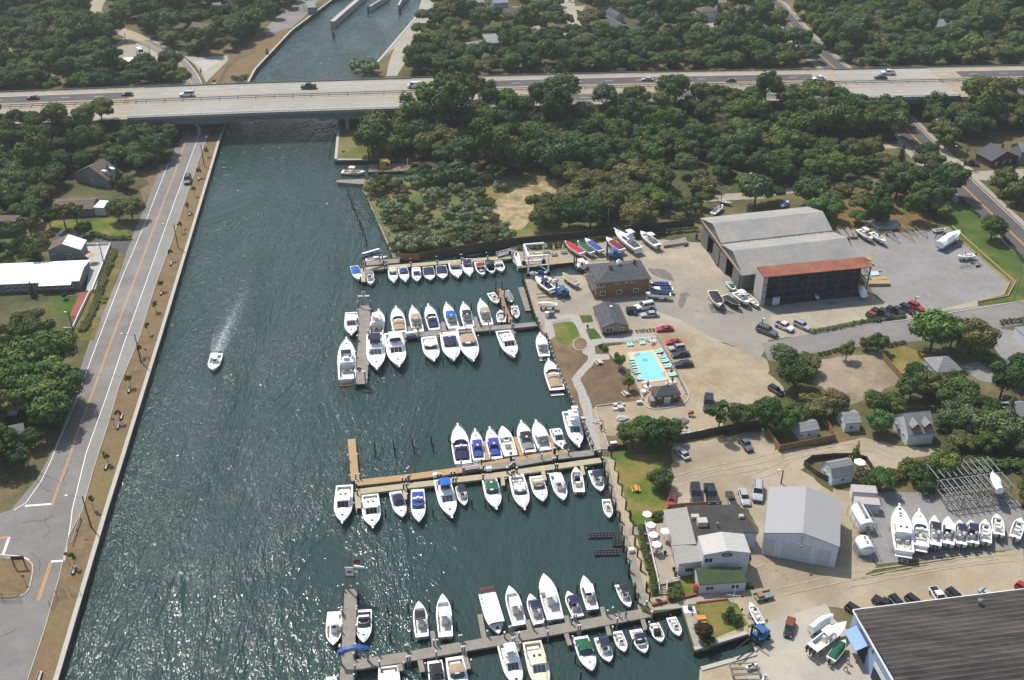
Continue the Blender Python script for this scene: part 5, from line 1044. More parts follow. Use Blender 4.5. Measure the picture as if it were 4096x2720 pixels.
def boat(s,style,wpx,label,land=0,**o):
 """s: bow point then stern point in the photo"""
 bow,stern=pp(s);zz=land+.9 if land else WZ+.95
 if o.get('zz')is not None:zz=o['zz']
 o.setdefault('group','boats standing ashore' if land else 'boats moored at the marina docks')
 P0,P1=G(bow,zz+(.35 if not land else .3)),G(stern,zz)
 d=P0-P1;d.z=0;L_=d.length*1.0;mid=(P0+P1)/2
 B=wpx/KZ*dep(mid)/FPX
 dirc=abs(d.y)/L_
 if dirc<.8:B=min(B,L_*.36)
 B=max(min(B,L_*.48),L_*.26)
 root=make_boat(style,L_,B,label,(mid.x,mid.y,(land if land else WZ)),math.atan2(d.y,d.x),o)
 if land and o.get('stand',1):
  st=thing('boat_stands','stands under '+' '.join(label.split()[:12]),'boat stand',(mid.x,mid.y,0),math.atan2(d.y,d.x),'steel stands under the boats ashore')
  for x in(-.3,.05,.3):MB().box(x*L_-.25,x*L_+.25,-.3,.3,0,land-.36).build('keel_block',mat('old_timber',(120,104,84),.9,var=.2),st)
  for sx in(-.33,.15):
   for sy in(-1,1):
    q=MB();tp=(sx*L_,sy*B*.36,land+.08)
    for ax,ay in((-.35,.2),(.35,.2),(0,-.3)):q.tube((sx*L_+ax,sy*(B*.42)+sy*ay,.02),tp,.035,n=4)
    q.build('jack_stand',STANDM,st)
 return root
OB=dict
T='top dock'
BT=[('11 950,1010 905,885','cov',85,'white runabout, bright blue cover with green stripe, at outer end of the top dock',OB(cov='bright',stripe='green',c1=.6)),('11 1060,1050 1035,930','cc',90,'white boat with gray console moored right of the top dock outer finger',OB(can='gray')),('11 1270,1035 1258,895','exp',90,'white cuddy cruiser with cream seats, leftmost of the row along the top dock',OB(cov='cream')),('11 1380,1027 1350,888','exp',92,'white cruiser with blue-gray cockpit cover, second in the top dock row',OB(cov='blue')),('11 1487,1025 1475,898','sedan',86,'small white hardtop boat, third in the top dock row',OB(pul=0)),('11 1610,1012 1585,892','cov',105,'cream speedboat, navy cover and wooden foredeck stripe, left of the pair at top dock',OB(cov='navy',c1=.66,stripe2='teak',hull='cream')),('11 1725,1000 1705,880','cov',102,'cream speedboat, navy cover and wooden foredeck stripe, right of the pair at top dock',OB(cov='navy',c1=.66,stripe2='teak',hull='cream')),('11 1864,993 1822,838','exp',116,'white express cruiser with tan bimini in the top dock row',OB(can='tan')),('11 1970,978 1938,822','exp',98,'white cruiser with navy bimini at the top dock',OB(can='navy',xc=.46)),('11 2095,967 2050,845','run',92,'small white boat with dark red cover over its cockpit at the top dock',OB(can='maroon')),('11 2182,952 2138,822','run',92,'dark green and white boat with green bimini at the top dock',OB(can='dkgreen',sole='dkgreen',cov='dkgreen')),('11 2268,932 2225,828','run',88,'small open white runabout at the inner end of the top dock',OB(sole='sole')),('11 1215,790 1010,825','sail',40,'cream sailboat with tall mast moored behind the blue yacht yard sign',OB(fb=.9)),('11 880,1525 882,1318','sedan',128,'white cruiser with plain white roof moored outside the upper T pier',OB(rh=())),('11 1132,1300 1108,1515','fly',134,'white sport fishing boat with tan cockpit moored inside the upper T pier',OB(can='cream',sole='tan')),('11 1290,1275 1330,1505','exp',132,'white cruiser with taupe cockpit cover above the second dock, leftmost of the row',OB(cov='tan')),('11 1443,1270 1500,1500','exp',108,'white cruiser with tan bimini above the second dock',OB(can='tan',xc=.52)),('11 1588,1255 1648,1480','exp',116,'white cruiser with navy cockpit cover above the second dock',OB(cov='navy')),('11 1755,1240 1828,1465','exp',112,'white cruiser with bright blue bimini above the second dock',OB(can='bright')),('11 1912,1235 1968,1452','exp',108,'white cruiser with black bimini above the second dock',OB(can='black')),('11 2070,1207 2140,1435','exp',112,'white cruiser with tan bimini, rightmost and highest above the second dock',OB(can='tan')),('11 2228,1222 2165,1128','cc',80,'small open white boat left of the little brown finger pier',OB(ob=1)),('11 2360,1215 2300,1108','cov',74,'small boat under a gray cover right of the little brown finger pier',OB(cov='gray',hull='gray',c1=.9)),('11 2255,1283 2265,1395','cc',85,'small white center console below the little brown finger pier',OB(ob=1,can=None)),('21 45,1360 18,1250','cc',75,'white open boat with gray outboard beside the gray floating dock',OB(ob=1,obw=1)),('12 836,12 842,378','fly',166,'big white sport fishing boat with teak-edged cockpit outside the lower T pier',OB(outr=0,sole='sole',plat='teak',enc=1,rails=1)),('12 1117,290 1097,-42','fly',172,'big white motor yacht with navy flybridge top inside the lower T pier',OB(can='navy',enc=1)),('12 1322,262 1262,-52','fly',178,'white flybridge yacht with wide black windshield below the second dock',OB(can='white',dark=1,enc=1)),('12 1642,197 1588,-25','exp',150,'white hardtop cruiser, first of the three together below the second dock',OB(can='white')),('12 1826,197 1768,-62','exp',165,'white express cruiser with curved windshield, middle of three below the second dock',OB(cov='sole',can='navy')),('12 2007,212 1918,-108','exp',172,'white cruiser with tan bimini and dark windshield, last of three below the second dock',OB(can='tan',xc=.55)),('22 18,165 -85,-78','sedan',152,'white cruiser with black roof windows, alone near the right end of the second dock',OB(dark=1)),('21 258,1510 22 300,152','exp',112,'white boat with twin outboards moored stern down against the bulkhead',OB(ob=2,can='white')),('22 338,195 418,468','exp',152,'classic navy-hulled launch with cream deck and teak platform by the bulkhead',OB(hull='navyhull',deck='white',sole='cream',cov='tan',xc=.56)),('22 617,992 528,668','fly',152,'white sport fishing boat with tower moored by the path and bulkhead',OB(tower=1,outr=1,deck='white',can='white')),('12 1860,798 1912,1148','exp',166,'large white cruiser with navy cockpit covers, leftmost above the third dock',OB(cov='navy')),('12 2020,838 2058,1112','exp',120,'white cruiser with royal blue covers, left one of the blue pair above the third dock',OB(cov='blue',can='blue')),('12 2155,820 2218,1098','exp',126,'white cruiser with royal blue covers, right one of the blue pair above the third dock',OB(cov='blue',can='blue')),('12 2270,798 2352,1070','cc',134,'white boat with open gray cockpit and outboards above the third dock',OB(ob=2,xc=.62)),('22 85,762 162,1038','exp',140,'white cruiser with dark enclosed cockpit above the third dock',OB(cov='gray',ob=2,can='black')),('22 220,755 312,1018','exp',142,'white cruiser with gray open cockpit and hardtop above the third dock',OB(can='white',ob=2)),('22 462,990 392,815','sedan',112,'small white cabin boat moored bow down above the third dock',OB()),('13 795,120 12 818,1345','sedan',170,'white cruiser with three black windows at the outer end of the third dock',OB(dark=1)),('13 1077,158 12 1052,1428','sedan',170,'white cruiser with black roof hatches, second below the third dock',OB(dark=1)),('13 1355,66 12 1283,1398','exp',126,'white cruiser with navy bimini, third below the third dock',OB(can='navy',cov='gray')),('13 1503,116 12 1490,1382','exp',134,'white open boat with royal blue seat covers below the third dock',OB(cov='blue',xc=.56,pul=0)),('13 1806,72 12 1712,1290','fly',166,'white flybridge cruiser with bright blue top below the third dock',OB(can='bright',enc=1)),('12 1926,1517 1878,1340','cc',96,'small white center console with navy top beside the blue-topped cruiser',OB(can='navy',ob=2)),('12 2217,1556 2148,1268','exp',150,'white cruiser with green bimini below the third dock',OB(can='green')),('22 116,1562 38,1248','exp',156,'white cruiser with open wraparound cockpit below the third dock',OB(sole='sole',xc=.56)),('22 290,1487 218,1255','exp',136,'white cruiser with tan cockpit cover below the third dock',OB(cov='tan')),('22 480,1478 395,1225','cc',126,'white center console with white T-top below the third dock',OB(can='white',ob=2)),('22 586,1168 622,1400','cc',112,'white center console with navy console cover moored bow up below the third dock',OB(cov='navy',ob=2)),('22 826,1388 750,1198','cc',112,'white boat with dark navy top nearest the boardwalk below the third dock',OB(can='navy',ob=1)),('23 902,62 22 868,1462','cc',86,'small white skiff with red trim tied to the boardwalk pilings',OB(ob=1)),('13 711,1245 727,935','cc',150,'white center console with hardtop moored outside the fuel pier',OB(can='white',ob=2)),('13 990,1222 1002,918','exp',142,'white speedboat with long black cockpit canvas inside the fuel pier',OB(cov='black',xc=.5,pul=0)),('13 1500,840 1532,1168','cc',132,'white center console with black T-top and twin outboards above the fourth dock',OB(can='black',ob=2)),('13 1720,778 1750,1172','cc',142,'long white center console with white hardtop above the fourth dock',OB(can='white',ob=2)),('13 2242,1150 2122,770','trawler',158,'white houseboat with long white roof and brown stern awning',OB()),('13 2335,702 23 72,1062','cc',142,'white center console with white hardtop right of the houseboat',OB(can='white',ob=2)),('23 165,768 252,1045','cc',122,'white center console with large navy T-top just right of the hardtop boat by the houseboat',OB(can='navy',ob=1)),('23 290,595 402,1012','cc',168,'largest white sport boat with twin engines and white cabin top above the fourth dock',OB(can='white',ob=2,xc=.6)),('23 515,740 612,978','cc',118,'white boat with navy T-top and covered seat below it above the fourth dock',OB(can='navy',ob=1,cov='navy')),('23 660,605 745,915','cc',122,'white pilothouse boat with dark cabin door above the fourth dock',OB(can='white',ob=2,xc=.66,cov='black')),('23 1088,887 990,680','cc',102,'small white boat with black top lying alone near the boardwalk steps',OB(can='black',ob=1)),('13 700,1760 702,1530','sedan',128,'white cabin boat cut by the bottom edge left of the lower pier',OB()),('13 1240,1830 1222,1440','sedan',204,'wide white motor yacht cut by the bottom edge below the fourth dock',OB(rh=())),('13 1690,1720 1648,1388','exp',150,'white cruiser with black rounded canvas below the fourth dock',OB(cov='black',can='black')),('13 1895,1720 1828,1355','exp',180,'white cruiser with tan canvas and wide windshield below the fourth dock',OB(can='tan')),('23 60,1640 -62,1230','fly',176,'white flybridge cruiser with radar arch below the fourth dock',OB(can='white')),('23 300,1690 182,1218','sedan',196,'cream-decked trawler yacht with tan cabin roof below the fourth dock',OB(deck='cream',roof='cream')),('23 742,1482 628,1165','exp',160,'white cruiser with large green cockpit canopy below the fourth dock',OB(can='green',cov='green')),('23 902,1392 812,1165','cc',130,'white center console with square navy T-top below the fourth dock',OB(can='navy',ob=1)),('23 1042,1295 968,1110','cc',104,'plain white open skiff with black outboard below the fourth dock',OB(ob=1)),('23 1232,1308 1138,1095','run',128,'white bowrider with navy bimini below the fourth dock',OB(can='navy',ob=1)),('23 1382,1203 1305,1035','cc',112,'white open boat with small black console cover below the fourth dock',OB(cov='black',ob=1)),('23 1547,1147 1468,980','cc',102,'small white open boat in the corner by the concrete quay',OB(ob=1)),('02 1958,272 2000,122','cc',118,'white motorboat with hardtop and twin outboards under way in the canal',OB(can='white',ob=2,xc=.6,group='boats under way')),('10 1010,1580 790,1580','cc',78,'cream workboat with small canopy beside the crane barge',OB(can='cream',hull='cream',deck='cream')),]
for s,st,wd,lab,o in BT:boat(s,st,wd,lab,0,**o)
BL=[('21 488,655 652,765','cov',75,'white speedboat under a bright red cover on stands by the fence',1.0,OB(cov='red',c1=.92)),('21 603,652 742,758','cov',72,'white speedboat under a green cover on stands by the fence',1.0,OB(cov='green',c1=.9)),('21 673,630 826,742','cov',74,'white speedboat under a blue cover on stands by the fence',1.0,OB(cov='blue',c1=.75)),('21 868,620 1022,733','cov',74,'white speedboat with faded red cover next to the big flybridge boat',1.0,OB(cov='maroon',c1=.72)),('21 948,558 1168,730','fly',100,'big white flybridge fishing boat standing ashore by the fence',1.2,OB(can='white')),('21 1185,565 1348,695','cc',90,'white center console with white top standing ashore by the trailers',1.1,OB(can='white',ob=1)),('21 468,945 602,1043','cov',70,'white boat under a tan cover standing near the travel lift slip',1.0,OB(cov='tan',c1=.92)),('21 214,980 368,1100','exp',84,'white cruiser with navy canvas standing ashore by the bulkhead',1.1,OB(cov='navy',can='navy')),('21 298,976 438,1082','exp',76,'white cruiser with tan canvas standing right behind the navy-topped one',1.1,OB(cov='tan')),('21 232,1218 416,1232','cov',60,'tan-covered boat with dark waterline carried by the blue forklift',1.0,OB(cov='cream',c1=.9)),('21 1270,1033 1460,1042','cov',52,'blue and white boat under striped blue cover, farthest of three by the office',.7,OB(cov='blue',hull='blue',c1=.85,stripe='ltblue')),('21 1285,1078 1486,1092','cov',60,'cream-bowed boat with royal blue cover, middle one of three by the office',.7,OB(cov='dkblue',c1=.6,hull='ltblue')),('21 1230,1128 1466,1146','cov',60,'white-sided speedboat with navy covers, nearest of three by the office',.8,OB(cov='navy',c1=.82)),('21 1925,1248 1848,1112','cov',104,'white-hulled boat with black covers standing on the wet asphalt',1.1,OB(cov='black',c1=.88)),('21 2103,1245 1958,1152','cov',78,'black speedboat standing beside the black-covered one',.9,OB(cov='black',hull='blackhull',c1=.95)),('21 2185,1218 2058,1122','cc',88,'white center console with rounded top standing by the rack shed',1.1,OB(can='white',ob=1)),('21 2275,1245 2160,1135','skiff',70,'cluttered old work skiff against the wall of the rack shed',.4,OB(seat='tan',hull='gray')),('21 2055,1095 1998,1022','run',62,'little white boat with aqua cover beside the metal shed wall',.6,OB(cov='aqua')),('31 968,630 836,545','cc',66,'white boat with oval top, left one of two at the back of the gravel yard',1.0,OB(can='white',ob=1)),('31 1085,652 956,570','cc',66,'open white boat, right one of two at the back of the gravel yard',1.0,OB(ob=1)),('31 1768,565 1580,690','wrap',70,'shrink-wrapped white cruiser standing beside the timber retaining wall',1.2,OB(bottom='ltblue')),('31 1640,525 1534,550','skiff',42,'small weathered gray dinghy in the corner of the gravel yard',.4,OB(hull='gray',seat='tan')),('31 1750,785 1905,775','cc',62,'small white console boat on a trailer beside the retaining wall',.7,OB(ob=1)),('33 1206,-24 1256,390','sedan',186,'largest white yacht standing first in the row of boats ashore',1.3,OB(hs=(.9,.8,.74),dark=1)),('33 1390,14 1412,335','exp',148,'white cruiser with open cockpit, second in the row ashore',1.2,OB(sole='sole')),('33 1534,52 1546,325','cc',112,'white center console with black top and twin engines, third in the row ashore',1.1,OB(can='black',ob=2)),('33 1660,58 1666,312','cc',112,'white pilothouse boat with covered console, fourth in the row ashore',1.1,OB(can='white',cov='black',ob=1,xc=.66)),('33 1768,88 1786,312','cc',106,'white center console with navy top, fifth in the row ashore',1.1,OB(can='navy',ob=1)),('33 1873,88 1896,302','cc',110,'white boat with navy top and navy cover, sixth in the row ashore',1.1,OB(can='navy',cov='navy',ob=1)),('33 2003,83 2012,292','cc',108,'open white boat without top, seventh in the row ashore',1.0,OB(ob=1)),('33 2113,28 2132,222','cc',108,'open white boat set back from the row, eighth ashore',1.0,OB(ob=1)),('33 2335,68 2278,248','cc',104,'open white boat slanting at the right edge of the boat row',1.0,OB(ob=1)),('33 608,950 395,1095','wrap',84,'shrink-wrapped white boat on the concrete apron by the blue building',1.0,OB(bottom='ltblue')),('33 722,1035 408,1275','cc',124,'big white fishing boat with hardtop on the concrete apron',1.1,OB(can='white',ob=3,xc=.62)),('33 716,1190 580,1368','cov',100,'flat green-covered boat with white rim on the concrete apron',.7,OB(cov='green',c1=.86,ob=1)),('23 2195,842 2302,1040','cc',86,'white open boat standing beside the flagpole lawn',1.0,OB(ob=1)),]
for s,st,wd,lab,ld,o in BL:boat(s,st,wd,lab,ld,**o)
boat('32 2070,1208 2140,1385','wrap',78,'white wrapped boat stored high on the empty steel rack',3.4,stand=0)
boat('31 855,1060 890,1150','wrap',70,'white wrapped boat standing in the right end of the rack shed',.9,stand=0)
boat('31 440,1130 470,1160','cov',60,'white-bowed boat poking out of the middle of the rack shed',1.5,stand=0,cov='gray')
boat('23 2278,1392 2165,1440','pwc',44,'white and black jet ski on the landing near the lower slip',.25,stand=0)
boat('23 2350,1490 2325,1568','pwc',46,'white jet ski at the bottom edge beside the landing frame',.25,stand=0)
for s,lab,c in(('21 1800,60 1740,-10','derelict cream cruiser among the trees behind the sheds','cream'),('21 2030,290 1925,270','pale green dinghy upside in the undergrowth behind the sheds','ltblue'),('21 1945,310 1850,395','old white boat lying on rusty trailer frames behind the sheds','white'),('31 190,275 130,320','small boat with blue tarpaulin in the bushes behind the sheds','bright'),('21 2320,60 2200,20','abandoned pale boat half hidden under dark trees','gray'),('20 925,1560 1010,1555','scrap boat deep under the oak behind the fence','white')):
 boat(s,'skiff' if c!='bright' else 'cov',45,lab,.5,stand=0,hull=c if c!='bright' else 'white',cov='bright')
boat('20 230,232 180,250','skiff',24,'small white boat parked beside the white house at the top',.5,stand=0)
boat('20 850,170 930,180','skiff',24,'small white boat behind the black pickup near the hedge',.5,stand=0)
wk=bpy.data.materials.new('wake_foam');wk.use_nodes=True;n=wk.node_tree.nodes;L=wk.node_tree.links;b=n['Principled BSDF'];b.inputs['Base Color'].default_value=(.62,.7,.68,1);b.inputs['Roughness'].default_value=.9
ge=n.new('ShaderNodeNewGeometry');at=n.new('ShaderNodeAttribute');at.attribute_name='foam'
t1=n.new('ShaderNodeTexNoise');t1.inputs['Scale'].default_value=1.6;t1.inputs['Detail'].default_value=6;t1.inputs['Roughness'].default_value=.75;L.new(ge.outputs['Position'],t1.inputs['Vector'])
ad=n.new('ShaderNodeMath');ad.operation='ADD';L.new(t1.outputs['Fac'],ad.inputs[0]);L.new(at.outputs['Fac'],ad.inputs[1])
mr=n.new('ShaderNodeMapRange');L.new(ad.outputs[0],mr.inputs[0]);mr.inputs[1].default_value=.92;mr.inputs[2].default_value=1.25;mr.inputs[4].default_value=.6;L.new(mr.outputs[0],b.inputs['Alpha'])
wp=gp('02 2000,118 2040,-10',WZ)+gp('01 2080,1480 2150,1340 2230,1180 2330,960',WZ);wp=resample(smooth_line(wp,2),2.0);n_=len(wp)
vs=[];fs=[];fo=[]
for i,p in enumerate(wp):
 d=(wp[min(i+1,n_-1)]-wp[max(i-1,0)]).normalized();nn=Vector((-d.y,d.x,0));u=i/(n_-1);ww=2.0+6.0*u
 for k in range(7):
  v=(k-3)/3;e=(1-abs(v)**1.5)*(.66-.30*u)+(.24*(1-u)if abs(abs(v)-.66)<.1 else 0);vs.append(p+nn*ww*v+Vector((0,0,.02)));fo.append(max(0,e)if abs(v)<.99 and u<.99 else 0)
for i in range(n_-1):
 for k in range(6):fs.append((i*7+k,i*7+k+1,(i+1)*7+k+1,(i+1)*7+k))
o=MB();o.add(vs,fs);o=o.build('wake',wk);a=o.data.attributes.new('foam','FLOAT','POINT')
a.data.foreach_set('value',fo);tag(o,'foamy white wake trailing behind the moving motorboat','wake',None,'stuff')
M_dk=dict(gray=striped('gray_dock_planks',(176,168,156),(140,134,124),.28,axis='X',frac=.18,rgb3=(158,150,140),rough=.9),pale=striped('pale_dock_planks',(214,202,170),(182,170,140),.28,axis='X',frac=.16,rgb3=(200,188,158),rough=.9),new=striped('new_dock_planks',(208,178,132),(178,146,104),.28,axis='X',frac=.16,rgb3=(194,164,120),rough=.85),brown=striped('brown_dock_planks',(190,152,116),(156,122,92),.28,axis='X',frac=.16,rgb3=(176,140,106),rough=.9),dark=mat('dark_timber',(96,88,76),.9,var=.25,vs=1))
M_pile=mat('tarred_piling',(74,68,58),.9,var=.25,vs=1.5);M_pilew=mat('weathered_piling',(168,166,160),.85,var=.15,vs=1.5);M_cap=mat('piling_cap',(246,246,246),.5,k=.8)
PM={}
def pile_mesh(kind):
 if kind in PM:return PM[kind]
 q=MB();m_=M_pilew if kind=='w' else M_pile;top=1.35 if kind in 'wd' else 2.3
 q.tube((0,0,-2.5),(0,0,top),.17,n=8,r2=.15)
 if kind!='m':q.tube((0,0,top+.001),(0,0,top+.16),.2,1,n=8,r2=.05)
 o=q.build('piling',[m_,M_cap]);me=o.data;bpy.data.objects.remove(o);PM[kind]=me;return me
def piling(parent,x,y,kind='w',z=0):
 o=bpy.data.objects.new('piling',pile_mesh(kind));COL.objects.link(o);o.location=(x,y,z);o.parent=parent;return o
DZ=-.15
def dock(label,segs,mk,wd,piles='w',sp=5.2,name='dock',z=DZ,both=True,cat='dock'):
 """segs: list of centre-line strings (main first) with widths; one dock = one thing"""
 segs=[segs]if isinstance(segs,str)else segs
 lines=[gp(s.split('|')[0],z)for s in segs];ws=[float(s.split('|')[1])if '|' in s else wd for s in segs]
 o0=lines[0][0];root=thing(name,label,cat,(o0.x,o0.y,0));npl=0
 for li,(ln,w_)in enumerate(zip(lines,ws)):
  for i,(a,b)in enumerate(zip(ln,ln[1:])):
   d=b-a;L_=d.length;an=math.atan2(d.y,d.x)
   zz=z-(.012*li)-.004*i
   q=MB();q.box(0,L_,-w_/2,w_/2,zz-.22,zz);q.box(.1,L_-.1,-w_/2+.1,-w_/2+.25,zz-.55,zz-.22).box(.1,L_-.1,w_/2-.25,w_/2-.1,zz-.55,zz-.22)
   o=q.build('walkway' if li==0 else 'finger_walkway',M_dk[mk],root);o.location=(a.x-o0.x,a.y-o0.y,0);o.rotation_euler=(0,0,an)
   if piles:
    k=max(1,int(L_/sp));t=d/L_;nn=Vector((-t.y,t.x,0))
    for j in range(k+1):
     if npl>94 or(li>0 and j==0):continue
     c=a+t*min(L_-.2,max(.2,L_*j/k));jit=RND.uniform(-.3,.3)
     for sg in((-1,1)if(both and w_>1.1)else(1,)):
      p=c+nn*sg*(w_/2+.18)+t*jit*(j%2);piling(root,p.x-o0.x,p.y-o0.y,piles);npl+=1
 return root
dock('long pale timber top dock along the dark fence with a short outer finger',['11 985,912 1200,895 1900,838 2361,800 21 20,785|1.9','11 985,905 990,1030|1.2'],'pale',1.9,'d',6)
dock('old gray dock platform under the blue yacht yard sign',['11 1000,862 1330,832|2.6'],'gray',2.6,'d',5)
dock('narrow gray walkway running down along the meadow bulkhead',['11 1005,180 1045,250 1290,808'],'gray',1.5,'d',7,both=False)
dock('second dock of gray planks with fingers joining the shore',['12 1030,-20 1500,-52 2361,-128 21 260,1415|2.0','11 1415,1440 1420,1510|1.0','11 1725,1400 1735,1480|1.0','11 2015,1350 2050,1450|1.0','12 1355,-60 1360,60|.9','12 1650,-50 1660,20|.9','12 2002,-70 2030,10|.9','12 2360,-100 2370,-20|.9'],'gray',2.0,'w',5.5)
dock('wide gray T pier at the outer end of the second dock',['11 1000,1250 1000,1568 12 985,150 965,405|3.0'],'gray',3.0,'w',4.2)
dock('small brown finger pier standing up from the second dock',['11 2240,1095 2285,1250 2350,1405|1.3'],'brown',1.3,'m',4)
dock('gray floating dock beside the bulkhead below the travel lift',['21 95,1080 165,1295|2.4'],'gray',2.4,None,z=WZ+.5,name='floating_dock')
dock('new golden timber dock with a long outer arm, third dock upper walkway',['12 915,1318 1400,1265 1900,1195 2361,1110 22 515,1030|1.9','12 880,912 915,1295|1.7','12 2100,930 2140,1105|.9','22 30,890 90,1065|.9','22 335,880 395,1030|.9'],'new',1.9,'w',6.2)
dock('old gray walkway beside the golden one, joining the stone path',['12 2080,1178 2361,1145 22 400,1075 760,1035|1.9'],'gray',1.9,'d',6)
dock('lower pale gray walkway of the third dock with cleats and short fingers',['12 925,1400 1380,1345 1700,1310 1830,1290 2361,1228 22 0,1222 400,1165 820,1105|1.7','12 935,1400 945,1550|1.2','12 1370,1360 1375,1470|.8','12 2270,1250 2280,1340|.8','22 280,1190 305,1290|.8','22 640,1145 660,1240|.8','12 1640,1335 1720,1300|.8'],'pale',1.7,'d',5.2)
dock('fuel pier of weathered planks running up to the shell sign',['13 875,730 865,960 850,1300 835,1580|2.3'],'gray',2.3,'w',3.3)
dock('fourth dock of weathered planks with many fingers, nearest the bottom',['13 900,1430 1400,1350 1900,1260 2361,1180 23 0,1175 600,1065 1275,940|2.2','13 1625,1115 1645,1265|.8','13 2065,960 2105,1190|.9','23 140,1010 170,1120|.9','23 500,970 520,1070|.8','23 830,890 855,1000|.8','23 1170,840 1190,940|.8','13 1510,1370 1535,1490|.9','13 1320,1400 1335,1480|.9','13 1915,1290 1960,1460|.8','23 30,1190 45,1300|.9','23 495,1120 535,1240|.8','23 875,1050 900,1150|.8','23 1200,985 1235,1100|.8'],'gray',2.2,'w',4.6)
dock('gray boardwalk along the bulkhead from the third to the fourth dock',['22 868,1075 930,1320 1000,1568 23 1042,100 1080,330 1132,560 1185,760 1218,860|1.8'],'gray',1.8,'m',3.0,name='boardwalk',z=.04,both=True)
dock('small gray footbridge from the boardwalk to the restaurant deck',['23 1070,195 1165,195|2.2'],'gray',2.2,None,name='footbridge',z=.1)
bk=[p for p in gp('22 345,30 410,230 500,440 600,660 690,850 745,985',-.1)];rt=thing('bulkhead','row of tall dark pilings and timber cap along the path bulkhead','bulkhead',(bk[0].x,bk[0].y,0))
bl=[p-Vector((bk[0].x,bk[0].y,0))for p in resample(bk,1.9)]
for p in bl[:60]:piling(rt,p.x-.35,p.y,'w')
q=MB();band(q,bl,-.1,.35,.2,0,-1.8);q.build('cap_timber',M_dk['dark'],rt)
bk2=gp('21 105,1005 150,1150 190,1290 265,1500 22 330,-20',-.1);rt=thing('bulkhead','dark timber bulkhead with pilings below the forklift yard','bulkhead',(bk2[0].x,bk2[0].y,0));bl=[p-Vector((bk2[0].x,bk2[0].y,0))for p in resample(bk2,2.2)]
for p in bl:piling(rt,p.x-.3,p.y,'m',-.9)
q=MB();band(q,bl,-.1,.3,.2,0,-1.8);q.build('cap_timber',M_dk['dark'],rt)
def mpile(s,lab,gr,z=WZ):
 for p in pp(s):
  P=G(p,.9);o=bpy.data.objects.new('mooring_piling',pile_mesh('m'));COL.objects.link(o);o.location=(P.x,P.y,z-.1);tag(o,lab,'piling',gr)
mpile('11 843,180 857,215 877,255 893,300 911,350 931,400 953,450 966,475 982,535 1004,585 1016,640','dark mooring pile in the slanting line off the meadow walkway','mooring piles off the meadow walkway')
mpile('12 1090,945 1100,1010 1265,920 1277,992 1440,905 1455,970 1615,885 1632,950','lone dark mooring pile in the empty slips above the golden dock','mooring piles in the empty slips')
mpile('12 1778,865 1795,930 1942,845 2073,830 2220,820 2361,835 22 10,800 165,780 318,765 22 530,985','dark mooring pile between the boat bows above the third dock','mooring piles above the third dock')
mpile('13 1190,-10 1408,0 1630,-15 12 1990,1470 22 160,1330 22 345,1330 22 527,1300 22 700,1285 12 2115,1470 2330,1400','dark mooring pile between the boats below the third dock','mooring piles below the third dock')
mpile('13 1210,870 1400,860 1597,845 1812,825 1232,1130 1850,1025 1430,1110','dark mooring pile beside the slips near the fuel pier','mooring piles near the fuel pier')
mpile('23 82,765 248,730 430,710 602,685 772,665 935,645','dark mooring pile between the boats above the fourth dock','mooring piles above the fourth dock')
mpile('23 585,1330 765,1290 955,1245 1120,1190 1255,1060 1440,1085 637,1490 400,1560','dark mooring pile between the boats below the fourth dock','mooring piles below the fourth dock')
mpile('11 1200,1310 1375,1285 1527,1270 1685,1255 1830,1235 1985,1225 2142,1205','dark mooring pile between the bows above the second dock','mooring piles above the second dock')
mpile('12 1565,150 1725,160 1885,130 2055,110 2250,60','dark mooring pile between the bows below the second dock','mooring piles below the second dock')
mpile('11 1118,980 1208,960 1318,975 1425,960 1540,950 1655,945 1775,935 1905,925 2022,930 2118,920 2212,910 2310,890','dark mooring pile between the bows in the top row','mooring piles in the top row')
p=gp('23 715,228 962,220 978,382 748,388',WZ+.4);fr=thing('floating_cube_dock','U-shaped black plastic cube float beside the boardwalk','floating dock',(p[0].x,p[0].y,WZ));P=[v-Vector((p[0].x,p[0].y,0))for v in p]
for a,b in((P[0],P[1]),(P[1],P[2]),(P[2],P[3])):
 q=MB();d=b-a;k=int(d.length/.62);t=d/d.length;nn=Vector((-t.y,t.x,0));e=3 if a is not P[1]else 3
 for i in range(k+1):
  for j in range(e):
   c=a+t*(i*.62)+nn*((j-1)*.62)
   if b is P[2]and(i<2 or i>k-2):continue
   q.box(c.x-.27,c.x+.27,c.y-.27,c.y+.27,-.1,.42,t=.05)
 q.build('float_arm',mat('black_plastic',(44,46,54),.5,var=.15),fr)
p=gp('11 740,100 1005,85 1012,130 985,132',WZ+.9);q=MB().prism([v[:2]for v in gp('11 738,92 1005,82 1014,128 960,130 750,112',WZ+1.0)],WZ-.3,WZ+1.0);tag(q.build('wooden_float',M_dk['gray']),'old gray wooden barge float moored at the meadow corner','barge')
q=MB().prism([v[:2]for v in gp('11 1015,95 1400,66 1400,80 1015,110',-.1)],WZ-1,-.05);tag(q.build('timber_bulkhead',M_dk['dark']),'dark timber bulkhead walkway beside the crane barge inlet','bulkhead')
A_,an,L_,D_=frame(*pp('11 1030,22 1430,10 10 1030,1525'),WZ+.9);D_=7.2
bg_=thing('crane_barge','rusty deck barge with yellow crane cab and timber deck clutter','barge',(A_.x,A_.y,WZ),an)
MB().box(0,L_,0,D_,-.4,.9).build('hull',M_dk['dark'],bg_);MB().box(.3,L_-.3,.3,D_-.3,.9,.98).build('deck',mat('barge_deck',(172,154,132),.9,rgb2=(110,92,76),vs=1.5,var=.3),bg_)
q=MB();q.loft([[(L_*.28,y,1.0),(L_*.28,y,3.4),(L_*.30,y,3.7),(L_*.45,y,3.7),(L_*.52,y,3.0),(L_*.52,y,1.0)]for y in(2.4,4.8)]);q.build('crane_cab',mat('crane_yellow',(226,192,84),.5,var=.05),bg_)
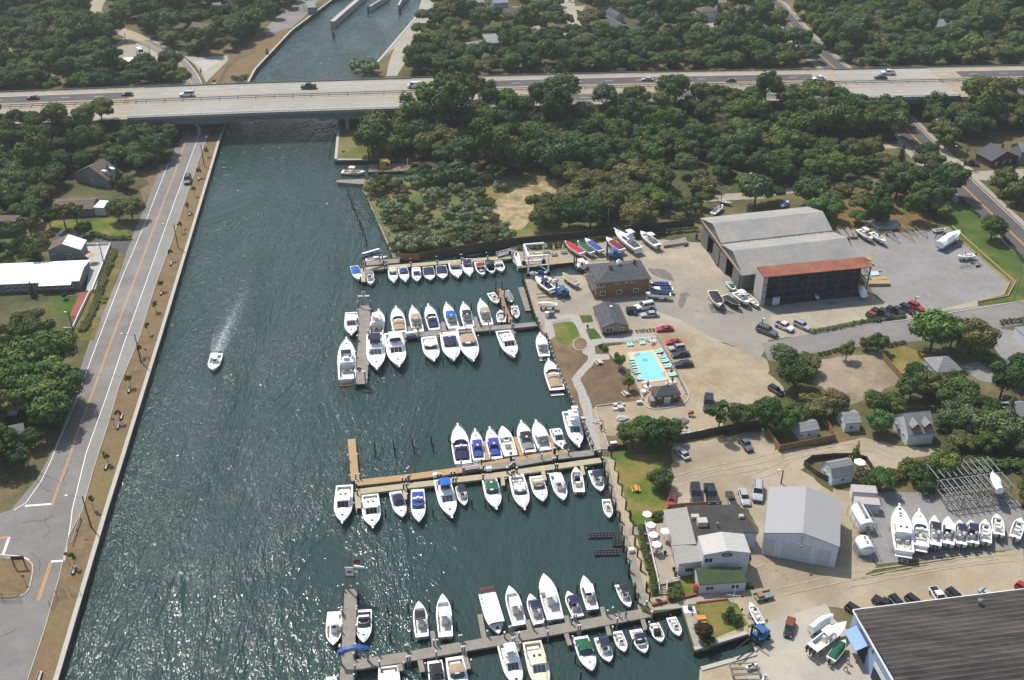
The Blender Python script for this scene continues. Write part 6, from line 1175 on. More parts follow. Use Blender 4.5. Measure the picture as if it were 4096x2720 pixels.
MB().box(L_*.42,L_*.50,2.38,2.42,1.9,2.9).build('window',M_glass,bg_);MB().tube((.5,D_-.6,-2),(.2,D_-.3,8.5),.22).build('spud',M_dark,bg_);MB().tube((L_-1.2,.8,-1),(L_-1.0,1.0,5),.12).build('spud',M_cap,bg_)
q=MB();
for i in range(14):a=(RND.uniform(1,L_*.9),RND.uniform(.6,D_-.6),1.1);q.beam(a,(a[0]+RND.uniform(-3,3),a[1]+RND.uniform(-.6,.6),1.15),.2,.2)
q.build('timber_stack',M_dk['brown'],bg_)
for s,w_,h,lab in(('10 705,215 800,130 940,10 1010,-60',2.2,1.5,'long concrete lock guide wall in the canal with a lamp post'),('10 1050,70 1130,20 1230,-40',1.0,1.2,'short green timber fender wall in the canal'),('10 1315,60 1340,10 1400,-40',1.0,1.2,'dark timber fender near the right lock wall')):
 q=MB();band(q,gp(s,.5),-w_/2,w_/2,h,0,WZ-1);o=q.build('guide_wall',M_kerb);tag(o,lab,'wall')
for s,lab in(('10 712,250 715,320','timber dolphin at the tip of the lock guide wall'),('10 1030,60 1033,85','piling cluster left of the green fender wall'),('10 1325,75 1328,98','piling cluster at the end of the dark timber fender')):
 a,b=gp(s,.3);q=MB()
 for k in range(6):q.tube((b.x+.4*math.cos(k),b.y+.4*math.sin(k),WZ-1),(b.x+.2*math.cos(k),b.y+.2*math.sin(k),1.6),.18)
 tag(q.build('dolphin',M_pile),lab,'piling cluster')
def sign_frame(name,label,P,an,w_,zb,h,bm,txts=(),posts=True,pm=M_pilew,cat='sign'):
 r=thing(name,label,cat,(P.x,P.y,0),an)
 for sx in(-1,1):
  if posts:MB().box(sx*w_/2-.12,sx*w_/2+.12,-.12,.12,-1.5,zb+h).build('post',pm,r)
 b_=MB().box(-w_/2,w_/2,-.14,-.05,zb,zb+h).build('sign_board',bm,r)
 for body,size,z,m_,dx in txts:t=text_mesh(body,size,m_,b_);t.rotation_euler=(math.pi/2,0,0);t.location=(dx,-.16,z)
 return r
M_sblue=mat('sign_blue',(28,66,140),.5);M_sw=mat('sign_white',(244,244,244),.5,k=.8);M_sred=mat('sign_red',(196,28,34),.5)
a,b=gp('11 985,895 1140,848');sg=sign_frame('yacht_yard_sign','blue signboard on posts at the outer end of the top dock',(a+b)/2,ang(a,b),(b-a).length*1.05,2.7,1.5,M_sblue,[('Modern Yachts',1.15,3.6,M_sw,0)])
MB().box(-(b-a).length*.5,(b-a).length*.5,-.3,.1,4.3,4.4).box(-(b-a).length*.5,(b-a).length*.5,-.9,-.6,4.5,4.6).build('lamp_rail',M_sw,sg)
for s,lab in(('11 955,1258 1045,1256','white goal-post frame with round red sign at the top of the T pier'),('12 915,390 1010,390','white goal-post frame with round red sign at the bottom of the T pier')):
 a,b=gp(s);m_=(a+b)/2;r=thing('pier_sign',lab,'sign',(m_.x,m_.y,0),ang(a,b));w_=(b-a).length;hh=3.0
 for sx in(-1,1):MB().box(sx*w_/2-.13,sx*w_/2+.13,-.13,.13,-1.5,hh).build('post',M_pilew,r)
 MB().box(-w_/2-.2,w_/2+.2,-.15,.15,hh,hh+.22).build('crossbar',M_cap,r)
 q=MB();c=[(.62*math.cos(i*math.pi/10),-.05,hh+.85+.62*math.sin(i*math.pi/10))for i in range(20)];q.loft([c,[(x,.05,z)for x,y,z in c]][::-1]);dsk=q.build('disc',M_sw,r)
 q=MB();c=[(.52*math.cos(i*math.pi/10),-.09,hh+.85+.52*math.sin(i*math.pi/10))for i in range(20)];q.loft([c,[(x,-.055,z)for x,y,z in c]][::-1]);q.build('red_face',M_sred,dsk);MB().box(-.42,.42,-.12,-.092,hh+.73,hh+.93).build('bar',M_sw,dsk)
a,b=gp('13 845,728 918,728');m_=(a+b)/2;w_=(b-a).length;sf=sign_frame('fuel_sign','fuel pier sign with a yellow and red scallop shell on white',m_,ang(a,b),w_,3.0,2.6,M_sw)
MB().box(-w_/2,w_/2,-.18,-.145,3.0,3.5).build('lower_panel',mat('sign_slate',(84,88,112),.5),sf);t=text_mesh('Plus',.3,M_sw,sf);t.rotation_euler=(math.pi/2,0,0);t.location=(-w_*.25,-.2,3.25)
def shell(k,y,m_,nm):
 pts=[(-.42,-.62),(-.38,-.38),(-.98,-.25)]+[(-1.12*math.cos(i*math.pi/12)*1.0,.62*math.sin(i*math.pi/12)+.0+.0)for i in range(13)]+[(.98,-.25),(.38,-.38),(.42,-.62)]
 pts=[(x*k,z*k)for x,z in pts];q=MB().prism(pts,0,.03);o=q.build(nm,m_,sf);o.rotation_euler=(math.pi/2,0,0);o.location=(0,y,4.45);return o
shell(w_*.36,-.145,M_sred,'shell_border');sh_=shell(w_*.31,-.18,mat('shell_yellow',(236,164,40),.5),'shell')
for i in range(1,8):
 q=MB();an_=math.pi*i/8;q.beam((.12*math.cos(math.pi-an_),-.56*w_*.31+.0,.035),(math.cos(math.pi-an_)*.98*w_*.31,math.sin(an_)*.5*w_*.31,.035),.04,.02);q.build('shell_rib',M_sred,sf).parent=sh_
P=m_+Vector((w_/2+.1,0,0));fg=thing('flag_pole','short pole with red flag and white wind sock on the fuel sign','flagpole',(P.x,P.y,0));MB().tube((0,0,2),(0,0,7.4),.05).build('pole',M_chr,fg)
q=MB();q.loft([[(x,.1*math.sin(x*3),6.3+.2*x),(x,.1*math.sin(x*3)+.03,6.3+.2*x),(x,.1*math.sin(x*3)+.03,7.2+.25*x),(x,.1*math.sin(x*3),7.2+.25*x)]for x in(0,.4,.8,1.3)]);q.build('flag',M_sred,fg);q=MB();q.loft([[(x,r*math.cos(i),5.7-.12*x+r*math.sin(i))for i in(0,1.05,2.1,3.14,4.2,5.2)]for x,r in((.05,.3),(1.0,.26),(2.0,.18))]);q.build('wind_sock',M_sw,fg)
a,b=gp('13 775,1420 1045,1385');m_=(a+b)/2;w_=(b-a).length;r=thing('arch_sign','blue arched dock entrance sign with white lettering on gray posts','sign',(m_.x,m_.y,0),ang(a,b))
for sx in(-1,1):MB().box(sx*w_*.46-.15,sx*w_*.46+.15,-.15,.15,-1.6,3.2).build('post',M_pilew,r)
q=MB();ar=lambda x:3.2+.75*(1-(x/(w_*.5))**2);q.loft([[(x,-.4,ar(x)),(x,-.4,ar(x)-.75),(x,.35,ar(x)-.75),(x,.35,ar(x))]for x in[w_*.53*(i/10-1)for i in range(21)]]);bd=q.build('arch_board',mat('arch_blue',(44,92,176),.5),r)
for body,z,s,dx,dy in(('HAMPTON',3.62,.5,.2,0),('WATERCRAFT & MARINE',3.3,.36,0,0)):
 t=text_mesh(body,s,M_sw,bd);t.rotation_euler=(math.pi/2,0,0);t.location=(dx,-.43,z)
c=gp('21 165,985 340,940 290,890 95,885 ');P0=G(pp('21 150,985')[0]);P1=G(pp('21 335,970')[0]);P2=G(pp('21 95,885')[0])
an=ang(P0,P1);w_=(P1-P0).length;dd=7.2;tl=thing('travel_lift','white tubular travel lift straddling the boat slip','boat lift',(P0.x,P0.y,0),an);hh=6.3
for y in(0,dd):
 q=MB();q.beam((0,y,.6),(0,y,hh),.4,.4).beam((w_,y,.6),(w_,y,hh),.35,.35).beam((0,y,hh),(w_,y,hh),.45,.45).beam((0,y,.9),(w_,y,.9),.45,.4).beam((0,y,hh-.3),(w_,y,1.2),.22,.22).beam((0,y,3.4),(w_,y,3.4),.22,.22);q.build('side_frame',M_cap,tl)
MB().beam((0,0,hh),(0,dd,hh),.5,.5).build('top_beam',M_cap,tl)
for x in(0,w_):
 for y in(0,dd):MB().tube((x,y-.3,.62),(x,y+.3,.62),.6,n=14).build('wheel',M_dark,tl)
MB().box(w_*.45,w_*.75,-.9,-.25,.8,1.9).build('engine_box',mat('lift_blue',(36,104,190),.5),tl);MB().box(w_*.1,w_*.35,-.8,-.25,.9,1.7).build('winch',M_cap,tl)
q=MB().prism([v[:2]for v in gp('21 20,772 62,765 88,885 52,888',.3)],-1.5,.4);tag(q.build('lift_pier',M_cap),'white narrow runway pier beside the shingle patch','pier')
for s,lab in(('11 2225,800 21 10,760','white aluminium gangway lying at the inner end of the top dock'),('12 1900,1200 2050,1178','white aluminium gangway between the two upper walkways of the third dock')):
 a,b=gp(s);r=thing('gangway',lab,'gangway',(a.x,a.y,0),ang(a,b));L_=(b-a).length;MB().box(0,L_,-.6,.6,.25,.35).build('tread',M_rail,r);railing(r,[(0,-.6),(L_,-.6)],.3,.9,M_cap,'handrail');railing(r,[(0,.6),(L_,.6)],.3,.9,M_cap,'handrail')
for s,lab in(('12 1385,-35 1470,-45','white dock box on the second dock near the left finger'),('12 1635,1275 1680,1270','white dock box between blue-topped cruiser and dock'),('12 2130,1215 2175,1208','white dock box above the green-topped cruiser'),('23 1080,400 1108,398','white dock box on the boardwalk by the restaurant'),('21 305,1365 340,1365','white fuel dispenser cabinet on the stone terrace'),('21 345,1362 392,1358','dark dispenser cabinet right of the white one on the terrace')):
 a,b=gp(s);r=thing('dock_box',lab,'dock box',(a.x,a.y,0),ang(a,b));L_=max(1.0,(b-a).length);m_=M_cap if 'dark' not in lab else M_gravel;h_=1.5 if 'cabinet' in lab else .7;MB().box(0,L_,0,.8,0,h_).build('box',m_,r);MB().box(-.04,L_+.04,-.04,.84,h_+.001,h_+.1,t=.04).build('lid',m_,r)
PAINT={}
def paint(nm,rgb):
 if nm not in PAINT:PAINT[nm]=mat('car_paint_'+nm,rgb,.3,coat=.7,k=.75)
 return PAINT[nm]
CAR=dict(white=(236,238,238),silver=(178,182,186),gray=(96,102,112),black=(30,32,36),green=(34,58,56),navy=(30,36,60),red=(196,28,34),dred=(176,30,20),tan=(150,146,134),yellow=(226,176,60))
M_tyre=mat('tyre',(30,30,32),.9);M_hub=mat('hubcap',(170,172,176),.35,metal=.6);M_lampw=mat('headlight_glass',(236,238,240),.2,k=.8);M_lampr=mat('tail_light_red',(150,24,24),.3);M_cg=mat('car_glass',(30,38,46),.08,spec=.8)
VT={}
def vloft(q,st,m=0):
 rings=[]
 for x,w_,zb,zs_,zt,tp in st:rings.append([(x,-w_*.96,zb),(x,-w_,zb+(zs_-zb)*.5),(x,-w_*.97,zs_),(x,-w_*tp,zt),(x,w_*tp,zt),(x,w_*.97,zs_),(x,w_,zb+(zs_-zb)*.5),(x,w_*.96,zb)])
 q.loft(rings,m);return q
def vehicle_type(ty,col):
 """every vehicle is modelled 4.8 m long, 1.8 m wide, front towards +x"""
 r=bpy.data.objects.new({'sedan':'car','coupe':'car','conv':'convertible','suv':'suv','pickup':'pickup_truck','van':'van','jeep':'jeep','wagon':'car','cart':'golf_cart'}[ty],None);COL.objects.link(r);pm=paint(col,CAR[col])
 w_=.9;H_={'sedan':1.42,'coupe':1.3,'conv':1.3,'suv':1.75,'pickup':1.75,'van':2.0,'jeep':1.8,'wagon':1.55,'cart':1.8}[ty]
 hood={'sedan':.86,'coupe':.82,'conv':.82,'suv':1.05,'pickup':1.05,'van':1.12,'jeep':1.05,'wagon':.9,'cart':.7}[ty]
 b=MB();
 if ty=='pickup':
  vloft(b,[(-2.4,.86,.4,.95,1.0,.92),(-2.35,.9,.35,.98,1.05,.93),(.0,.9,.35,.98,1.05,.93),(1.0,.9,.35,.95,1.05,.9),(2.1,.88,.38,.9,1.0,.85),(2.4,.82,.45,.8,.9,.8)])
 elif ty=='van':vloft(b,[(-2.4,.88,.4,1.1,1.16,.95),(1.2,.9,.35,1.1,1.16,.93),(2.0,.88,.38,1.0,1.1,.85),(2.4,.82,.45,.85,.95,.8)])
 else:vloft(b,[(-2.4,.82,.42,hood-.12,hood-.04,.85),(-2.25,.89,.35,hood-.05,hood+.02,.85),(-1.3,.9,.3,hood,hood+.03,.88),(.6,.9,.3,hood,hood+.03,.88),(1.2,.9,.32,hood-.02,hood+.02,.86),(2.1,.87,.36,hood-.14,hood-.08,.82),(2.4,.78,.45,hood-.26,hood-.2,.8)])
 b.build('body',pm,r)
 x={'sedan':(-1.9,-1.25,.3,1.05),'coupe':(-1.8,-.9,.1,.95),'suv':(-2.3,-2.1,.35,1.0),'pickup':(-.75,-.65,.55,1.05),'van':(-2.32,-2.25,1.15,1.75),'jeep':(-2.1,-2.05,.35,.7),'wagon':(-2.25,-1.9,.3,1.05),'conv':(0,0,.5,1.0),'cart':(-.9,-.8,.6,.8)}[ty]
 if ty in('conv',):
  MB().box(-1.5,.45,-.62,.62,hood+.02,hood+.06).build('cabin_opening',M_dark,r);q=MB()
  for sx in(-.9,-.05):
   for sy in(-.36,.36):q=MB().box(sx-.25,sx+.1,sy-.24,sy+.24,hood,hood+.22);q.box(sx-.32,sx-.2,sy-.24,sy+.24,hood+.22,hood+.5);q.build('seat',mat('tan_seat',(150,132,112),.7),r)
  MB().loft([[(.95,-.72,hood),(.95,.72,hood)],[(.5,-.62,H_),(.5,.62,H_)]],0,False,False,False).build('windscreen',M_cg,r)
 else:
  g=MB();gw=.80 if ty not in('sedan','coupe','wagon')else .76;zt=H_-.06
  g.loft([[(x[0],-gw,hood),(x[0],gw,hood)][::1]+[(x[1],gw*.86,zt),(x[1],-gw*.86,zt)],[(x[3],-gw,hood),(x[3],gw,hood)]+[(x[2],gw*.86,zt),(x[2],-gw*.86,zt)]]);gl=g.build('windows',M_cg,r)
  pil=MB()
  xs_={'van':[x[0],-.9,.5,x[3]],'suv':[x[0],-1.1,-.1,x[3]]}.get(ty,[x[0],(x[1]+x[2])/2,x[3]])
  for sy in(-1,1):
   for xa,xb in((x[0],x[1]),((x[1]+x[2])/2,(x[1]+x[2])/2),(x[3],x[2])):pil.beam((xa,sy*(gw+.005),hood),(xb,sy*gw*.87,zt),.06 if ty!='van' else .1,.1)
   if ty=='van':pil.box(x[0]+.1,.35,sy*(gw-.02)-.02,sy*(gw-.02)+.02,hood,zt-.05)
  rf=MB();rm=(x[1]-.03,x[2]+.05);rf.loft([[(rm[0],-gw*.88,zt),(rm[0]+.04,-gw*.82,H_),(rm[0]+.04,gw*.82,H_),(rm[0],gw*.88,zt)],[(rm[1],-gw*.88,zt),(rm[1]-.06,-gw*.82,H_),(rm[1]-.06,gw*.82,H_),(rm[1],gw*.88,zt)]])
  o=rf.build('roof',pm if ty!='jeep' else mat('soft_top',(150,72,56),.85),r);pil.build('pillars',pm,r)
  if ty=='suv':
   q=MB()
   for sy in(-.55,.55):q.beam((x[1]+.1,sy,H_+.06),(x[2]-.1,sy,H_+.06),.05,.05)
   q.build('roof_rack',M_dark,o)
 if ty=='pickup':MB().box(-2.28,-.82,-.74,.74,1.052,1.075).build('cargo_bed',mat('bed_liner',(50,50,52),.9),r)
 wr=.34 if ty in('sedan','coupe','conv','wagon')else .4
 for sx in(-1.45,1.5):
  for sy in(-1,1):
   wh=MB().tube((sx,sy*.70,wr),(sx,sy*.92,wr),wr,n=14).build('wheel',M_tyre,r);MB().tube((sx,sy*.915,wr),(sx,sy*.93,wr),wr*.6,n=10).build('hubcap',M_hub,wh)
 for sy in(-1,1):
  MB().box(2.25,2.42,sy*.62-.16,sy*.62+.16,hood-.36,hood-.2,t=.01).build('headlight',M_lampw,r);MB().box(-2.43,-2.3,sy*.72-.12,sy*.72+.12,hood-.25,hood-.1,t=.01).build('tail_light',M_lampr,r)
 MB().box(2.3,2.47,-.8,.8,.35,.52).build('bumper',pm if ty in('sedan','coupe','conv')else M_dark,r)
 return r
LEN=dict(sedan=4.75,coupe=4.5,conv=4.4,suv=4.95,pickup=5.6,van=5.4,jeep=4.0,wagon=4.6,cart=2.6)
def car(s,ty,col,label,z=0.0,gr='cars parked around the marina',sc=None):
 """s: front end then rear end in the photo"""
 f_,b_=pp(s);F,B=G(f_,z+.6),G(b_,z+.6);d=F-B;L_=d.length;k=max(.8,min(1.12,L_/LEN[ty]))*LEN[ty]/4.8
 if sc:k=sc*LEN[ty]/4.8
 kw=k*1.0 if ty in('sedan','coupe','conv','wagon')else k*1.04
 cat={'suv':'suv','pickup':'pickup truck','van':'van','jeep':'jeep','cart':'golf cart'}.get(ty,'car')
 key=(ty,col)
 if key not in VT:
  r=vehicle_type(ty,col);VT[key]=r;tag(r,label,cat,gr);r.location=((F+B)/2).to_2d().to_3d()+Vector((0,0,z+.01));r.rotation_euler=(0,0,math.atan2(d.y,d.x));r.scale=(k,kw,kw)
 else:r=dup(VT[key],((F.x+B.x)/2,(F.y+B.y)/2,z+.01),math.atan2(d.y,d.x),label,gr,(k,kw,kw));r['category']=cat
 return r
HW='cars driving on the highway'
for s,ty,c,lab in(('00 245,900 360,900','sedan','green','dark green sedan on the asphalt lanes at the far left of the highway'),('00 1120,865 1228,868','sedan','green','dark green sedan on the highway left of the white SUV'),('00 1652,875 1796,870','suv','white','white SUV driving onto the highway bridge'),('10 415,802 557,800','pickup','black','black pickup truck driving on the middle of the highway bridge'),('10 1398,795 1530,795','van','white','white cargo van at the right end of the highway bridge'),('20 248,768 378,762','suv','green','dark green SUV on the asphalt highway right of the lone tree'),('20 1195,728 1302,732','sedan','silver','silver sedan on the highway beside the dark SUV'),('20 1330,750 1447,748','suv','gray','dark gray SUV just behind the silver sedan on the highway'),('20 1970,738 2068,740','sedan','navy','small dark blue car on the highway right of centre'),('30 412,722 530,720','sedan','white','white sedan on the pale highway section at upper right'),('30 1045,672 1172,674','pickup','white','white pickup truck in the far lane over the county road'),('30 980,712 1096,712','sedan','black','black sedan in the near lane beside the white pickup')):car(s,ty,c,lab,HZ+.05,HW)
for s,ty,c,lab in(('00 1070,222 1136,248','suv','black','dark car on the curving pale road at top left'),('00 1325,520 1262,458','van','white','white van parked in the sandy lot at top left'),('00 1978,790 1972,735','jeep','yellow','yellow utility truck by the canal bank above the bridge'),('01 1722,140 1740,50','suv','green','green SUV on the shoulder of the riverside road'),('21 1125,1280 1310,1245','suv','white','white SUV parked behind the little gray-roofed office'),('21 1190,1335 1352,1325','sedan','silver','silver sedan parked next to the white SUV by the office'),('21 1328,1468 1487,1455','coupe','dred','orange-red sports car on the sandy lot by itself'),('22 1418,18 1560,5','coupe','red','bright red car at the top of the row beside the pool'),('22 1452,80 1592,62','suv','silver','silver SUV in the row beside the pool'),('22 1475,140 1635,118','sedan','navy','dark blue sedan just below the silver SUV by the pool'),('22 1490,228 1668,212','sedan','navy','dark blue sedan, lowest of the row beside the pool'),('22 1515,985 1625,1095','sedan','silver','silver sedan parked diagonally below the big bush'),('22 2200,1020 2110,905','pickup','gray','dark gray pickup parked under the trees by the board fence'),('22 1462,1540 1480,1405','conv','red','red convertible by the round shrub at the lawn edge'),('22 1700,1525 1685,1335','suv','black','long black SUV, first in the row behind the restaurant'),('22 1855,1520 1812,1342','pickup','black','black pickup, second in the row behind the restaurant'),('22 2045,1530 2000,1398','conv','green','dark green convertible in the row behind the restaurant'),('22 2165,1520 2120,1372','sedan','silver','silver sedan in the row behind the restaurant'),('22 2262,1495 2268,1318','suv','silver','pale SUV next to the white metal shed behind the restaurant'),('22 1805,660 1815,520','suv','navy','dark blue car half hidden by the leaning pine'),('32 130,500 15,430','suv','navy','dark blue car parked at the end of the sandy lot near the hedge'),('31 1040,1385 910,1325','jeep','black','black jeep, leftmost in the row at the street hedge'),('31 1138,1360 960,1290','pickup','black','black pickup, second in the row at the street hedge'),('31 1258,1335 1098,1268','pickup','black','black pickup, third in the row at the street hedge'),('31 1350,1320 1220,1252','suv','black','black SUV left of the red one at the street hedge'),('31 1432,1290 1292,1232','suv','red','red SUV at the right end of the row by the street hedge'),('31 228,1480 70,1412','pickup','white','white pickup parked by the street hedge'),('31 385,1470 245,1405','suv','silver','silver SUV right of the white pickup at the hedge'),('31 80,1525 21 2260,1455','suv','gray','gray SUV left of the white pickup at the hedge'),('30 1945,1520 1805,1500','pickup','black','black pickup in the drive of the dark brown house'),('33 180,1165 215,1010','jeep','black','black jeep with rust-red soft top on the concrete apron'),('33 1110,890 1040,850','pickup','black','black pickup bed showing behind the big blue building'),('33 1230,900 1165,830','suv','black','black SUV behind the big blue building'),('33 1390,880 1325,830','suv','black','smaller black SUV behind the big blue building'),('33 1610,860 1530,740','pickup','white','white pickup with empty bed behind the big blue building'),('33 1765,830 1695,770','suv','black','black SUV right of the white pickup behind the blue building'),('33 2080,810 2000,755','sedan','silver','silver car roof behind the big blue building'),('33 2420,760 2340,715','suv','red','dark red car at the right end behind the blue building'),('33 850,960 770,910','suv','black','black vehicle at the upper left corner of the blue building'),('20 880,165 795,160','pickup','black','black pickup truck in the hedge-lined yard, top centre'),('20 560,12 525,0','sedan','white','pale car on the side street at the very top'),('20 250,200 205,195','pickup','black','black pickup beside the white house, top centre'),('30 1600,1590 1550,1540','sedan','silver','silver car beside the county road at the right')):car(s,ty,c,lab)
def forklift(s,label,col,mastc,hm=5.2,flip=1):
 f_,b_=gp(s);d=f_-b_;L_=d.length;an=ang(b_,f_);r=thing('forklift',label,'forklift',(b_.x,b_.y,0),an,'marina forklifts')
 MB().box(0,L_,-1.0,1.0,.5,1.5,t=.12).box(0,L_*.35,-.95,.95,1.5,2.0,t=.15).build('body',col,r)
 q=MB()
 for x in(L_*.4,L_*.8):
  for y in(-.85,.85):q.beam((x,y,1.5),(x,y,2.9),.1,.1)
 q.box(L_*.36,L_*.84,-.95,.95,2.9,3.0);q.build('cab_guard',col,r);MB().box(L_*.45,L_*.6,-.3,.3,1.5,2.0).build('seat',M_dark,r)
 for x,rr in((L_*.15,.5),(L_*.85,.6)):
  for y in(-1,1):wh=MB().tube((x,y*.75,rr),(x,y*1.15,rr),rr,n=14).build('wheel',M_tyre,r);MB().tube((x,y*1.14,rr),(x,y*1.17,rr),rr*.5,n=10).build('hubcap',M_hub,wh)
 q=MB()
 for y in(-.7,.7):q.beam((L_+.35,y,.2),(L_+.35,y,hm),.25,.3)
 for z in(.5,hm*.5,hm-.2):q.beam((L_+.35,-.7,z),(L_+.35,.7,z),.2,.25)
 q.build('mast',mastc,r)
 for y in(-.8,.8):MB().box(L_+.5,L_+5.8,y-.12,y+.12,.9,1.0).build('fork',M_dark,r)
FB=mat('forklift_blue',(58,116,176),.45,var=.05)
forklift('21 885,815 1005,812','blue forklift with black mast beyond the cedar office',FB,M_dark)
forklift('21 420,1170 522,1160','blue forklift with blue mast lifting the tan-covered boat',FB,FB,4.8)
forklift('21 590,925 700,905','white and gray forklift with black mast beside the slip',M_cap,M_dark)
forklift('23 2235,1230 33 -25,1150','white and blue forklift with dark mast at the lower slip',FB,M_dark,4.2)
def trailer(s,lab,n_=2,m_=None):
 f_,b_=gp(s);L_=(f_-b_).length;r=thing('boat_trailer',lab,'trailer',(b_.x,b_.y,0),ang(b_,f_),'empty boat trailers');m_=m_ or M_rail
 q=MB();
 for y in(-1,1):q.beam((0,y*.95,.55),(L_*.6,y*.95,.55),.12,.14).beam((L_*.6,y*.95,.55),(L_,0,.5),.12,.14)
 for x in(.05,.3,.58):q.beam((x*L_,-.95,.5),(x*L_,.95,.5),.1,.1)
 q.build('frame',m_,r)
 for k in range(n_):
  for y in(-1,1):MB().tube((L_*.2+k*.75,y*1.05,.32),(L_*.2+k*.75,y*1.25,.32),.32,n=12).build('wheel',M_tyre,r)
for s,lab in(('31 1345,670 1200,535','long silver boat trailer in the middle of the gravel yard back row'),('31 1465,635 1380,525','silver boat trailer at the right end of the gravel yard back row'),('31 1210,685 1100,580','boat trailer close to the two white boats at the gravel yard'),('31 1380,625 1270,545','gray trailer with white drawbar at the gravel yard'),('31 1610,725 1780,690','silver trailer pointing left below the shrink-wrapped boat'),('31 1765,905 1960,870','silver trailer pointing left below the white console boat'),('21 1480,720 1620,680','weathered timber-decked trailer by the fence near the sheds'),('31 1535,635 1610,575','small silver trailer behind the shrink-wrapped boat'),('21 2010,200 1860,130','old galvanised trailer in the scrub behind the sheds'),('21 1560,200 1500,140','rusty trailer frame lying in the scrub left of the sheds')):trailer(s,lab)
f_=trailer
a,b=gp('23 2240,830 2361,800');r=thing('utility_trailer','small silver utility trailer carrying tan boxes near the flagpole lawn','trailer',(a.x,a.y,0),ang(a,b));L_=3.4
MB().box(0,L_,-.8,.8,.45,.55).box(0,L_,-.85,-.8,.55,.9).box(0,L_,.8,.85,.55,.9).build('bed',M_rail,r);MB().box(.5,1.6,-.5,.5,.56,1.2).build('crate',M_dk['brown'],r)
for y in(-1,1):MB().tube((L_*.5,y*.9,.3),(L_*.5,y*1.08,.3),.3,n=12).build('wheel',M_tyre,r)
pc=gp('22 1115,125 1290,112 1425,357 1215,380');A=pc[0];an=ang(pc[0],pc[1])
pw=bpy.data.materials.new('pool_water');pw.use_nodes=True;b=pw.node_tree.nodes['Principled BSDF'];b.inputs['Base Color'].default_value=(.21,.53,.58,1);b.inputs['Roughness'].default_value=.12
pl=thing('swimming_pool','rectangular turquoise swimming pool with pale coping and corner steps','swimming pool',(A.x,A.y,0));P=[(v.x-A.x,v.y-A.y)for v in pc]
co=[(v.x-A.x,v.y-A.y)for v in gp('22 1060,120 1310,92 1460,368 1205,402')]
MB().prism(co,-.1,.12).build('coping',mat('pool_coping',(246,220,184),.8,var=.06,vs=1),pl)
MB().prism(P,.05,.135).build('water_surface',pw,pl)
s0=Vector(P[0]);ux=(Vector(P[1])-s0).normalized();uy=(Vector(P[3])-s0).normalized()
for k in range(3):
 r_=1.7-.45*k;MB().prism([tuple(s0)]+[tuple(s0+ux*r_*math.cos(a)+uy*r_*math.sin(a))for a in[i*math.pi/16 for i in range(9)]],.1,.14+.012*k).build('step',mat('pool_step%d'%k,((120,190,200),(150,210,216),(190,232,234))[k],.4),pl)
q=MB();cx=s0+ux*2.3+uy*3.4
for a,b_ in(((-.5,-.45),(.5,-.45)),((.5,-.45),(.5,.45)),((.5,.45),(-.5,.45)),((-.5,.45),(-.5,-.45)),((-.25,-.3),(-.25,.3)),((.2,-.3),(.2,.3)),((-.25,0),(.2,0)),((.2,.3),(.38,.3)),((.2,-.3),(.38,-.3))):q.beam((cx.x+a[0],cx.y+a[1],.15),(cx.x+b_[0],cx.y+b_[1],.15),.08,.02)
q.build('tile_emblem',mat('pool_tile',(40,80,140),.5),pl)
lp=Vector(P[2])+(Vector(P[1])-Vector(P[2])).normalized()*1.6
q=MB();
for dx in(-.25,.25):q.tube((lp.x+dx*uy.x,lp.y+dx*uy.y,.1),(lp.x+dx*uy.x,lp.y+dx*uy.y,.9),.04).tube((lp.x+dx*uy.x,lp.y+dx*uy.y,.9),(lp.x-.6+dx*uy.x,lp.y+dx*uy.y,.15),.04)
q.build('ladder',M_chr,pl)
o=MB().prism([v[:2]for v in gp('22 880,60 1340,0 1600,490 1560,520 1320,520 1280,600 1210,560 1130,380 900,140')],-.1,.05).build('pool_deck',mat('pool_deck_m',(206,182,150),.85,rgb2=(190,168,138),vs=.4,var=.08));o['kind']='structure'
for s,lab in(('22 900,140 1140,380 1205,555','low pale wall with thin rail along the left side of the pool deck'),):
 q=MB();band(q,gp(s),-.12,.12,.6,0,0);tag(q.build('pool_wall',M_kerb),lab,'wall')
railp=gp('22 1335,-10 1480,240 1560,420 1600,500');o=railing(None,[(p.x,p.y)for p in railp],.05,1.1,M_chr,'pool_fence');tag(o,'thin metal fence along the right side of the pool deck','fence')
railp=gp('22 840,40 1330,0');o=railing(None,[(p.x,p.y)for p in railp],.05,1.0,M_cap,'pool_fence');tag(o,'white fence rail along the top of the pool deck','fence')
M_aqua=mat('aqua_lounger',(172,222,212),.7,k=.75)
def lounger():
 r=bpy.data.objects.new('sun_lounger',None);COL.objects.link(r)
 MB().box(-.9,.35,-.3,.3,.28,.36).build('seat',M_aqua,r);MB().loft([[(.36,-.3,.3),(.36,.3,.3),(.36,.3,.38),(.36,-.3,.38)],[(.95,-.3,.68),(.95,.3,.68),(.9,.3,.76),(.9,-.3,.76)]]).build('backrest',M_aqua,r)
 for x in(-.8,.5):
  for y in(-.27,.27):MB().box(x-.04,x+.04,y-.04,y+.04,0,.28).build('leg',M_cap,r)
 return r
L0=lounger();first=True
def place_l(s,an,lab):
 global first
 P=G(pp(s)[0]);P.z=.05
 if first:first=False;L0.location=P;L0.rotation_euler=(0,0,an);tag(L0,lab,'sun lounger','aqua loungers round the pool');return
 dup(L0,P,an,lab,'aqua loungers round the pool')
pa=ang(pc[0],pc[1])
for s in('22 1095,190','22 1103,215','22 1112,240','22 1122,265','22 1133,290','22 1150,310','22 1165,355','22 1175,372'):place_l(s,math.pi+pa,'aqua lounger on the left side of the pool, facing the water')
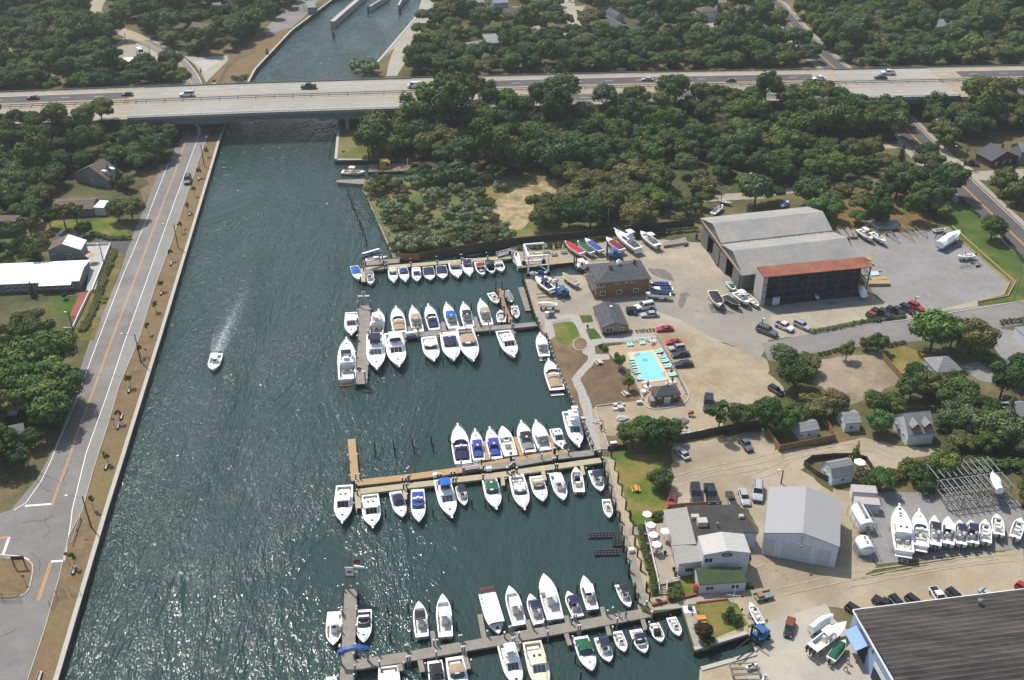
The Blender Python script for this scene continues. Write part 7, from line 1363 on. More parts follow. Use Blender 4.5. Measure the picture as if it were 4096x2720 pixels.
for s in('22 1350,105','22 1358,122','22 1378,152','22 1390,170','22 1400,192','22 1410,208','22 1425,240','22 1435,258','22 1470,320','22 1480,336'):place_l(s,pa,'aqua lounger on the right side of the pool, facing the water')
for s,lab in(('22 1070,45','aqua lounger at the top of the pool deck, first from the left'),('22 1100,42','aqua lounger at the top of the pool deck, second from the left'),('22 1185,32','aqua lounger at the top of the pool deck, third from the left'),('22 1212,28','aqua lounger at the top of the pool deck, fourth from the left')):place_l(s,pa+math.pi/2,lab)
M_umb=mat('umbrella_white',(250,246,242),.7,k=.85);M_umbp=mat('umbrella_rose',(186,150,168),.8)
def umbrella(s,lab,rad=1.25,h=2.3,z=0.,m=M_umb,gr=None,closed=False):
 P=G(pp(s)[0],z);r=thing('umbrella',lab,'umbrella',(P.x,P.y,z),.2,gr or('closed umbrellas' if closed else 'open white umbrellas'));MB().tube((0,0,0),(0,0,h+.35),.03).build('pole',M_chr,r)
 q=MB();n_=6
 if closed:q.loft([[(rr*math.cos(2*math.pi*i/8),rr*math.sin(2*math.pi*i/8),zz)for i in range(8)]for rr,zz in((.22,1.0),(.3,1.2),(.12,2.2),(.02,2.5))])
 else:q.add([(0,0,h+.45)]+[(rad*math.cos(2*math.pi*i/n_),rad*math.sin(2*math.pi*i/n_),h)for i in range(n_)]+[(0,0,h+.40)],[(0,i+1,(i+1)%n_+1)for i in range(n_)]+[(n_+1,(i+1)%n_+1,i+1)for i in range(n_)])
 q.build('canopy',m,r);return r
def rtable(s,lab,z=0.,m=M_cap,rad=.6,ch=3):
 P=G(pp(s)[0],z);r=thing('patio_table',lab,'table',(P.x,P.y,z));MB().tube((0,0,.7),(0,0,.76),rad,n=14).build('table_top',m,r);MB().tube((0,0,0),(0,0,.7),.06).build('leg',m,r)
 for k in range(ch):
  a=k*2*math.pi/ch+.4;c=thing('patio_chair',lab.split(' with')[0].replace('table','table chair')+', drawn up to it','chair',(P.x+1.0*math.cos(a),P.y+1.0*math.sin(a),z),a,'chairs at: '+lab);MB().box(-.22,.22,-.22,.22,.4,.45).build('seat',m,c);MB().box(.18,.23,-.22,.22,.45,.9).build('backrest',m,c)
for s,lab in(('23 1240,115','white umbrella at the top of the restaurant deck beside the lawn'),('23 1275,215','white umbrella over the rose table, uppermost along the deck hedge'),('23 1298,305','white umbrella over the rose table, middle one along the deck hedge'),('23 1325,395','white umbrella over the rose table, lowest along the deck hedge'),('23 1405,272','white umbrella nearest the restaurant wall on the deck')):umbrella(s,lab,1.0,2.2,1.0)
for s,lab in(('23 1270,222','round rose table under the uppermost deck umbrella'),('23 1292,312','round rose table under the middle deck umbrella'),('23 1318,402','round rose table under the lowest deck umbrella')):rtable(s,lab,1.0,M_umbp,.65,2)
M_navyu=mat('navy_white_umbrella',(70,72,100),.8)
for s,lab in(('22 1250,452','closed dark umbrella at the lower left corner of the pool'),('22 1475,410','closed dark umbrella at the lower right corner of the pool'),('22 1285,30','closed white umbrella at the top right of the pool deck'),('21 312,738','closed pale umbrella by the hedge above the shingle patch, leftmost'),('21 385,755','closed pale umbrella by the hedge above the shingle patch, middle'),('21 468,750','closed pale umbrella by the hedge above the shingle patch, rightmost')):umbrella(s,lab,closed=True,m=M_navyu if 'dark' in lab else M_umb)
for s,lab in(('22 1240,450','white patio table at the lower left corner of the pool'),('22 1470,405','white patio table at the lower right corner of the pool'),('22 1290,28','white patio table at the top right of the pool deck'),('22 1212,490','white patio table left of the pool house')):rtable(s,lab,.05)
umbrella('01 850,850','tan patio umbrella on the walled terrace of the left bank',1.5,2.3,.3,mat('tan_umbrella',(226,182,140),.8));umbrella('32 830,1200','white umbrella in the garden of the gambrel cottage',1.3,2.2)
def picnic(s,lab,m,an=0.):
 P=G(pp(s)[0]);r=thing('picnic_table',lab,'picnic table',(P.x,P.y,0),an,'picnic tables');MB().box(-.9,.9,-.38,.38,.72,.78).build('table_top',m,r)
 for y in(-.75,.75):MB().box(-.9,.9,y-.14,y+.14,.42,.47).build('bench',m,r)
 for x in(-.7,.7):q=MB();q.beam((x,-.7,0),(x,-.3,.72),.08,.08).beam((x,.7,0),(x,.3,.72),.08,.08).beam((x,-.75,.4),(x,.75,.4),.08,.08);q.build('leg',m,r)
M_orw=mat('orange_cedar',(230,158,84),.7,var=.1);M_wtb=mat('bleached_wood',(226,212,190),.8,var=.08)
picnic('22 1140,1385','orange cedar picnic table alone on the big lawn',M_orw,math.pi/2+.1);picnic('23 1742,1020','orange picnic table beside the red-leaved tree by the slip',M_orw,.1)
picnic('22 800,215','pale picnic table beside the stone path',M_wtb,math.pi/2+.3);picnic('22 1050,505','pale picnic table under the small tree near the pool',M_wtb,math.pi/2+.4)
for i,s in enumerate(('21 315,765','21 388,785','21 475,765')):picnic(s,('left','middle','right')[i]+' gray picnic table under the hedge above the shingle patch',M_pilew,.1)
def bench0():
 r=bpy.data.objects.new('park_bench',None);COL.objects.link(r);m_=mat('bench_slats',(206,200,192),.7)
 MB().box(-1.0,1.0,-.25,.25,.42,.48).build('seat',m_,r);MB().box(-1.0,1.0,.26,.32,.5,.9).build('backrest',m_,r)
 for x in(-.85,.85):MB().box(x-.05,x+.05,-.25,.3,0,.42).build('leg',M_dark,r)
 return r
b0=bench0();nb_=0;va=ang(G((643,1360)),G((846,680)))
spots=['01 1833,90','01 1752,412','01 1578,870','01 1488,1140','02 1193,470','02 1122,715','02 1090,803','02 982,1175','03 683,565','03 370,1545']
labs=['farthest bench on the dry verge, nearly level with the green SUV','bench on the verge just above the first street lamp','bench on the verge below the first street lamp','bench on the verge level with the brick patio','bench on the verge below the moving motorboat wake','upper bench of the close pair on the verge','lower bench of the close pair on the verge','bench on the verge level with the stop line','bench near the red stop sign on the verge','bench cut by the bottom edge on the verge']
for s,lab in zip(spots,labs):
 P=G(pp(s)[0]);P.z=.01
 if nb_==0:b0.location=P;b0.rotation_euler=(0,0,va);tag(b0,lab,'bench','benches along the canal verge')
 else:dup(b0,P,va,lab,'benches along the canal verge')
 nb_+=1
M_pole=mat('wooden_pole',(66,58,50),.9,var=.15)
def pole(s,lab,h=None,arm=None,cross=False,m=M_pole,nm='utility_pole',cat='pole',lamp=True):
 b_,t_=pp(s);z=h or max(3,zat(b_,t_));P=G(b_);r=thing(nm,lab,cat,(P.x,P.y,0),0,'poles and lamps along the roads');MB().tube((0,0,0),(0,0,z),.16,r2=.11,n=8).build('pole',m,r)
 if arm:
  q=MB().tube((0,0,z-.5),(arm[0],arm[1],z+.1),.045);q.build('lamp_arm',M_rail,r);MB().sph((arm[0]*1.08,arm[1]*1.08,z+.05),.38,.2,.12).build('lamp_head',M_cap,r)
 if cross:
  for k in(0,.9):MB().box(-1.3,1.3,-.07,.07,z-.5-k,z-.35-k).build('crossarm',m,r)
  MB().tube((.4,.25,z-2.2),(.4,.25,z-1.3),.28).build('transformer',M_rail,r)
 return P,z
for s,lab in(('01 1645,720 1610,500','street lamp on a wooden pole on the verge, farthest of the three'),('02 1300,205 1245,-53','street lamp on a wooden pole on the verge, middle of the three'),('03 840,155 752,-123','street lamp on a wooden pole on the verge, nearest of the three')):pole(s,lab,arm=(-2.9,.2),nm='street_lamp',cat='street lamp')
pole('01 960,870 918,680','wooden pole with lamp rising from the corner of the walled terrace',arm=(-.5,0));pole('01 680,1500 640,1310','wooden pole at the lower end of the white terrace wall',arm=(-.8,.2));pole('00 1885,1535 1862,1330','leaning wooden pole at the verge just below the bridge')
pole('30 1560,1378 1650,1110','tall utility pole with crossarms right of the county road',cross=True,arm=(-2.2,0));pole('30 1800,1555 1870,1345','utility pole with crossarms in front of the dark brown house',cross=True,arm=(-4,-.5));pole('30 155,280 180,110','utility pole beside the county road, upper right');pole('30 262,155 275,60','small pole by the white fence, upper right')
pole('20 1890,345 1905,190','utility pole near the balcony house',cross=True);pole('21 882,540 887,355','slim pale pole rising from the trees behind the dark fence',m=M_pilew);pole('21 1915,390 1932,240','slim dark pole among the scrap boats behind the sheds')
pole('32 120,1325 145,1205','short wooden pole with lamp on the sandy lane',arm=(-.7,.2));pole('31 2265,1205 2355,935','gray street lamp pole on the lawn by the county road',m=M_pilew);pole('00 1165,400 1140,310','dark pole near the sandy lot, top left');pole('00 1388,518 1376,430','dark pole beside the white van, top left');pole('00 1615,640 1610,550','pole with lamp at the ramp road bend',arm=(.6,.1));pole('10 445,100 435,10','lamp pole beside the lock keeper cabin',m=M_rail,arm=(.4,0));pole('10 808,110 806,-5','tall thin lamp pole on the lock guide wall',m=M_rail)
pole('22 1700,1010 1712,930','slim post at the car park fence')if 0 else None
P,z=pole('31 1345,1265 1355,1195','short lamp post with twin floodlights behind the red SUV',m=M_dark,arm=(.5,.3));pole('21 2300,1470 2325,1375','post with dark twin floodlights beside the gray SUV',m=M_dark,arm=(.3,.2))
def sign1(s,lab,w_=.6,h=2.3,m=M_rail,disc=False):
 P=G(pp(s)[0]);r=thing('road_sign' if not disc else 'stop_sign',lab,'sign',(P.x,P.y,0),.1);MB().tube((0,0,0),(0,0,h),.04).build('post',M_rail,r)
 if disc:
  q=MB();c=[(.48*math.cos(i*math.pi/4+.39),-.06,h+.3+.48*math.sin(i*math.pi/4+.39))for i in range(8)];q.loft([c,[(x,-.02,z)for x,y,z in c]][::-1]);o=q.build('sign_plate',M_sred,r);t=text_mesh('STOP',.34,M_sw,o);t.rotation_euler=(math.pi/2,0,0);t.location=(0,-.08,h+.3)
 else:MB().box(-w_/2,w_/2,-.04,0,h-.6,h).build('sign_plate',m,r)
sign1('03 640,500','red octagonal stop sign on the verge beside the junction',disc=True,h=2.4);sign1('02 1355,150','small gray notice post on the verge near the middle lamp');sign1('02 1060,795','small gray sign plate beside the kerb near the bench pair',.7);sign1('01 1722,605','small notice post on the verge near the farthest lamp');sign1('00 1910,1310','white sign plate on the verge just out of the bridge shade',m=M_sw);sign1('03 235,680','thin post with small plate on the traffic island');sign1('23 2115,950','small dark notice post at the flagpole lawn edge',.4,1.2,M_dark);sign1('10 810,1430','pale notice board on the grass point below the bridge',1.2,1.6)
P=G(pp('03 190,530')[0]);r=thing('billboard','dark notice board on two posts seen from behind on the traffic island','sign',(P.x,P.y,0),.05)
for x in(-1.0,1.0):MB().box(x-.08,x+.08,-.08,.08,0,2.4).build('post',M_pole,r)
MB().box(-1.2,1.2,-.06,.06,2.0,2.9).build('board',mat('brown_board',(90,76,66),.8),r)
P=G(pp('23 2025,930')[0]);zf_=zat(pp('23 2025,930')[0],pp('23 2062,710')[0]);r=thing('flagpole','white flagpole with yardarm rising from the round shrub','flagpole',(P.x,P.y,0));MB().tube((0,0,0),(0,0,zf_),.08,r2=.04).build('pole',M_cap,r);MB().tube((-1.3,0,zf_*.68),(1.3,0,zf_*.62),.04).build('yardarm',M_cap,r)
q=MB();q.loft([[(x,.08*math.sin(x*6),zf_*.62-.5+.1*x),(x,.08*math.sin(x*6)+.03,zf_*.62-.5+.1*x),(x,.08*math.sin(x*6)+.03,zf_*.62+.05),(x,.08*math.sin(x*6),zf_*.62+.05)]for x in(1.2,1.45,1.7)]);q.build('flag',M_sred,r)
for s,L_,lab in(('33 850,380 905,330',5.6,'long white round-ended fuel tank in a steel frame with a walkway'),('33 905,430 905,290',3.2,'short white fuel tank with blue end in front of the long tank')):
 A=G(pp('33 905,%d'%(440 if L_<4 else 215))[0]);r=thing('fuel_tank',lab,'tank',(A.x,A.y,0),math.pi/2+.10);R_=1.45
 q=MB();q.loft([[(x,R_*k*math.cos(2*math.pi*i/18),1.75+R_*k*.85*math.sin(2*math.pi*i/18))for i in range(18)]for x,k in((0,.9),(.2,1),(L_-.2,1),(L_,.9))][::-1]);q.build('tank_shell',M_cap,r,True)
 MB().box(.3,L_-.2,-R_*1.0,R_*1.0,.1,1.3).build('containment_box',mat('pale_blue_tank',(170,196,226),.5)if L_<4 else M_cap,r)
 for x in(L_*.3,L_*.7):MB().tube((x,0,2.8),(x,0,3.35),.22,n=10).build('valve',M_chr,r)
 q=MB()
 for y in(-1.8,1.8):
  for k in range(4):q.beam((k*L_/3,y,0),(k*L_/3,y,2.4),.07,.07)
  q.beam((0,y,2.4),(L_,y,2.4),.07,.07).beam((0,y,1.2),(L_,y,1.2),.05,.05)
 for x in(0,L_):q.beam((x,-1.8,2.4),(x,1.8,2.4),.07,.07)
 q.build('frame',M_rail,r)
 if L_>4:q=MB();q.beam((-1.5,0,.1),(1.2,0,3.2),.7,.08).beam((1.2,0,3.25),(L_,0,3.25),.6,.08);q.build('walkway',M_rail,r)
A,B,Cc=gp('32 1640,1560 2240,1480 1500,1290');r=thing('boat_rack','two-level empty galvanised steel boat storage rack','rack',(A.x,A.y,0),ang(A,B));L_=13.6;D_=8.4
q=MB()
for i in range(5):
 for j in range(3):x=L_*i/4;y=D_*j/2;MB().beam((x,y,0),(x,y,4.1),.14,.14).build('upright',M_rail,r)
for z in(1.5,4.0):
 for j in range(3):MB().beam((-.5,D_*j/2,z),(L_+.5,D_*j/2,z),.16,.2).build('rail',M_rail,r)
 for i in range(11):x=L_*i/10;MB().beam((x,-.8,z+.22),(x,D_*.48,z+.22),.22,.15).build('bunk',M_rail,r);MB().beam((x,D_*.54,z+.22),(x,D_+.8,z+.22),.22,.15).build('bunk',M_rail,r)
for i in range(4):MB().beam((L_*i/4,0,.2),(L_*(i+1)/4,0,4.4),.1,.1).build('brace',M_rail,r)
a,b_=gp('33 1260,395 1256,495');r=thing('boarding_stairs','white boarding stairs with red wheels behind the largest yacht ashore','stairs',(b_.x,b_.y,0),ang(b_,a));L_=(a-b_).length
for i in range(8):MB().box(L_*i/8,L_*i/8+.24,-.55,.55,.25+.25*i,.31+.25*i).build('step',M_wtb,r)
for y in(-.6,.6):MB().beam((0,y,.2),(L_,y,2.2),.08,.15).build('stringer',M_cap,r);MB().tube((.1,y*1.2,.18),(.1,y*1.35,.18),.18).build('wheel',M_sred,r)
def stack(s,lab,m,h,n_=1,nm='timber_stack'):
 P=gp(s);q=MB();q.prism([p[:2]for p in P],0.02,h);tag(q.build(nm,m),lab,'stack')
for s,lab,h in(('31 885,820 950,818 958,850 930,850','new golden floating dock section stacked behind the rusty rack shed, farthest',.7),('31 935,855 960,852 975,882 960,884','short golden dock section beside the rack shed wall',.6),('31 955,935 1045,928 1047,937 958,945','thin golden plank pile beside the rack shed',.3),('31 935,1008 1080,1000 1092,1030 960,1040','upper of two golden dock sections beside the rack shed',.8),('31 930,1045 1108,1038 1122,1072 925,1076','lower of two golden dock sections beside the rack shed',.9)):stack(s,lab,M_dk['new'],h,nm='dock_section')
stack('31 940,962 1010,958 1020,992 945,1000','white and pale blue covered stack beside the rack shed',mat('pale_stack',(214,232,240),.6),.9,nm='covered_stack')
for s,lab in(('31 620,545 660,530 745,640 700,650','old timber dock section, left one near the shed corner'),('31 690,550 735,545 795,630 760,640','old timber dock section, middle one near the shed corner'),('31 760,575 785,570 822,635 785,640','old timber dock section, right one near the shed corner'),('21 1395,690 1600,640 1620,690 1400,720','pile of weathered beams and poles by the fence')):stack(s,lab,M_dk['gray'],.8,nm='dock_section')
r=None;P=G(pp('31 905,495')[0]);r=thing('aluminium_dock_stack','stack of silver aluminium gangways at the back of the gravel yard','stack',(P.x,P.y,0),.05)
for k in range(5):MB().box(.4*k,9.5-.3*k,-1.1*k-.5,-1.1*k+.35,.1,.9+.1*(k%2)).build('gangway_section',mat('alu',(170,184,192),.4,metal=.4),r)
M_gp=mat('gravel_heap',(168,168,172),.95,rgb2=(146,146,150),vs=2,var=.2,bump=.8,bs=6)
def heap(s,rx,h,lab,m,nm='gravel_heap',n_=26):
 P=G(pp(s)[0]);q=MB();rr=random.Random(n_);rings=[]
 for z,k in((0,1),(.35,.75),(.7,.42),(1.0,.1)):rings.append([(rx*k*(1+rr.uniform(-.1,.1))*math.cos(2*math.pi*i/n_),rx*.8*k*(1+rr.uniform(-.1,.1))*math.sin(2*math.pi*i/n_),z*h)for i in range(n_)])
 q.loft(rings);o=q.build(nm,m,None,True);o.location=P;tag(o,lab,'heap')
heap('22 1555,750',2.0,1.0,'conical gray gravel heap behind the big bush',M_gp);heap('22 1560,810',1.6,.6,'low brown earth heap below the gray gravel heap',M_soil,'earth_heap',20)
def rubble(s,n_,rx,lab,m,kd='rubble_pile',sz=.3):
 P=G(pp(s)[0]);q=MB();rr=random.Random(n_)
 for i in range(n_):
  a=rr.uniform(0,6.3);d_=rx*math.sqrt(rr.random());c=(d_*math.cos(a),d_*.7*math.sin(a));k=sz*rr.uniform(.5,1.4);ty_=rr.uniform(.0,.2);q.box(c[0]-k,c[0]+k,c[1]-k*.6,c[1]+k*.6,0,k*rr.uniform(.5,1.4)+.5*(1-d_/rx)*sz*2,t=ty_*k)
 o=q.build(kd,m);o.location=P;tag(o,lab,'rubble',None,'stuff')
M_stone=mat('pale_stone',(226,222,214),.8,var=.2,vs=2)
rubble('22 1015,730',60,1.3,'heap of pale broken paving left of the big bush',M_stone);rubble('22 1570,860',60,1.8,'row of pale rubble against the board fence',M_stone);rubble('22 1780,850',40,1.2,'pale rubble and blocks beside the board fence',M_stone);rubble('22 780,760',24,1.0,'paving stones laid out beside the unfinished path',M_stone,sz=.2);rubble('02 790,-40',1,.4,'pale block',M_stone)if 0 else None
for s,sz,lab in(('22 975,655',(1.4,1.0,.9),'pallet of wrapped paving blocks, front one near the soil bed'),('22 932,655',(1.2,.9,.4),'pallet of loose slabs left of the wrapped blocks'),('22 935,615',(1.0,.8,.5),'pallet of brown blocks behind the loose slabs'),('22 1010,610',(.8,.6,.5),'small pallet of orange bricks near the soil bed'),('22 1150,600',(1.3,.8,.8),'concrete block bin just left of the pool house'),('22 640,740',(.9,.9,.4),'stack of pavers on the stone path beside the bulkhead')):
 P=G(pp(s)[0]);r=thing('paver_pallet',lab,'pallet',(P.x,P.y,0),.1);MB().box(0,sz[0],0,sz[1],0,.12).build('pallet',M_dk['brown'],r);MB().box(.03,sz[0]-.03,.03,sz[1]-.03,.121,sz[2]).build('load',M_stone,r)
P=G(pp('22 1650,700')[0]);r=thing('cement_mixer','orange cement mixer beside the gravel heap','cement mixer',(P.x,P.y,0));MB().loft([[(x,k*math.cos(i*.785),1.0+k*math.sin(i*.785))for i in range(8)]for x,k in((-.5,.25),(-.1,.5),(.3,.45),(.6,.25))][::-1]).build('drum',mat('mixer_orange',(220,84,50),.5),r);q=MB();q.beam((-.4,-.5,0),(0,0,1),.08,.08).beam((-.4,.5,0),(0,0,1),.08,.08).beam((.5,0,0),(0,0,1),.08,.08);q.build('frame',M_dark,r)
for y in(-.5,.5):MB().tube((-.4,y,.25),(-.4,y*1.15,.25),.25).build('wheel',M_tyre,r)
P=G(pp('22 935,965')[0]);r=thing('cooler_box','blue and white cooler box near the dark fence end','cooler',(P.x,P.y,0),.2);MB().box(-.7,.7,-.35,.35,0,.6).build('box',mat('cooler_blue',(70,140,200),.5),r);MB().box(-.72,.72,-.37,.37,.601,.7).build('lid',M_cap,r)
P=G(pp('23 1692,755')[0]);r=thing('vending_machine','red drinks machine beside the white lean-to','vending machine',(P.x,P.y,0));MB().box(-.4,.4,-.35,.35,0,1.75).build('cabinet',mat('vending_red',(214,36,30),.4),r);MB().box(-.32,.2,-.37,-.352,.5,1.6).build('front_panel',mat('vending_pale',(232,160,150),.4),r)
P=G(pp('23 2180,712')[0]);r=thing('garden_tractor','small green tractor beside the lean-to corner','tractor',(P.x,P.y,0),.2);MB().box(-.9,.8,-.35,.35,.3,.8,t=.08).build('body',mat('tractor_green',(40,120,60),.4),r);MB().box(-.5,-.2,-.25,.25,.8,1.1).build('seat',M_dark,r)
for x,k in((-.6,.38),(.55,.28)):
 for y in(-.45,.45):MB().tube((x,y-.1,k),(x,y+.1,k),k,n=12).build('wheel',M_tyre,r)
for s,lab in(('21 1130,1340','blue barrel beside the dumpster of the small office'),('21 2135,1095','blue barrel in the nook of the metal shed'),('21 1700,640','tall blue tank beside the boat shed corner')):P=G(pp(s)[0]);q=MB().tube((0,0,0),(0,0,1.1 if 'tall' not in lab else 2.0),.38,n=12);o=q.build('barrel',mat('barrel_blue',(40,90,180),.5));o.location=P;tag(o,lab,'barrel')
P=G(pp('21 1060,1335')[0]);r=thing('dumpster','dark dumpster against the right wall of the small office','dumpster',(P.x,P.y,0),.1);MB().box(0,2.6,0,1.6,.1,1.4,t=-.05).build('bin',mat('dumpster_gray',(70,72,76),.7),r);MB().box(-.08,2.68,-.08,1.68,1.401,1.5).build('lid',M_dark,r)
P=G(pp('23 1640,915')[0]);o=MB().tube((0,0,0),(0,0,.95),.42,n=12).build('trash_barrel',mat('barrel_dark',(90,96,98),.6));o.location=P;tag(o,'gray barrel on a white slab at the lawn corner','barrel');o=MB().box(-1.2,.9,-.9,.7,0,.06).build('slab',M_cap);o.location=P+Vector((0,0,.03));tag(o,'white slab under the gray barrel at the lawn corner','slab')
for s,lab in(('23 1712,948','orange cone on the lawn, farther one'),('23 1662,968','orange cone on the lawn, nearer one'),('33 818,1408','orange cone at the doorway of the blue building')):P=G(pp(s)[0]);o=MB().tube((0,0,0),(0,0,.6),.2,r2=.03,n=10).box(-.25,.25,-.25,.25,0,.04).build('traffic_cone',mat('cone_orange',(230,80,40),.5));o.location=P;tag(o,lab,'traffic cone')
P=G(pp('23 2120,1500')[0]);r=thing('steel_frame','gray steel frame lying at the landing by the bottom edge','frame',(P.x-2,P.y,0),.05)
for y in(-1.2,0,1.2):MB().beam((0,y,.8),(5,y,.8),.15,.2).build('beam',M_gravel,r)
for x in(.2,4.8):MB().beam((x,-1.3,.4),(x,1.3,.4),.12,.8).build('leg',M_gravel,r)
P=G(pp('23 1450,395')[0]);
for s,lab in(('23 1410,410','green plant pot on the restaurant deck'),('23 1492,560','red flower pot by the restaurant deck railing, upper'),('23 1508,610','flower pot by the restaurant deck railing, lower'),('21 697,1455','red flower pot on the stone terrace'),('22 1378,140','bushy potted plant right of the pool, upper'),('22 1470,300','bushy potted plant right of the pool, lower')):
 P=G(pp(s)[0],1.0 if 'deck' in lab else .05);r=thing('flower_pot',lab,'plant pot',P);MB().tube((0,0,0),(0,0,.35),.2,r2=.26,n=10).build('pot',mat('terracotta',(170,96,70),.8),r);MB().sph((0,0,.6),.35,.35,.32).build('plant',M_hedge,r)
def person(s,lab,top,bot,z=0.,rz=0.,lean=.0,stride=.2):
 P=G(pp(s)[0],z);r=thing('person',lab,'person',(P.x,P.y,z),rz)
 J=[((0,0,.95),.14),((lean*.3,0,1.2),.15),((lean*.7,0,1.42),.15),((lean,0,1.53),.06),((lean*1.1,0,1.62),.095),((lean*1.15,0,1.74),.08),((stride,.11,.5),.075),((stride*.7,.11,.07),.055),((stride*.7+.16,.11,.04),.04),((-stride,-.11,.5),.075),((-stride*1.5,-.11,.07),.055),((-stride*1.5+.16,-.11,.04),.04),((lean*.7,.22,1.40),.06),((lean*.7+.1,.28,1.12),.045),((lean*.7+.28,.24,.95),.035),((lean*.7+.36,.23,.9),.03),((lean*.7,-.22,1.40),.06),((lean*.7-.02,-.28,1.12),.045),((lean*.7+.14,-.25,.9),.035),((lean*.7+.2,-.24,.84),.03)]
 E=[(0,1),(1,2),(2,3),(3,4),(4,5),(0,6),(6,7),(7,8),(0,9),(9,10),(10,11),(2,12),(12,13),(13,14),(14,15),(2,16),(16,17),(17,18),(18,19)]
 me=bpy.data.meshes.new('body');me.from_pydata([j[0]for j in J],E,[]);o=bpy.data.objects.new('body',me);COL.objects.link(o);o.parent=r
 sk=o.modifiers.new('s','SKIN');
 for v,j in zip(me.skin_vertices[0].data,J):v.radius=(j[1],j[1])
 me.skin_vertices[0].data[0].use_root=True
 sb=o.modifiers.new('u','SUBSURF');sb.levels=sb.render_levels=1
 bpy.context.view_layer.update();m2=bpy.data.meshes.new_from_object(o.evaluated_get(bpy.context.evaluated_depsgraph_get()));o.modifiers.clear();o.data=m2
 sk_=mat('skin',(206,156,124),.6);m2.materials.clear();m2.materials.append(sk_);m2.materials.append(top);m2.materials.append(bot)
 for p in m2.polygons:c=p.center;p.material_index=2 if c.z<.98 and abs(c.y)<.2 or c.z<.12 else(1 if c.z<1.5 and(abs(c.y)<.27 and c.z>1.2 or abs(c.y)<.2)else 0)
 MB().sph((lean*1.12-.02,0,1.72),.1,.1,.1).build('hair',mat('hair_brown',(60,44,34),.8),r)
M_tw=mat('shirt_white',(236,234,230),.8);M_td=mat('trousers_dark',(44,44,60),.8);M_tt=mat('shirt_gray',(150,150,160),.8)
person('33 712,1480','person in white shirt and dark trousers walking near the blue building',M_tw,M_td,rz=2.6,stride=.25);person('33 732,1415','person in white shirt standing beside the walking one near the blue building',M_tw,mat('shorts_red',(150,70,70),.8),rz=2.2)
person('23 1048,1000','person in gray clothes standing on the fourth dock',M_tt,M_tt,DZ,rz=1.5,stride=.08);person('21 1242,1215','person in white standing behind the white SUV',M_tw,M_tt,rz=.5,stride=.05)
person('22 818,812','worker in light clothes bending over the new path edge',M_tw,M_td,rz=.3,lean=.45,stride=.2);person('22 822,840','worker in dark clothes bending just below the other one',mat('shirt_dark',(90,84,84),.8),M_td,rz=.6,lean=.45,stride=.2)
person('23 985,985','person near the piling on the fourth dock left of the gray one',mat('shirt_tan',(190,180,160),.8),M_tt,DZ,rz=.4,stride=.05)
P=G(pp('00 1852,665')[0]);r=thing('bicycle','bicycle with rider on the gore beside the ramp road','bicycle',P,1.4)
for x in(-.5,.5):MB().tube((x,-.02,.34),(x,.02,.34),.34,n=14).build('wheel',M_tyre,r)
q=MB();q.tube((-.5,0,.34),(0,0,.8),.03).tube((0,0,.8),(.5,0,.34),.03).tube((-.1,0,.4),(-.15,0,.9),.03).tube((.4,0,.5),(.38,0,1.0),.03);q.build('frame',M_dark,r);person('00 1852,665','rider in gray on the bicycle beside the ramp road',M_tt,M_td,.25,rz=1.4,stride=.15,lean=.2)
def leafmat(nm,c1,c2,c3):
 m_=mat('leaves_'+nm,c1,.75,rgb2=c2,rgb3=c3,vs=.35,vs2=.09,island=.38,obj=.16,spec=.08,k=.83);return m_
LM=dict(dark=leafmat('dark',(78,98,52),(64,84,46),(90,106,58)),olive=leafmat('olive',(106,108,62),(90,96,54),(116,116,72)),green=leafmat('green',(94,118,58),(78,104,50),(106,124,64)),bright=leafmat('bright',(98,128,62),(84,114,54),(110,134,72)),blue=leafmat('bluish',(86,108,70),(70,94,60),(96,114,76)),silver=leafmat('silver',(130,144,104),(108,124,84),(140,150,114)),maroon=leafmat('maroon',(84,52,52),(66,44,44),(70,70,44)),yellow=leafmat('yellow',(176,160,60),(140,140,56),(150,150,60)),bare=leafmat('bare',(112,106,92),(96,92,80),(90,92,72)))
M_bark=mat('bark',(92,80,68),.9,var=.25,vs=1)
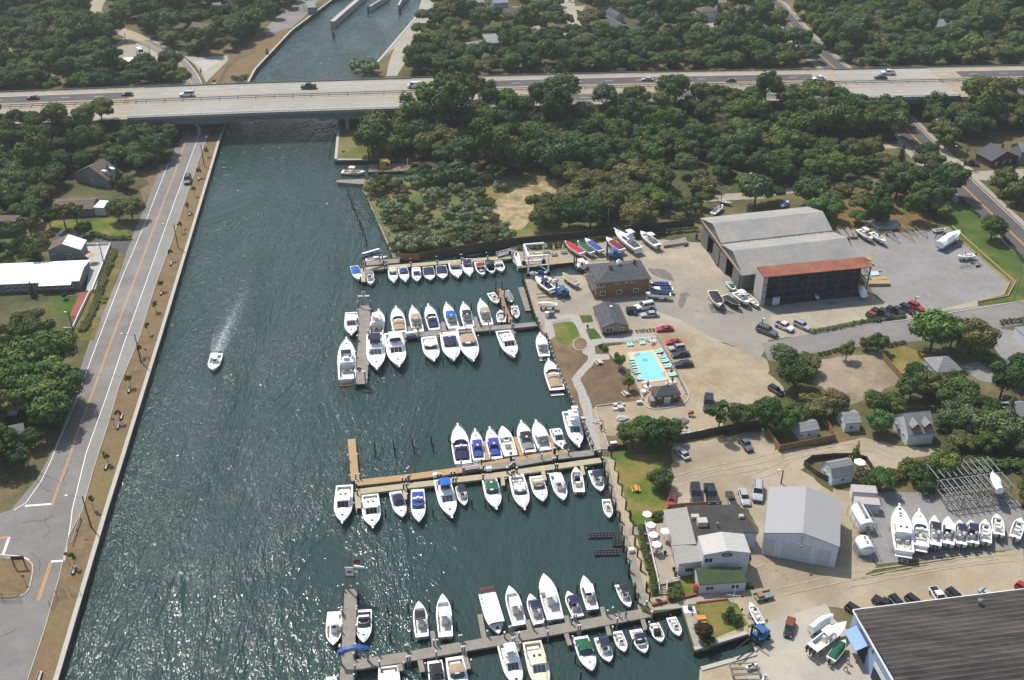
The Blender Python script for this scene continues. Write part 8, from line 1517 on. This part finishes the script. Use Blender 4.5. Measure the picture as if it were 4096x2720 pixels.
def crown_mesh(kind,seed,lm):
 r=random.Random(seed);K={'dome':(5.2,3.6,5.0,17,5200,.27),'round':(4.3,4.2,5.0,16,4600,.25),'tall':(3.3,4.8,5.6,13,3400,.24),'loose':(4.2,3.6,7.0,11,2000,.24),'bush':(2.0,1.5,1.2,9,1500,.14),'sap':(.75,1.35,2.2,5,260,.13),'cone':(2.2,4.6,4.8,10,1300,.24),'hedge':(1.1,.8,.8,5,520,.13)}
 R_,V_,Zc,nl,nq,sz=K[kind];lobes=[]
 if kind=='cone':
  for i in range(nl):u=i/(nl-1);k=(1-u)*R_*.75+.3;a=r.uniform(0,6.3);lobes.append(((k*.35*math.cos(a),k*.35*math.sin(a),Zc-V_+2*V_*u*.92+.6),k,k*.8))
 else:
  for i in range(nl):
   a=6.283*i/nl*2.4+r.uniform(-.5,.5);d_=R_*(.76 if i else 0)*math.sqrt(r.uniform(.25,1));el_=r.uniform(-.45,.75)if kind!='loose' else r.uniform(-.9,.9)
   k=R_*r.uniform(.22,.47)*(.80 if kind=='loose' else 1)*(1.5 if i==0 and kind!='loose' else 1);lobes.append(((d_*math.cos(a),d_*math.sin(a),Zc+el_*V_*.6*(1-.35*d_/R_)),k,k*.78*(V_/R_ if kind!='dome' else .85)if kind!='loose' else k*.45))
 vs=[];fs=[];tot=sum(l[1]**2 for l in lobes)
 for(c,k,kz)in lobes:
  for _ in range(int(nq*k*k/tot)):
   z=r.uniform(-.75,1);a=r.uniform(0,6.283);rr=math.sqrt(max(0,1-z*z));rad=r.uniform(.72,1.08)if r.random()<.88 else r.uniform(.4,.8)
   bump=1+.12*math.sin(5*a+c[0])*math.cos(4*z+c[1])
   n_=Vector((rr*math.cos(a),rr*math.sin(a),z));p=Vector(c)+Vector((n_.x*k,n_.y*k,n_.z*kz))*rad*bump
   n2=(n_+Vector((r.uniform(-1,1),r.uniform(-1,1),r.uniform(-.5,1)))*.42).normalized();t=n2.orthogonal().normalized();t.rotate(Matrix.Rotation(r.uniform(0,6.28),3,n2));b_=n2.cross(t);s=sz*r.uniform(.6,1.45)
   o=len(vs);vs+=[p+t*s,p+b_*s*.8+n2*s*.15,p-t*s,p-b_*s*.8-n2*s*.1];fs.append((o,o+1,o+2,o+3))
 me=bpy.data.meshes.new('crown_'+kind);me.from_pydata(vs,[],fs);me.materials.append(LM[lm]);return me
TM={}
def trunk_mesh(kind):
 if('t',kind)in TM:return TM[('t',kind)]
 r=random.Random(3);q=MB();h={'dome':4.2,'round':4.0,'tall':5.5,'loose':7.0,'bush':.8,'sap':2.0,'cone':5,'hedge':.4}[kind];k={'bush':.09,'sap':.045,'hedge':.05}.get(kind,.26)
 q.tube((0,0,-.3),(.1,0,h*.55),k,r2=k*.75,n=7)
 for i in range(5 if kind not in('sap','hedge')else 2):
  a=i*1.3;e=(math.cos(a)*h*.38,math.sin(a)*h*.38,h*r.uniform(.9,1.25));q.tube((.1,0,h*.5),e,k*.6,r2=k*.2,n=5)
 o=q.build('trunk',M_bark);me=o.data;bpy.data.objects.remove(o);TM[('t',kind)]=me;return me
def cmesh(kind,lm,var):
 key=(kind,lm,var)
 if key not in TM:TM[key]=crown_mesh(kind,hash(kind)%1+{'dome':1,'round':2,'tall':3,'loose':4,'bush':5,'sap':6,'cone':7,'hedge':8}[kind]*10+var,lm)
 return TM[key]
BASE_R={'dome':5.2,'round':4.3,'tall':3.3,'loose':4.2,'bush':2.0,'sap':.75,'cone':2.2,'hedge':1.1}
def gz(x,y):
 p=Vector((x,y));best=1e9;sd_=0
 for a,b in zip(med[::2],med[2::2]):
  ax=a.to_2d();d_=(b.to_2d()-ax);t=max(0,min(1,(p-ax).dot(d_)/d_.length_squared));c=ax+d_*t;v=p-c
  if v.length<best:best=v.length;sd_=d_.x*v.y-d_.y*v.x
 if BW[0]-3<x<BW[1]+3 or OV[0]-3<x<OV[1]+3:return 0.,best,sd_
 foot=30 if sd_>0 else 31
 return(HZ if best<17.2 else max(0,HZ*(foot-best)/(foot-17.2))),best,sd_
CATN={'bush':('shrub','shrub'),'hedge':('hedge_bush','shrub'),'sap':('sapling','sapling'),'cone':('cedar_tree','tree'),'loose':('pine_tree','tree')}
TREEN=0
def tree(P,kind,lm,rad,label,gr=None,z=None,sz_=1.0):
 global TREEN
 TREEN+=1;s=rad/BASE_R[kind];nm,cat=CATN.get(kind,('broadleaf_tree','tree'))
 if z is None:z=gz(P[0],P[1])[0]
 r=thing(nm,label,cat,(P[0],P[1],z),RND.uniform(0,6.28),gr);r.scale=(s*RND.uniform(.92,1.1),s*RND.uniform(.92,1.1),s*sz_*RND.uniform(.92,1.08))
 c=bpy.data.objects.new('crown',cmesh(kind,lm,RND.randrange(3 if kind in('dome','round')else 2)));COL.objects.link(c);c.parent=r
 t=bpy.data.objects.new('trunk',trunk_mesh(kind));COL.objects.link(t);t.parent=r;return r
for s,kd,lm,rad,lab in(('22 1110,1000','round','dark',3.5,'left tree of the dark bushy clump above the lawn'),('22 1290,1010','round','dark',3.7,'middle tree of the dark bushy clump above the lawn'),('22 1430,960','round','dark',3.3,'right tree of the dark bushy clump above the lawn'),('22 1200,900','dome','green',3.4,'rear tree of the dark bushy clump above the lawn'),('22 1365,1370','round','dark',2.5,'round dark tree standing between lawn and sandy car park'),('22 985,262','tall','green',1.5,'young tree left of the pool, upper one'),('22 1072,460','tall','green',1.55,'young tree left of the pool, lower one with stake'),('22 1900,850','loose','dark',3.6,'leaning pine with layered branches by the rubble yard'),('22 2090,800','round','dark',3.0,'dark tree just right of the leaning pine'),('22 2340,830','round','dark',3.8,'tall dark tree above the dark gray pickup'),('32 120,850','round','green',3.4,'green tree at the left of the fenced cottage'),('32 250,770','dome','dark',3.4,'dark tree just behind the fenced cottage'),('32 420,700','dome','olive',3.8,'olive broad tree right behind the fenced cottage'),('32 600,690','round','olive',3.2,'olive tree between the two small white cottages'),('32 240,440','round','dark',4.2,'big dark tree at the street corner above the dark blue car'),('32 130,260','round','blue',3.2,'blue-green tree at the street corner, left part'),('32 330,300','dome','olive',3.4,'olive tree at the street corner, right part'),('32 715,188','tall','olive',2.0,'small tree on the vacant lot beside the street'),('32 900,85','round','olive',1.9,'small tree at the street edge of the vacant lot, middle'),('32 1010,110','round','dark',2.5,'tree at the upper right corner of the vacant lot'),('32 1490,110','round','bright',5.6,'largest bright green round tree beside the street'),('32 1850,130','round','olive',5.2,'olive round tree next to the largest bright green one'),('32 1680,60','dome','green',4.6,'green tree between the bright and the olive round trees'),('32 2010,200','bush','green',2.2,'green shrub at the foot of the olive round tree'),('32 1000,850','round','bright',3.1,'bright green tree overlapping the low white cottage'),('32 980,700','round','dark',3.0,'dark tree behind the low white cottage'),('32 1120,660','dome','dark',3.4,'dark tree left of the dormer garage house'),('32 1300,560','dome','dark',3.8,'spreading dark tree behind the dormer garage house'),('32 1480,500','dome','olive',3.8,'olive spreading tree below the hip-roofed white house'),('32 1340,420','round','dark',3.0,'dark tree beside the tan fence end'),('32 1700,470','round','dark',2.8,'dark tree just below the hip-roofed white house'),('32 2180,780','cone','dark',2.0,'pointed dark cedar in front of the long gray-roofed house'),('32 2300,420','round','dark',4.2,'dark round tree at the right edge beside the driveway'),('32 800,1110','cone','green',1.3,'small pointed tree at the top of the gambrel cottage garden'),('31 2050,650','round','dark',3.9,'round tree on the roadside lawn by the county road'),('01 610,545','loose','olive',4.0,'tall pine rising in front of the ranch house'),('01 720,520','loose','dark',3.4,'second pine right of the tall one at the ranch house'),('01 375,870','loose','dark',4.2,'tall pine beside the gabled house with white roof half'),('01 300,640','loose','olive',3.6,'pine left of the driveway on the left bank'),('01 780,610','round','dark',2.4,'dark shrubby tree beside the driveway'),('01 470,530','tall','dark',2.0,'slim dark tree left of the tall pine'),('01 1100,470','round','dark',3.7,'dark round tree beside the riverside road, left one'),('01 1225,470','round','olive',3.8,'olive round tree throwing shade on the riverside road'),('01 1030,140','cone','dark',1.9,'dark cedar beside the steep-roofed house, left'),('01 1120,170','cone','dark',2.1,'dark cedar beside the steep-roofed house, right'),('01 1180,190','round','dark',2.6,'dark tree next to the two cedars'),('02 150,60','dome','dark',4.6,'wide dark tree below the motel, left'),('02 380,60','dome','dark',4.8,'wide dark tree below the motel, right'),('01 300,1500','dome','olive',4.2,'olive tree touching the motel lawn'),('01 310,1165','cone','dark',1.1,'small dark conifer against the motel front'),('01 600,1190','tall','maroon',.8,'small maroon tree against the motel front'),('02 140,540','round','green',5.4,'large green tree left of the road, upper left'),('02 330,600','round','green',5.6,'large green tree left of the road, centre'),('02 590,600','round','green',5.2,'large green tree right at the roadside throwing a long shade'),('02 520,800','round','green',5.2,'large green tree at the road, lowest'),('02 60,760','round','olive',4.6,'green tree at the left edge beside the shaded house'),('02 300,330','round','green',5.4,'large green tree behind the roadside ones'),('02 70,1200','loose','dark',3.4,'dark conifer at the left edge above the junction'),('02 210,1180','round','dark',3.0,'dark tree above the junction corner'),('02 30,1060','round','dark',3.8,'dark tree at the left edge in front of the shaded house'),('02 -60,1150','loose','dark',4.4,'big dark conifer partly cut by the left edge near the junction'),('02 330,980','round','dark',2.6,'smaller dark tree between the roadside giants and the junction'),('23 1760,1190','round','maroon',1.7,'dark maroon-leaved tree on the lawn by the slip'),('23 1800,1245','bush','dark',1.5,'bare-looking dark shrub under the maroon tree'),('23 2025,1020','bush','dark',1.75,'round dark shrub at the foot of the flagpole'),('23 1500,790','bush','dark',1.7,'dark shrub beside the deck stairs'),('23 1330,90','bush','dark',1.5,'dark shrub at the top end of the restaurant deck'),('23 1355,860','bush','maroon',.65,'round maroon shrub at the brick kerb, left'),('23 1462,840','bush','maroon',.65,'round maroon shrub at the brick kerb, right'),('22 820,70','bush','maroon',.8,'thin reddish shrub at the terrace bed'),('22 860,90','bush','dark',.9,'dark low shrub at the terrace bed'),('00 2220,770','bush','silver',3.2,'silvery shrub on the canal bank above the bridge, left'),('10 1010,690','bush','silver',6.0,'wide silvery shrub hanging over the water above the bridge'),('10 960,650','bush','blue',4.2,'blue-green shrub beside the wide silvery one at the water'),('30 1225,1480','cone','dark',1.5,'small dark cedar beside the county road'),('10 105,500','cone','dark',.8,'tiny conifer on the bare canal bank')):tree(G(pp(s)[0]),kd,lm,rad,lab)
for s,kd,lm,rad,sz_,lab in(('10 1890,990','dome','olive',5.4,1.75,'tall airy tree overlapping the highway, left stem'),('10 2000,985','dome','olive',5.0,1.65,'tall airy tree overlapping the highway, right stem'),('10 1690,1010','loose','bright',4.2,1.3,'feathery light green tree left of the tall airy tree')):
 P=G(pp(s)[0],6);tree(P,kd,lm,rad,lab,z=5.0,sz_=sz_)
sl_=[('00 1910,1445','nearest the bridge'),('01 1842,70','above the green SUV'),('01 1797,238','second below the green SUV'),('01 1738,388','beside the second bench'),('01 1670,575','beside the farthest street lamp'),('01 1583,832','beside the third bench'),('01 1497,1112','beside the fourth bench'),('01 1438,1302','between two benches below the brick patio'),('01 1372,1512','above the middle street lamp'),('02 1300,155','at the foot of the middle street lamp'),('02 1203,432','beside the bench below the middle lamp'),('02 1108,760','between the close pair of benches'),('02 996,1142','above the bench level with the stop line'),('02 865,1560','above the nearest street lamp'),('03 692,520','beside the stop sign bench')]
for s,l_ in sl_:tree(G(pp(s)[0]),'sap','olive',.85,'slim young tree on the verge '+l_,'saplings along the canal verge')
def hedge(s,h,wd,lab,lm='green',sp=.9):
 pts=resample(gp(s),sp);me=cmesh('hedge',lm,0);vs=[];fs=[]
 src=[tuple(v.co)for v in me.vertices];fsrc=[tuple(p.vertices)for p in me.polygons]
 for p in pts:
  a=RND.uniform(0,6.28);ca_,sa2=math.cos(a),math.sin(a);k=wd/2/1.1;o=len(vs);kz=h/1.6
  vs+=[(p.x+(x*ca_-y*sa2)*k,p.y+(x*sa2+y*ca_)*k,z*kz)for x,y,z in src];fs+=[tuple(i+o for i in f)for f in fsrc]
 m_=bpy.data.meshes.new('hedge');m_.from_pydata(vs,[],fs);m_.materials.append(LM[lm]);o=bpy.data.objects.new('hedge',m_);COL.objects.link(o);tag(o,lab,'hedge')
hedge('31 400,1505 820,1420 1250,1360',1.0,1.5,'long low hedge between the paved yard and the street');hedge('32 480,140 640,100 700,90',.9,1.3,'low hedge along the vacant lot beside the street','dark',1.2);hedge('32 1100,60 1250,30',.9,1.3,'low dark hedge at the upper right of the vacant lot','dark',1.2)
hedge('23 1195,185 1235,420 1300,640 1310,760',1.5,1.7,'tall dark green hedge between shingle strip and restaurant deck','dark');hedge('23 1185,250 1200,350',.9,1.0,'yellowish shrubs beside the deck hedge','yellow');hedge('23 1230,460 1240,540',.9,.9,'second yellowish shrub patch beside the deck hedge','yellow')
hedge('31 1770,275 1945,440',1.0,1.2,'clipped hedge between roadside lawn and county road, upper part','dark',1.2);hedge('31 2140,590 2361,860',1.0,1.3,'clipped hedge between roadside lawn and county road, lower part','dark',1.2);hedge('20 625,130 800,110 990,75',1.6,2.0,'clipped hedge round the yard with the black pickup','green',1.6);hedge('20 610,120 650,190',1.6,2.0,'clipped hedge along the side street','green',1.6);hedge('20 650,230 720,270',1.6,2.4,'clipped hedge beside the street end','green',1.6)
hedge('31 2150,1420 2361,1390',1.2,1.6,'rough hedge above the white box trailer','olive',1.3);hedge('01 -100,700 120,720 100,800',1.6,2.2,'dark clipped hedge on the motel lawn, left edge','dark',1.4);hedge('22 1150,-70 1300,-85',.8,.9,'flower bed shrubs below the small office','green',.8);hedge('21 850,1530 1100,1500',.8,1.0,'dark shrubs along the front wall of the small office','dark',.8);hedge('01 860,600 1000,640 1180,640',1.2,2.2,'shrubs above the driveway wall on the left bank','dark',1.5);hedge('32 1600,1120 2000,1180 2361,1150',2.2,4.5,'tangle of bushes behind the steel boat rack','dark',2.4)
hedge('21 60,730 300,715 500,700 850,640',1.4,2.0,'low dark hedge in front of the board fence','dark',1.5);hedge('21 1000,640 1400,590 1680,560',1.6,2.2,'rough shrubs in front of the fence beside the sheds','dark',1.6)
hedge('01 1060,760 1020,850 960,1000 900,1200 840,1350 760,1480',1.0,2.6,'dark groundcover shrubs on the slope below the terrace wall','olive',1.7);hedge('01 925,1180 975,1190',.7,1.6,'yellow flowering shrubs on the slope','yellow',1.0);hedge('01 930,1215 960,1225',.7,1.4,'second row of yellow flowering shrubs on the slope','yellow',1.0)
n_m=0
for t in '1110,215,100 1240,180,105 1350,215,70 1490,150,95 1600,270,80 1605,335,55 1245,385,100 1345,285,58 1400,465,65 1480,380,65 1765,425,75 1665,515,58 1835,385,55 1930,270,55 2060,230,68 2250,180,65 1920,455,75 2050,475,75 1505,620,68 1660,710,100 1400,745,120 1500,730,80 1840,560,75 1930,670,78 2030,625,75 2170,590,85 2150,665,75 1790,690,80 2260,590,80 2320,640,75 1300,740,70 1720,640,60 1560,560,45 1280,560,45 1960,550,60 1700,130,120 1850,110,130 1600,90,110 1980,90,110 1780,60,100 1470,70,80 1180,320,55 1220,480,60 1330,520,75 1420,540,70 1540,480,60 1580,440,50 1730,330,55 1720,240,60 1850,200,65 1950,350,60 2080,330,60 2130,400,55 2190,470,60 2080,560,60 1600,640,65 1580,730,70 1480,660,60 1860,730,60 1350,640,60 1290,470,50 2150,330,60 2010,140,70 2130,110,70 1150,130,80'.split():
 a,b,c=map(float,t.split(','));P=G((1024+a/KZ,680+b/KZ));px_=FPX/dep(P)*KZ;lm=RND.choice(['silver','silver','olive','silver','blue','olive'])if b>130 else 'blue';n_m+=1
 lk={'silver':'silvery green','olive':'olive green','blue':'dark blue-green'}[lm];sz_='large' if c>90 else 'small' if c<60 else 'mid-sized'
 tree(P,'bush',lm,c/px_*1.12,'%s %s rounded shrub on the grassy meadow'%(sz_,lk),'%s %s shrubs on the meadow'%(sz_,lk),z=0)
def pip(p,poly):
 c=False;j=len(poly)-1
 for i in range(len(poly)):
  if(poly[i][1]>p[1])!=(poly[j][1]>p[1])and p[0]<(poly[j][0]-poly[i][0])*(p[1]-poly[i][1])/(poly[j][1]-poly[i][1])+poly[i][0]:c=not c
  j=i
 return c
HOUSES=[];OBST=[]
bpy.context.view_layer.update()
for o in list(COL.objects):
 if o.parent is None and o.get('category')in('house','building','porch','trailer','shed','container'):
  bb=[c.matrix_world@Vector(v)for c in o.children for v in c.bound_box]
  if bb:x0,x1,y0,y1=min(v.x for v in bb),max(v.x for v in bb),min(v.y for v in bb),max(v.y for v in bb);HOUSES.append((x0,x1,y0,y1))
 elif o.parent is None and o.get('category')in('suv','car','pickup truck','van','boat','dinghy','trailer','jeep')and o.location.z<4:OBST.append((o.location.x,o.location.y))
KEEP=[p for n_,p in SHEETS if n_ not in('meadow','deep_wood_floor','rough_grass','canal_bank','grass_point','garden_bed','back_garden','water','garden_lawn')]
PLACED=[]
for o in COL.objects:
 if o.parent is None and o.get('category')=='tree':PLACED.append((o.location.x,o.location.y,3.0))
def ok(x,y,r,hgt):
 if pip((x,y),WL)or pip((x,y),EL):pass
 else:return False
 for p in KEEP:
  if pip((x,y),p)or pip((x,y+min(hgt,9)*.55),p):return False
 for x0,x1,y0,y1 in HOUSES:
  if x0-r*.6<x<x1+r*.6 and y0-hgt*1.5<y<y1+r*.5:return False
 for ox,oy in OBST:
  if abs(ox-x)<r*.8+1 and-2<oy-y<hgt*1.0:return False
 for i in range(0,len(rs)-1,2):
  if abs(rs[i].x-x)+abs(rs[i].y-y)<40 and((rs[i].x-x)**2+(rs[i].y-y)**2)**.5<7.5+r*.3:return False
 g=gz(x,y)
 if g[1]<17.5:return False
 return True
WL=[(p.x,p.y)for p in[Vector((-BIG,BIG,0)),Vector((210,BIG,0))]+wl+[Vector((wl[-1].x,-400,0)),Vector((-BIG,-400,0))]];EL=[(p.x,p.y)for p in[Vector((BIG,BIG,0)),Vector((330,BIG,0))]+el+[Vector((el[-1].x,-400,0)),Vector((BIG,-400,0))]]
CAND=[];UNDER=[]
def wood(nm,s,sp,rmin,rmax,kinds,step=1):
 poly=[p[:2]for p in gp(s)];xs=[p[0]for p in poly];ys=[p[1]for p in poly];got=[]
 area=(max(xs)-min(xs))*(max(ys)-min(ys));tries=int(area/(sp*sp)*6)
 for _ in range(tries):
  x,y=RND.uniform(min(xs),max(xs)),RND.uniform(min(ys),max(ys))
  if not pip((x,y),poly):continue
  r=RND.uniform(rmin,rmax)*1.0
  if any((x-a)**2+(y-b)**2<(sp*.5*(r+c)/(.5*(rmin+rmax))*.92)**2 for a,b,c in PLACED if abs(x-a)<14 and abs(y-b)<14):continue
  kd,lm=RND.choice(kinds);hg=r*1.9
  if not ok(x,y,r,hg):continue
  PLACED.append((x,y,r));CAND.append((nm,x,y,r*1.22,kd,lm))
 for _ in range(int(tries/6*.55)):
  x,y=RND.uniform(min(xs),max(xs)),RND.uniform(min(ys),max(ys))
  if pip((x,y),poly)and ok(x,y,1.5,2.5):UNDER.append((nm,x,y,RND.uniform(1.2,2.6),'bush',RND.choice(('dark','silver','olive'))))
D,O_,G_,B_=('round','dark'),('dome','olive'),('round','green'),('round','blue')
mix1=[D,D,D,O_,G_,B_,('dome','dark'),('tall','dark'),('dome','green')]
wood('left wood below the highway','00 -500,1060 600,1060 1000,1080 1350,1120 1560,1180 1640,1300 1560,1420 1450,1568 01 1190,140 1120,80 860,-60 700,60 600,230 460,380 200,400 -300,400',5.0,2.8,4.4,mix1)
wood('middle wood below the highway','10 1120,1300 1240,1130 1700,1050 2361,980 20 700,950 1500,900 2361,900 30 600,900 1040,930 1190,1150 1180,1300 700,1335 420,1390 300,1440 20 2361,1480 1500,1450 1300,1568 900,1700 300,1640 11 2361,60 2000,30 1700,-20 10 1440,1470 1070,1450',6.6,3.2,5.6,mix1+[O_,G_])
wood('oak grove beside the meadow sand','20 1300,1500 1380,1568 21 1340,150 1290,420 1290,560 1000,520 700,560 330,560 120,540 100,480 440,400 470,250 520,60 600,0 1000,-60',6.2,3.4,5.4,[O_,O_,D,('dome','green'),('dome','olive')])
wood('scrub behind the sheds','20 1400,1500 2361,1450 30 0,1440 420,1450 1000,1420 1150,1500 31 1400,80 1700,60 1700,300 1500,400 1200,330 1000,150 450,160 420,300 600,440 480,520 400,380 0,340 21 2361,370 1900,380 1640,440 1400,520 1310,300',6.6,2.4,4.8,mix1+[('bush','olive'),('bush','dark')])
wood('scrub behind the sheds','31 430,330 480,180 620,170 900,180 1050,350 1180,430 1350,470 1300,520 1000,540 800,540 640,470 520,400',6.4,2.2,3.8,mix1+[('bush','olive'),('bush','green')])
wood('roadside trees above the gravel yard','31 1050,60 1500,-60 1720,60 1780,250 1640,460 1400,420 1250,300 1080,200',6.2,3.0,4.6,mix1)
wood('wood right of the county road','30 1320,1010 1500,930 2361,860 2800,900 2800,1250 2250,1260 1900,1260 1650,1400 1520,1290 1400,1150',6.4,3.2,5.0,mix1)
wood('wood at the right edge','31 1980,120 2361,100 2700,100 2700,500 2361,420 2200,300 2080,220',6.0,3.0,4.6,[D,D,G_])
wood('trees on the far side of the highway','10 1300,700 1480,560 1560,420 2361,440 20 600,420 1300,430 2361,430 30 0,430 250,430 420,560 560,640 300,650 20 2361,655 1200,680 0,705 10 2361,725 1500,740',6.4,3.0,4.8,mix1)
wood('trees beyond the overpass','30 720,640 900,560 1400,480 2361,420 2700,420 2700,590 2361,600 1500,640 1000,645 800,650',6.4,3.0,4.8,mix1)
wood('neighbourhood trees','10 1470,440 1560,250 1680,0 1760,-80 20 0,-120 2361,-160 30 0,-120 100,80 200,280 240,400 0,430 20 2361,430 0,420 10 2361,430',8.6,3.0,5.0,mix1+[G_])
wood('upper right wood','30 180,60 700,-120 1200,-200 2600,-250 2700,430 1500,480 900,560 650,560 420,400 300,260',7.0,3.2,5.2,mix1)
wood('upper left wood','00 -500,-100 700,-100 700,60 420,110 0,170 -500,200',7.5,3.4,5.0,mix1)
wood('upper left wood','00 100,230 420,190 800,130 960,260 1110,350 1120,400 960,480 980,600 620,690 500,640 250,600 120,480',6.6,3.2,5.0,mix1)
wood('upper left wood','00 -500,350 -50,340 50,380 40,560 200,640 420,700 640,760 700,640 1060,610 1340,640 1570,640 1640,740 1700,800 1000,860 500,870 -500,900',6.4,3.0,4.8,mix1)
wood('upper left wood','00 1010,0 1100,-150 2361,-150 10 560,-100 300,100 120,200 00 2361,330 2150,500 1750,500 1560,430 1250,250 1040,160',7.0,3.2,5.0,mix1)
wood('gardens at the right','32 1560,560 1700,520 2361,500 2700,600 2700,1250 2361,1150 2000,1100 1800,1030 1650,960 1600,850',5.0,2.4,3.8,mix1)
wood('gardens at the right','32 600,1370 900,1260 1200,1130 1600,1060 2000,1080 1900,1180 1560,1300 1450,1400 1300,1450 1000,1400 800,1380',4.4,1.6,2.8,[D,('bush','dark'),G_,('bush','olive')])
wood('gardens at the right','32 2400,1100 2700,1100 2700,1700 2361,1568 2250,1480 2290,1300',4.5,2,3,mix1)
wood('gardens of the left bank','01 -500,400 200,480 380,500 480,640 300,860 -500,860',5.4,2.4,3.6,[D,O_,('loose','dark')])
wood('gardens of the left bank','02 -500,150 300,180 700,250 660,560 640,700 500,800 300,860 -500,1200',6.0,3.4,4.6,[G_,D,G_])
for x0,x1,st_,ra,rb in((-34,126,6.5,3.9,4.8),(170,300,6.5,3.9,4.8),(-235,-141,8.5,2.6,3.4)):
 x=x0
 while x<x1:
  for row in(-21,-27):
   p=min(med,key=lambda q_:abs(q_.x-x));r=RND.uniform(ra,rb);yy=p.y+row+RND.uniform(-1.2,1.2);xx=x+RND.uniform(-1.5,1.5)
   if ok(xx,yy,2,3)and not any((xx-a)**2+(yy-b)**2<14 for a,b,c in PLACED):PLACED.append((xx,yy,r));nm_='left wood below the highway' if x<-100 else 'middle wood below the highway' if x<150 else 'wood right of the county road';kd,lm=RND.choice([D,D,G_,O_,B_]);CAND.append((nm_,xx,yy,r*1.1,kd,lm))
  x+=st_
fo_=lambda t:t[3]/(t[1]**2+t[2]**2+CH**2)**.5
vis=[t for t in CAND];vis.sort(key=fo_,reverse=True)
NT=296-sum(1 for o in COL.objects if o.parent is None and o.get('category')=='tree')
LK={'dark':'dark green','olive':'olive green','green':'mid-green','blue':'blue-green'};KK={'round':'round-crowned tree','dome':'broad spreading tree','tall':'tall narrow tree','loose':'layered pine','bush':'low bushy shrub'}
for nm,x,y,r,kd,lm in vis[:NT]:
 tree((x,y),kd,lm,r,'%s %s in the %s'%(LK[lm],KK[kd],nm)if not nm.startswith(('trees','gardens','roadside','neigh'))else '%s %s among the %s'%(LK[lm],KK[kd],nm),'%ss: %s %s'%(nm,LK[lm],kd))
rest=vis[NT:]
def scatter(name,label,cat,pts):
 types=sorted(set((t[4],t[5])for t in pts));srcs={}
 for o in COL.objects:
  if o.name.startswith('crown'):
   for k in types:
    if k not in srcs and o.data in(TM.get((*k,0)),TM.get((*k,1))):srcs[k]=o
 types=[t for t in types if t in srcs];pts=[t for t in pts if(t[4],t[5])in srcs]
 me=bpy.data.meshes.new(name);me.from_pydata([(x,y,gz(x,y)[0])for nm,x,y,r,kd,lm in pts],[],[])
 for an_,ty_,vals in(('scl','FLOAT',[r/BASE_R[kd]for nm,x,y,r,kd,lm in pts]),('idx','INT',[types.index((kd,lm))for nm,x,y,r,kd,lm in pts]),('rot','FLOAT',[RND.uniform(0,6.28)for _ in pts])):
  a=me.attributes.new(an_,ty_,'POINT');a.data.foreach_set('value',vals)
 fw=bpy.data.objects.new(name,me);COL.objects.link(fw);tag(fw,label,cat,None,'stuff')
 ng=bpy.data.node_groups.new('scatter_crowns','GeometryNodeTree');ng.interface.new_socket('Geometry',in_out='INPUT',socket_type='NodeSocketGeometry');ng.interface.new_socket('Geometry',in_out='OUTPUT',socket_type='NodeSocketGeometry')
 N=ng.nodes;LN=ng.links;gi=N.new('NodeGroupInput');go=N.new('NodeGroupOutput');j=N.new('GeometryNodeJoinGeometry')
 for t in types[::-1]:
  oi=N.new('GeometryNodeObjectInfo');oi.inputs['Object'].default_value=srcs[t];oi.inputs['As Instance'].default_value=True;oi.transform_space='ORIGINAL';LN.new(oi.outputs['Geometry'],j.inputs[0])
 def nattr(nm,ty_):a=N.new('GeometryNodeInputNamedAttribute');a.data_type=ty_;a.inputs[0].default_value=nm;return a.outputs[0]
 ip=N.new('GeometryNodeInstanceOnPoints');LN.new(gi.outputs[0],ip.inputs['Points'])
 LN.new(j.outputs[0],ip.inputs['Instance']);ip.inputs['Pick Instance'].default_value=True;LN.new(nattr('idx','INT'),ip.inputs['Instance Index'])
 cx_=N.new('ShaderNodeCombineXYZ');LN.new(nattr('rot','FLOAT'),cx_.inputs[2]);LN.new(cx_.outputs[0],ip.inputs['Rotation']);cs_=N.new('ShaderNodeCombineXYZ');sa_t=nattr('scl','FLOAT')
 for i in range(3):LN.new(sa_t,cs_.inputs[i])
 LN.new(cs_.outputs[0],ip.inputs['Scale']);LN.new(ip.outputs[0],go.inputs[0]);md=fw.modifiers.new('scatter','NODES');md.node_group=ng
scatter('far_woods','mass of dark and olive trees filling the distance beyond the highway','woods',rest)
scatter('undergrowth','low bushes and saplings crowding the ground between the trees','undergrowth',UNDER)
hz=bpy.data.materials.new('haze_air');hz.use_nodes=True;n=hz.node_tree.nodes;n.clear();out=n.new('ShaderNodeOutputMaterial');pv=n.new('ShaderNodeVolumePrincipled')
pv.inputs['Color'].default_value=(.92,.96,1,1);pv.inputs['Density'].default_value=.00013;pv.inputs['Anisotropy'].default_value=.2;hz.node_tree.links.new(pv.outputs[0],out.inputs['Volume'])
tag(MB().box(-2700,2700,-500,2700,WZ-4.2,CH+6).build('haze',hz),'thin pale summer haze filling the air over the whole place','haze',None,'stuff')
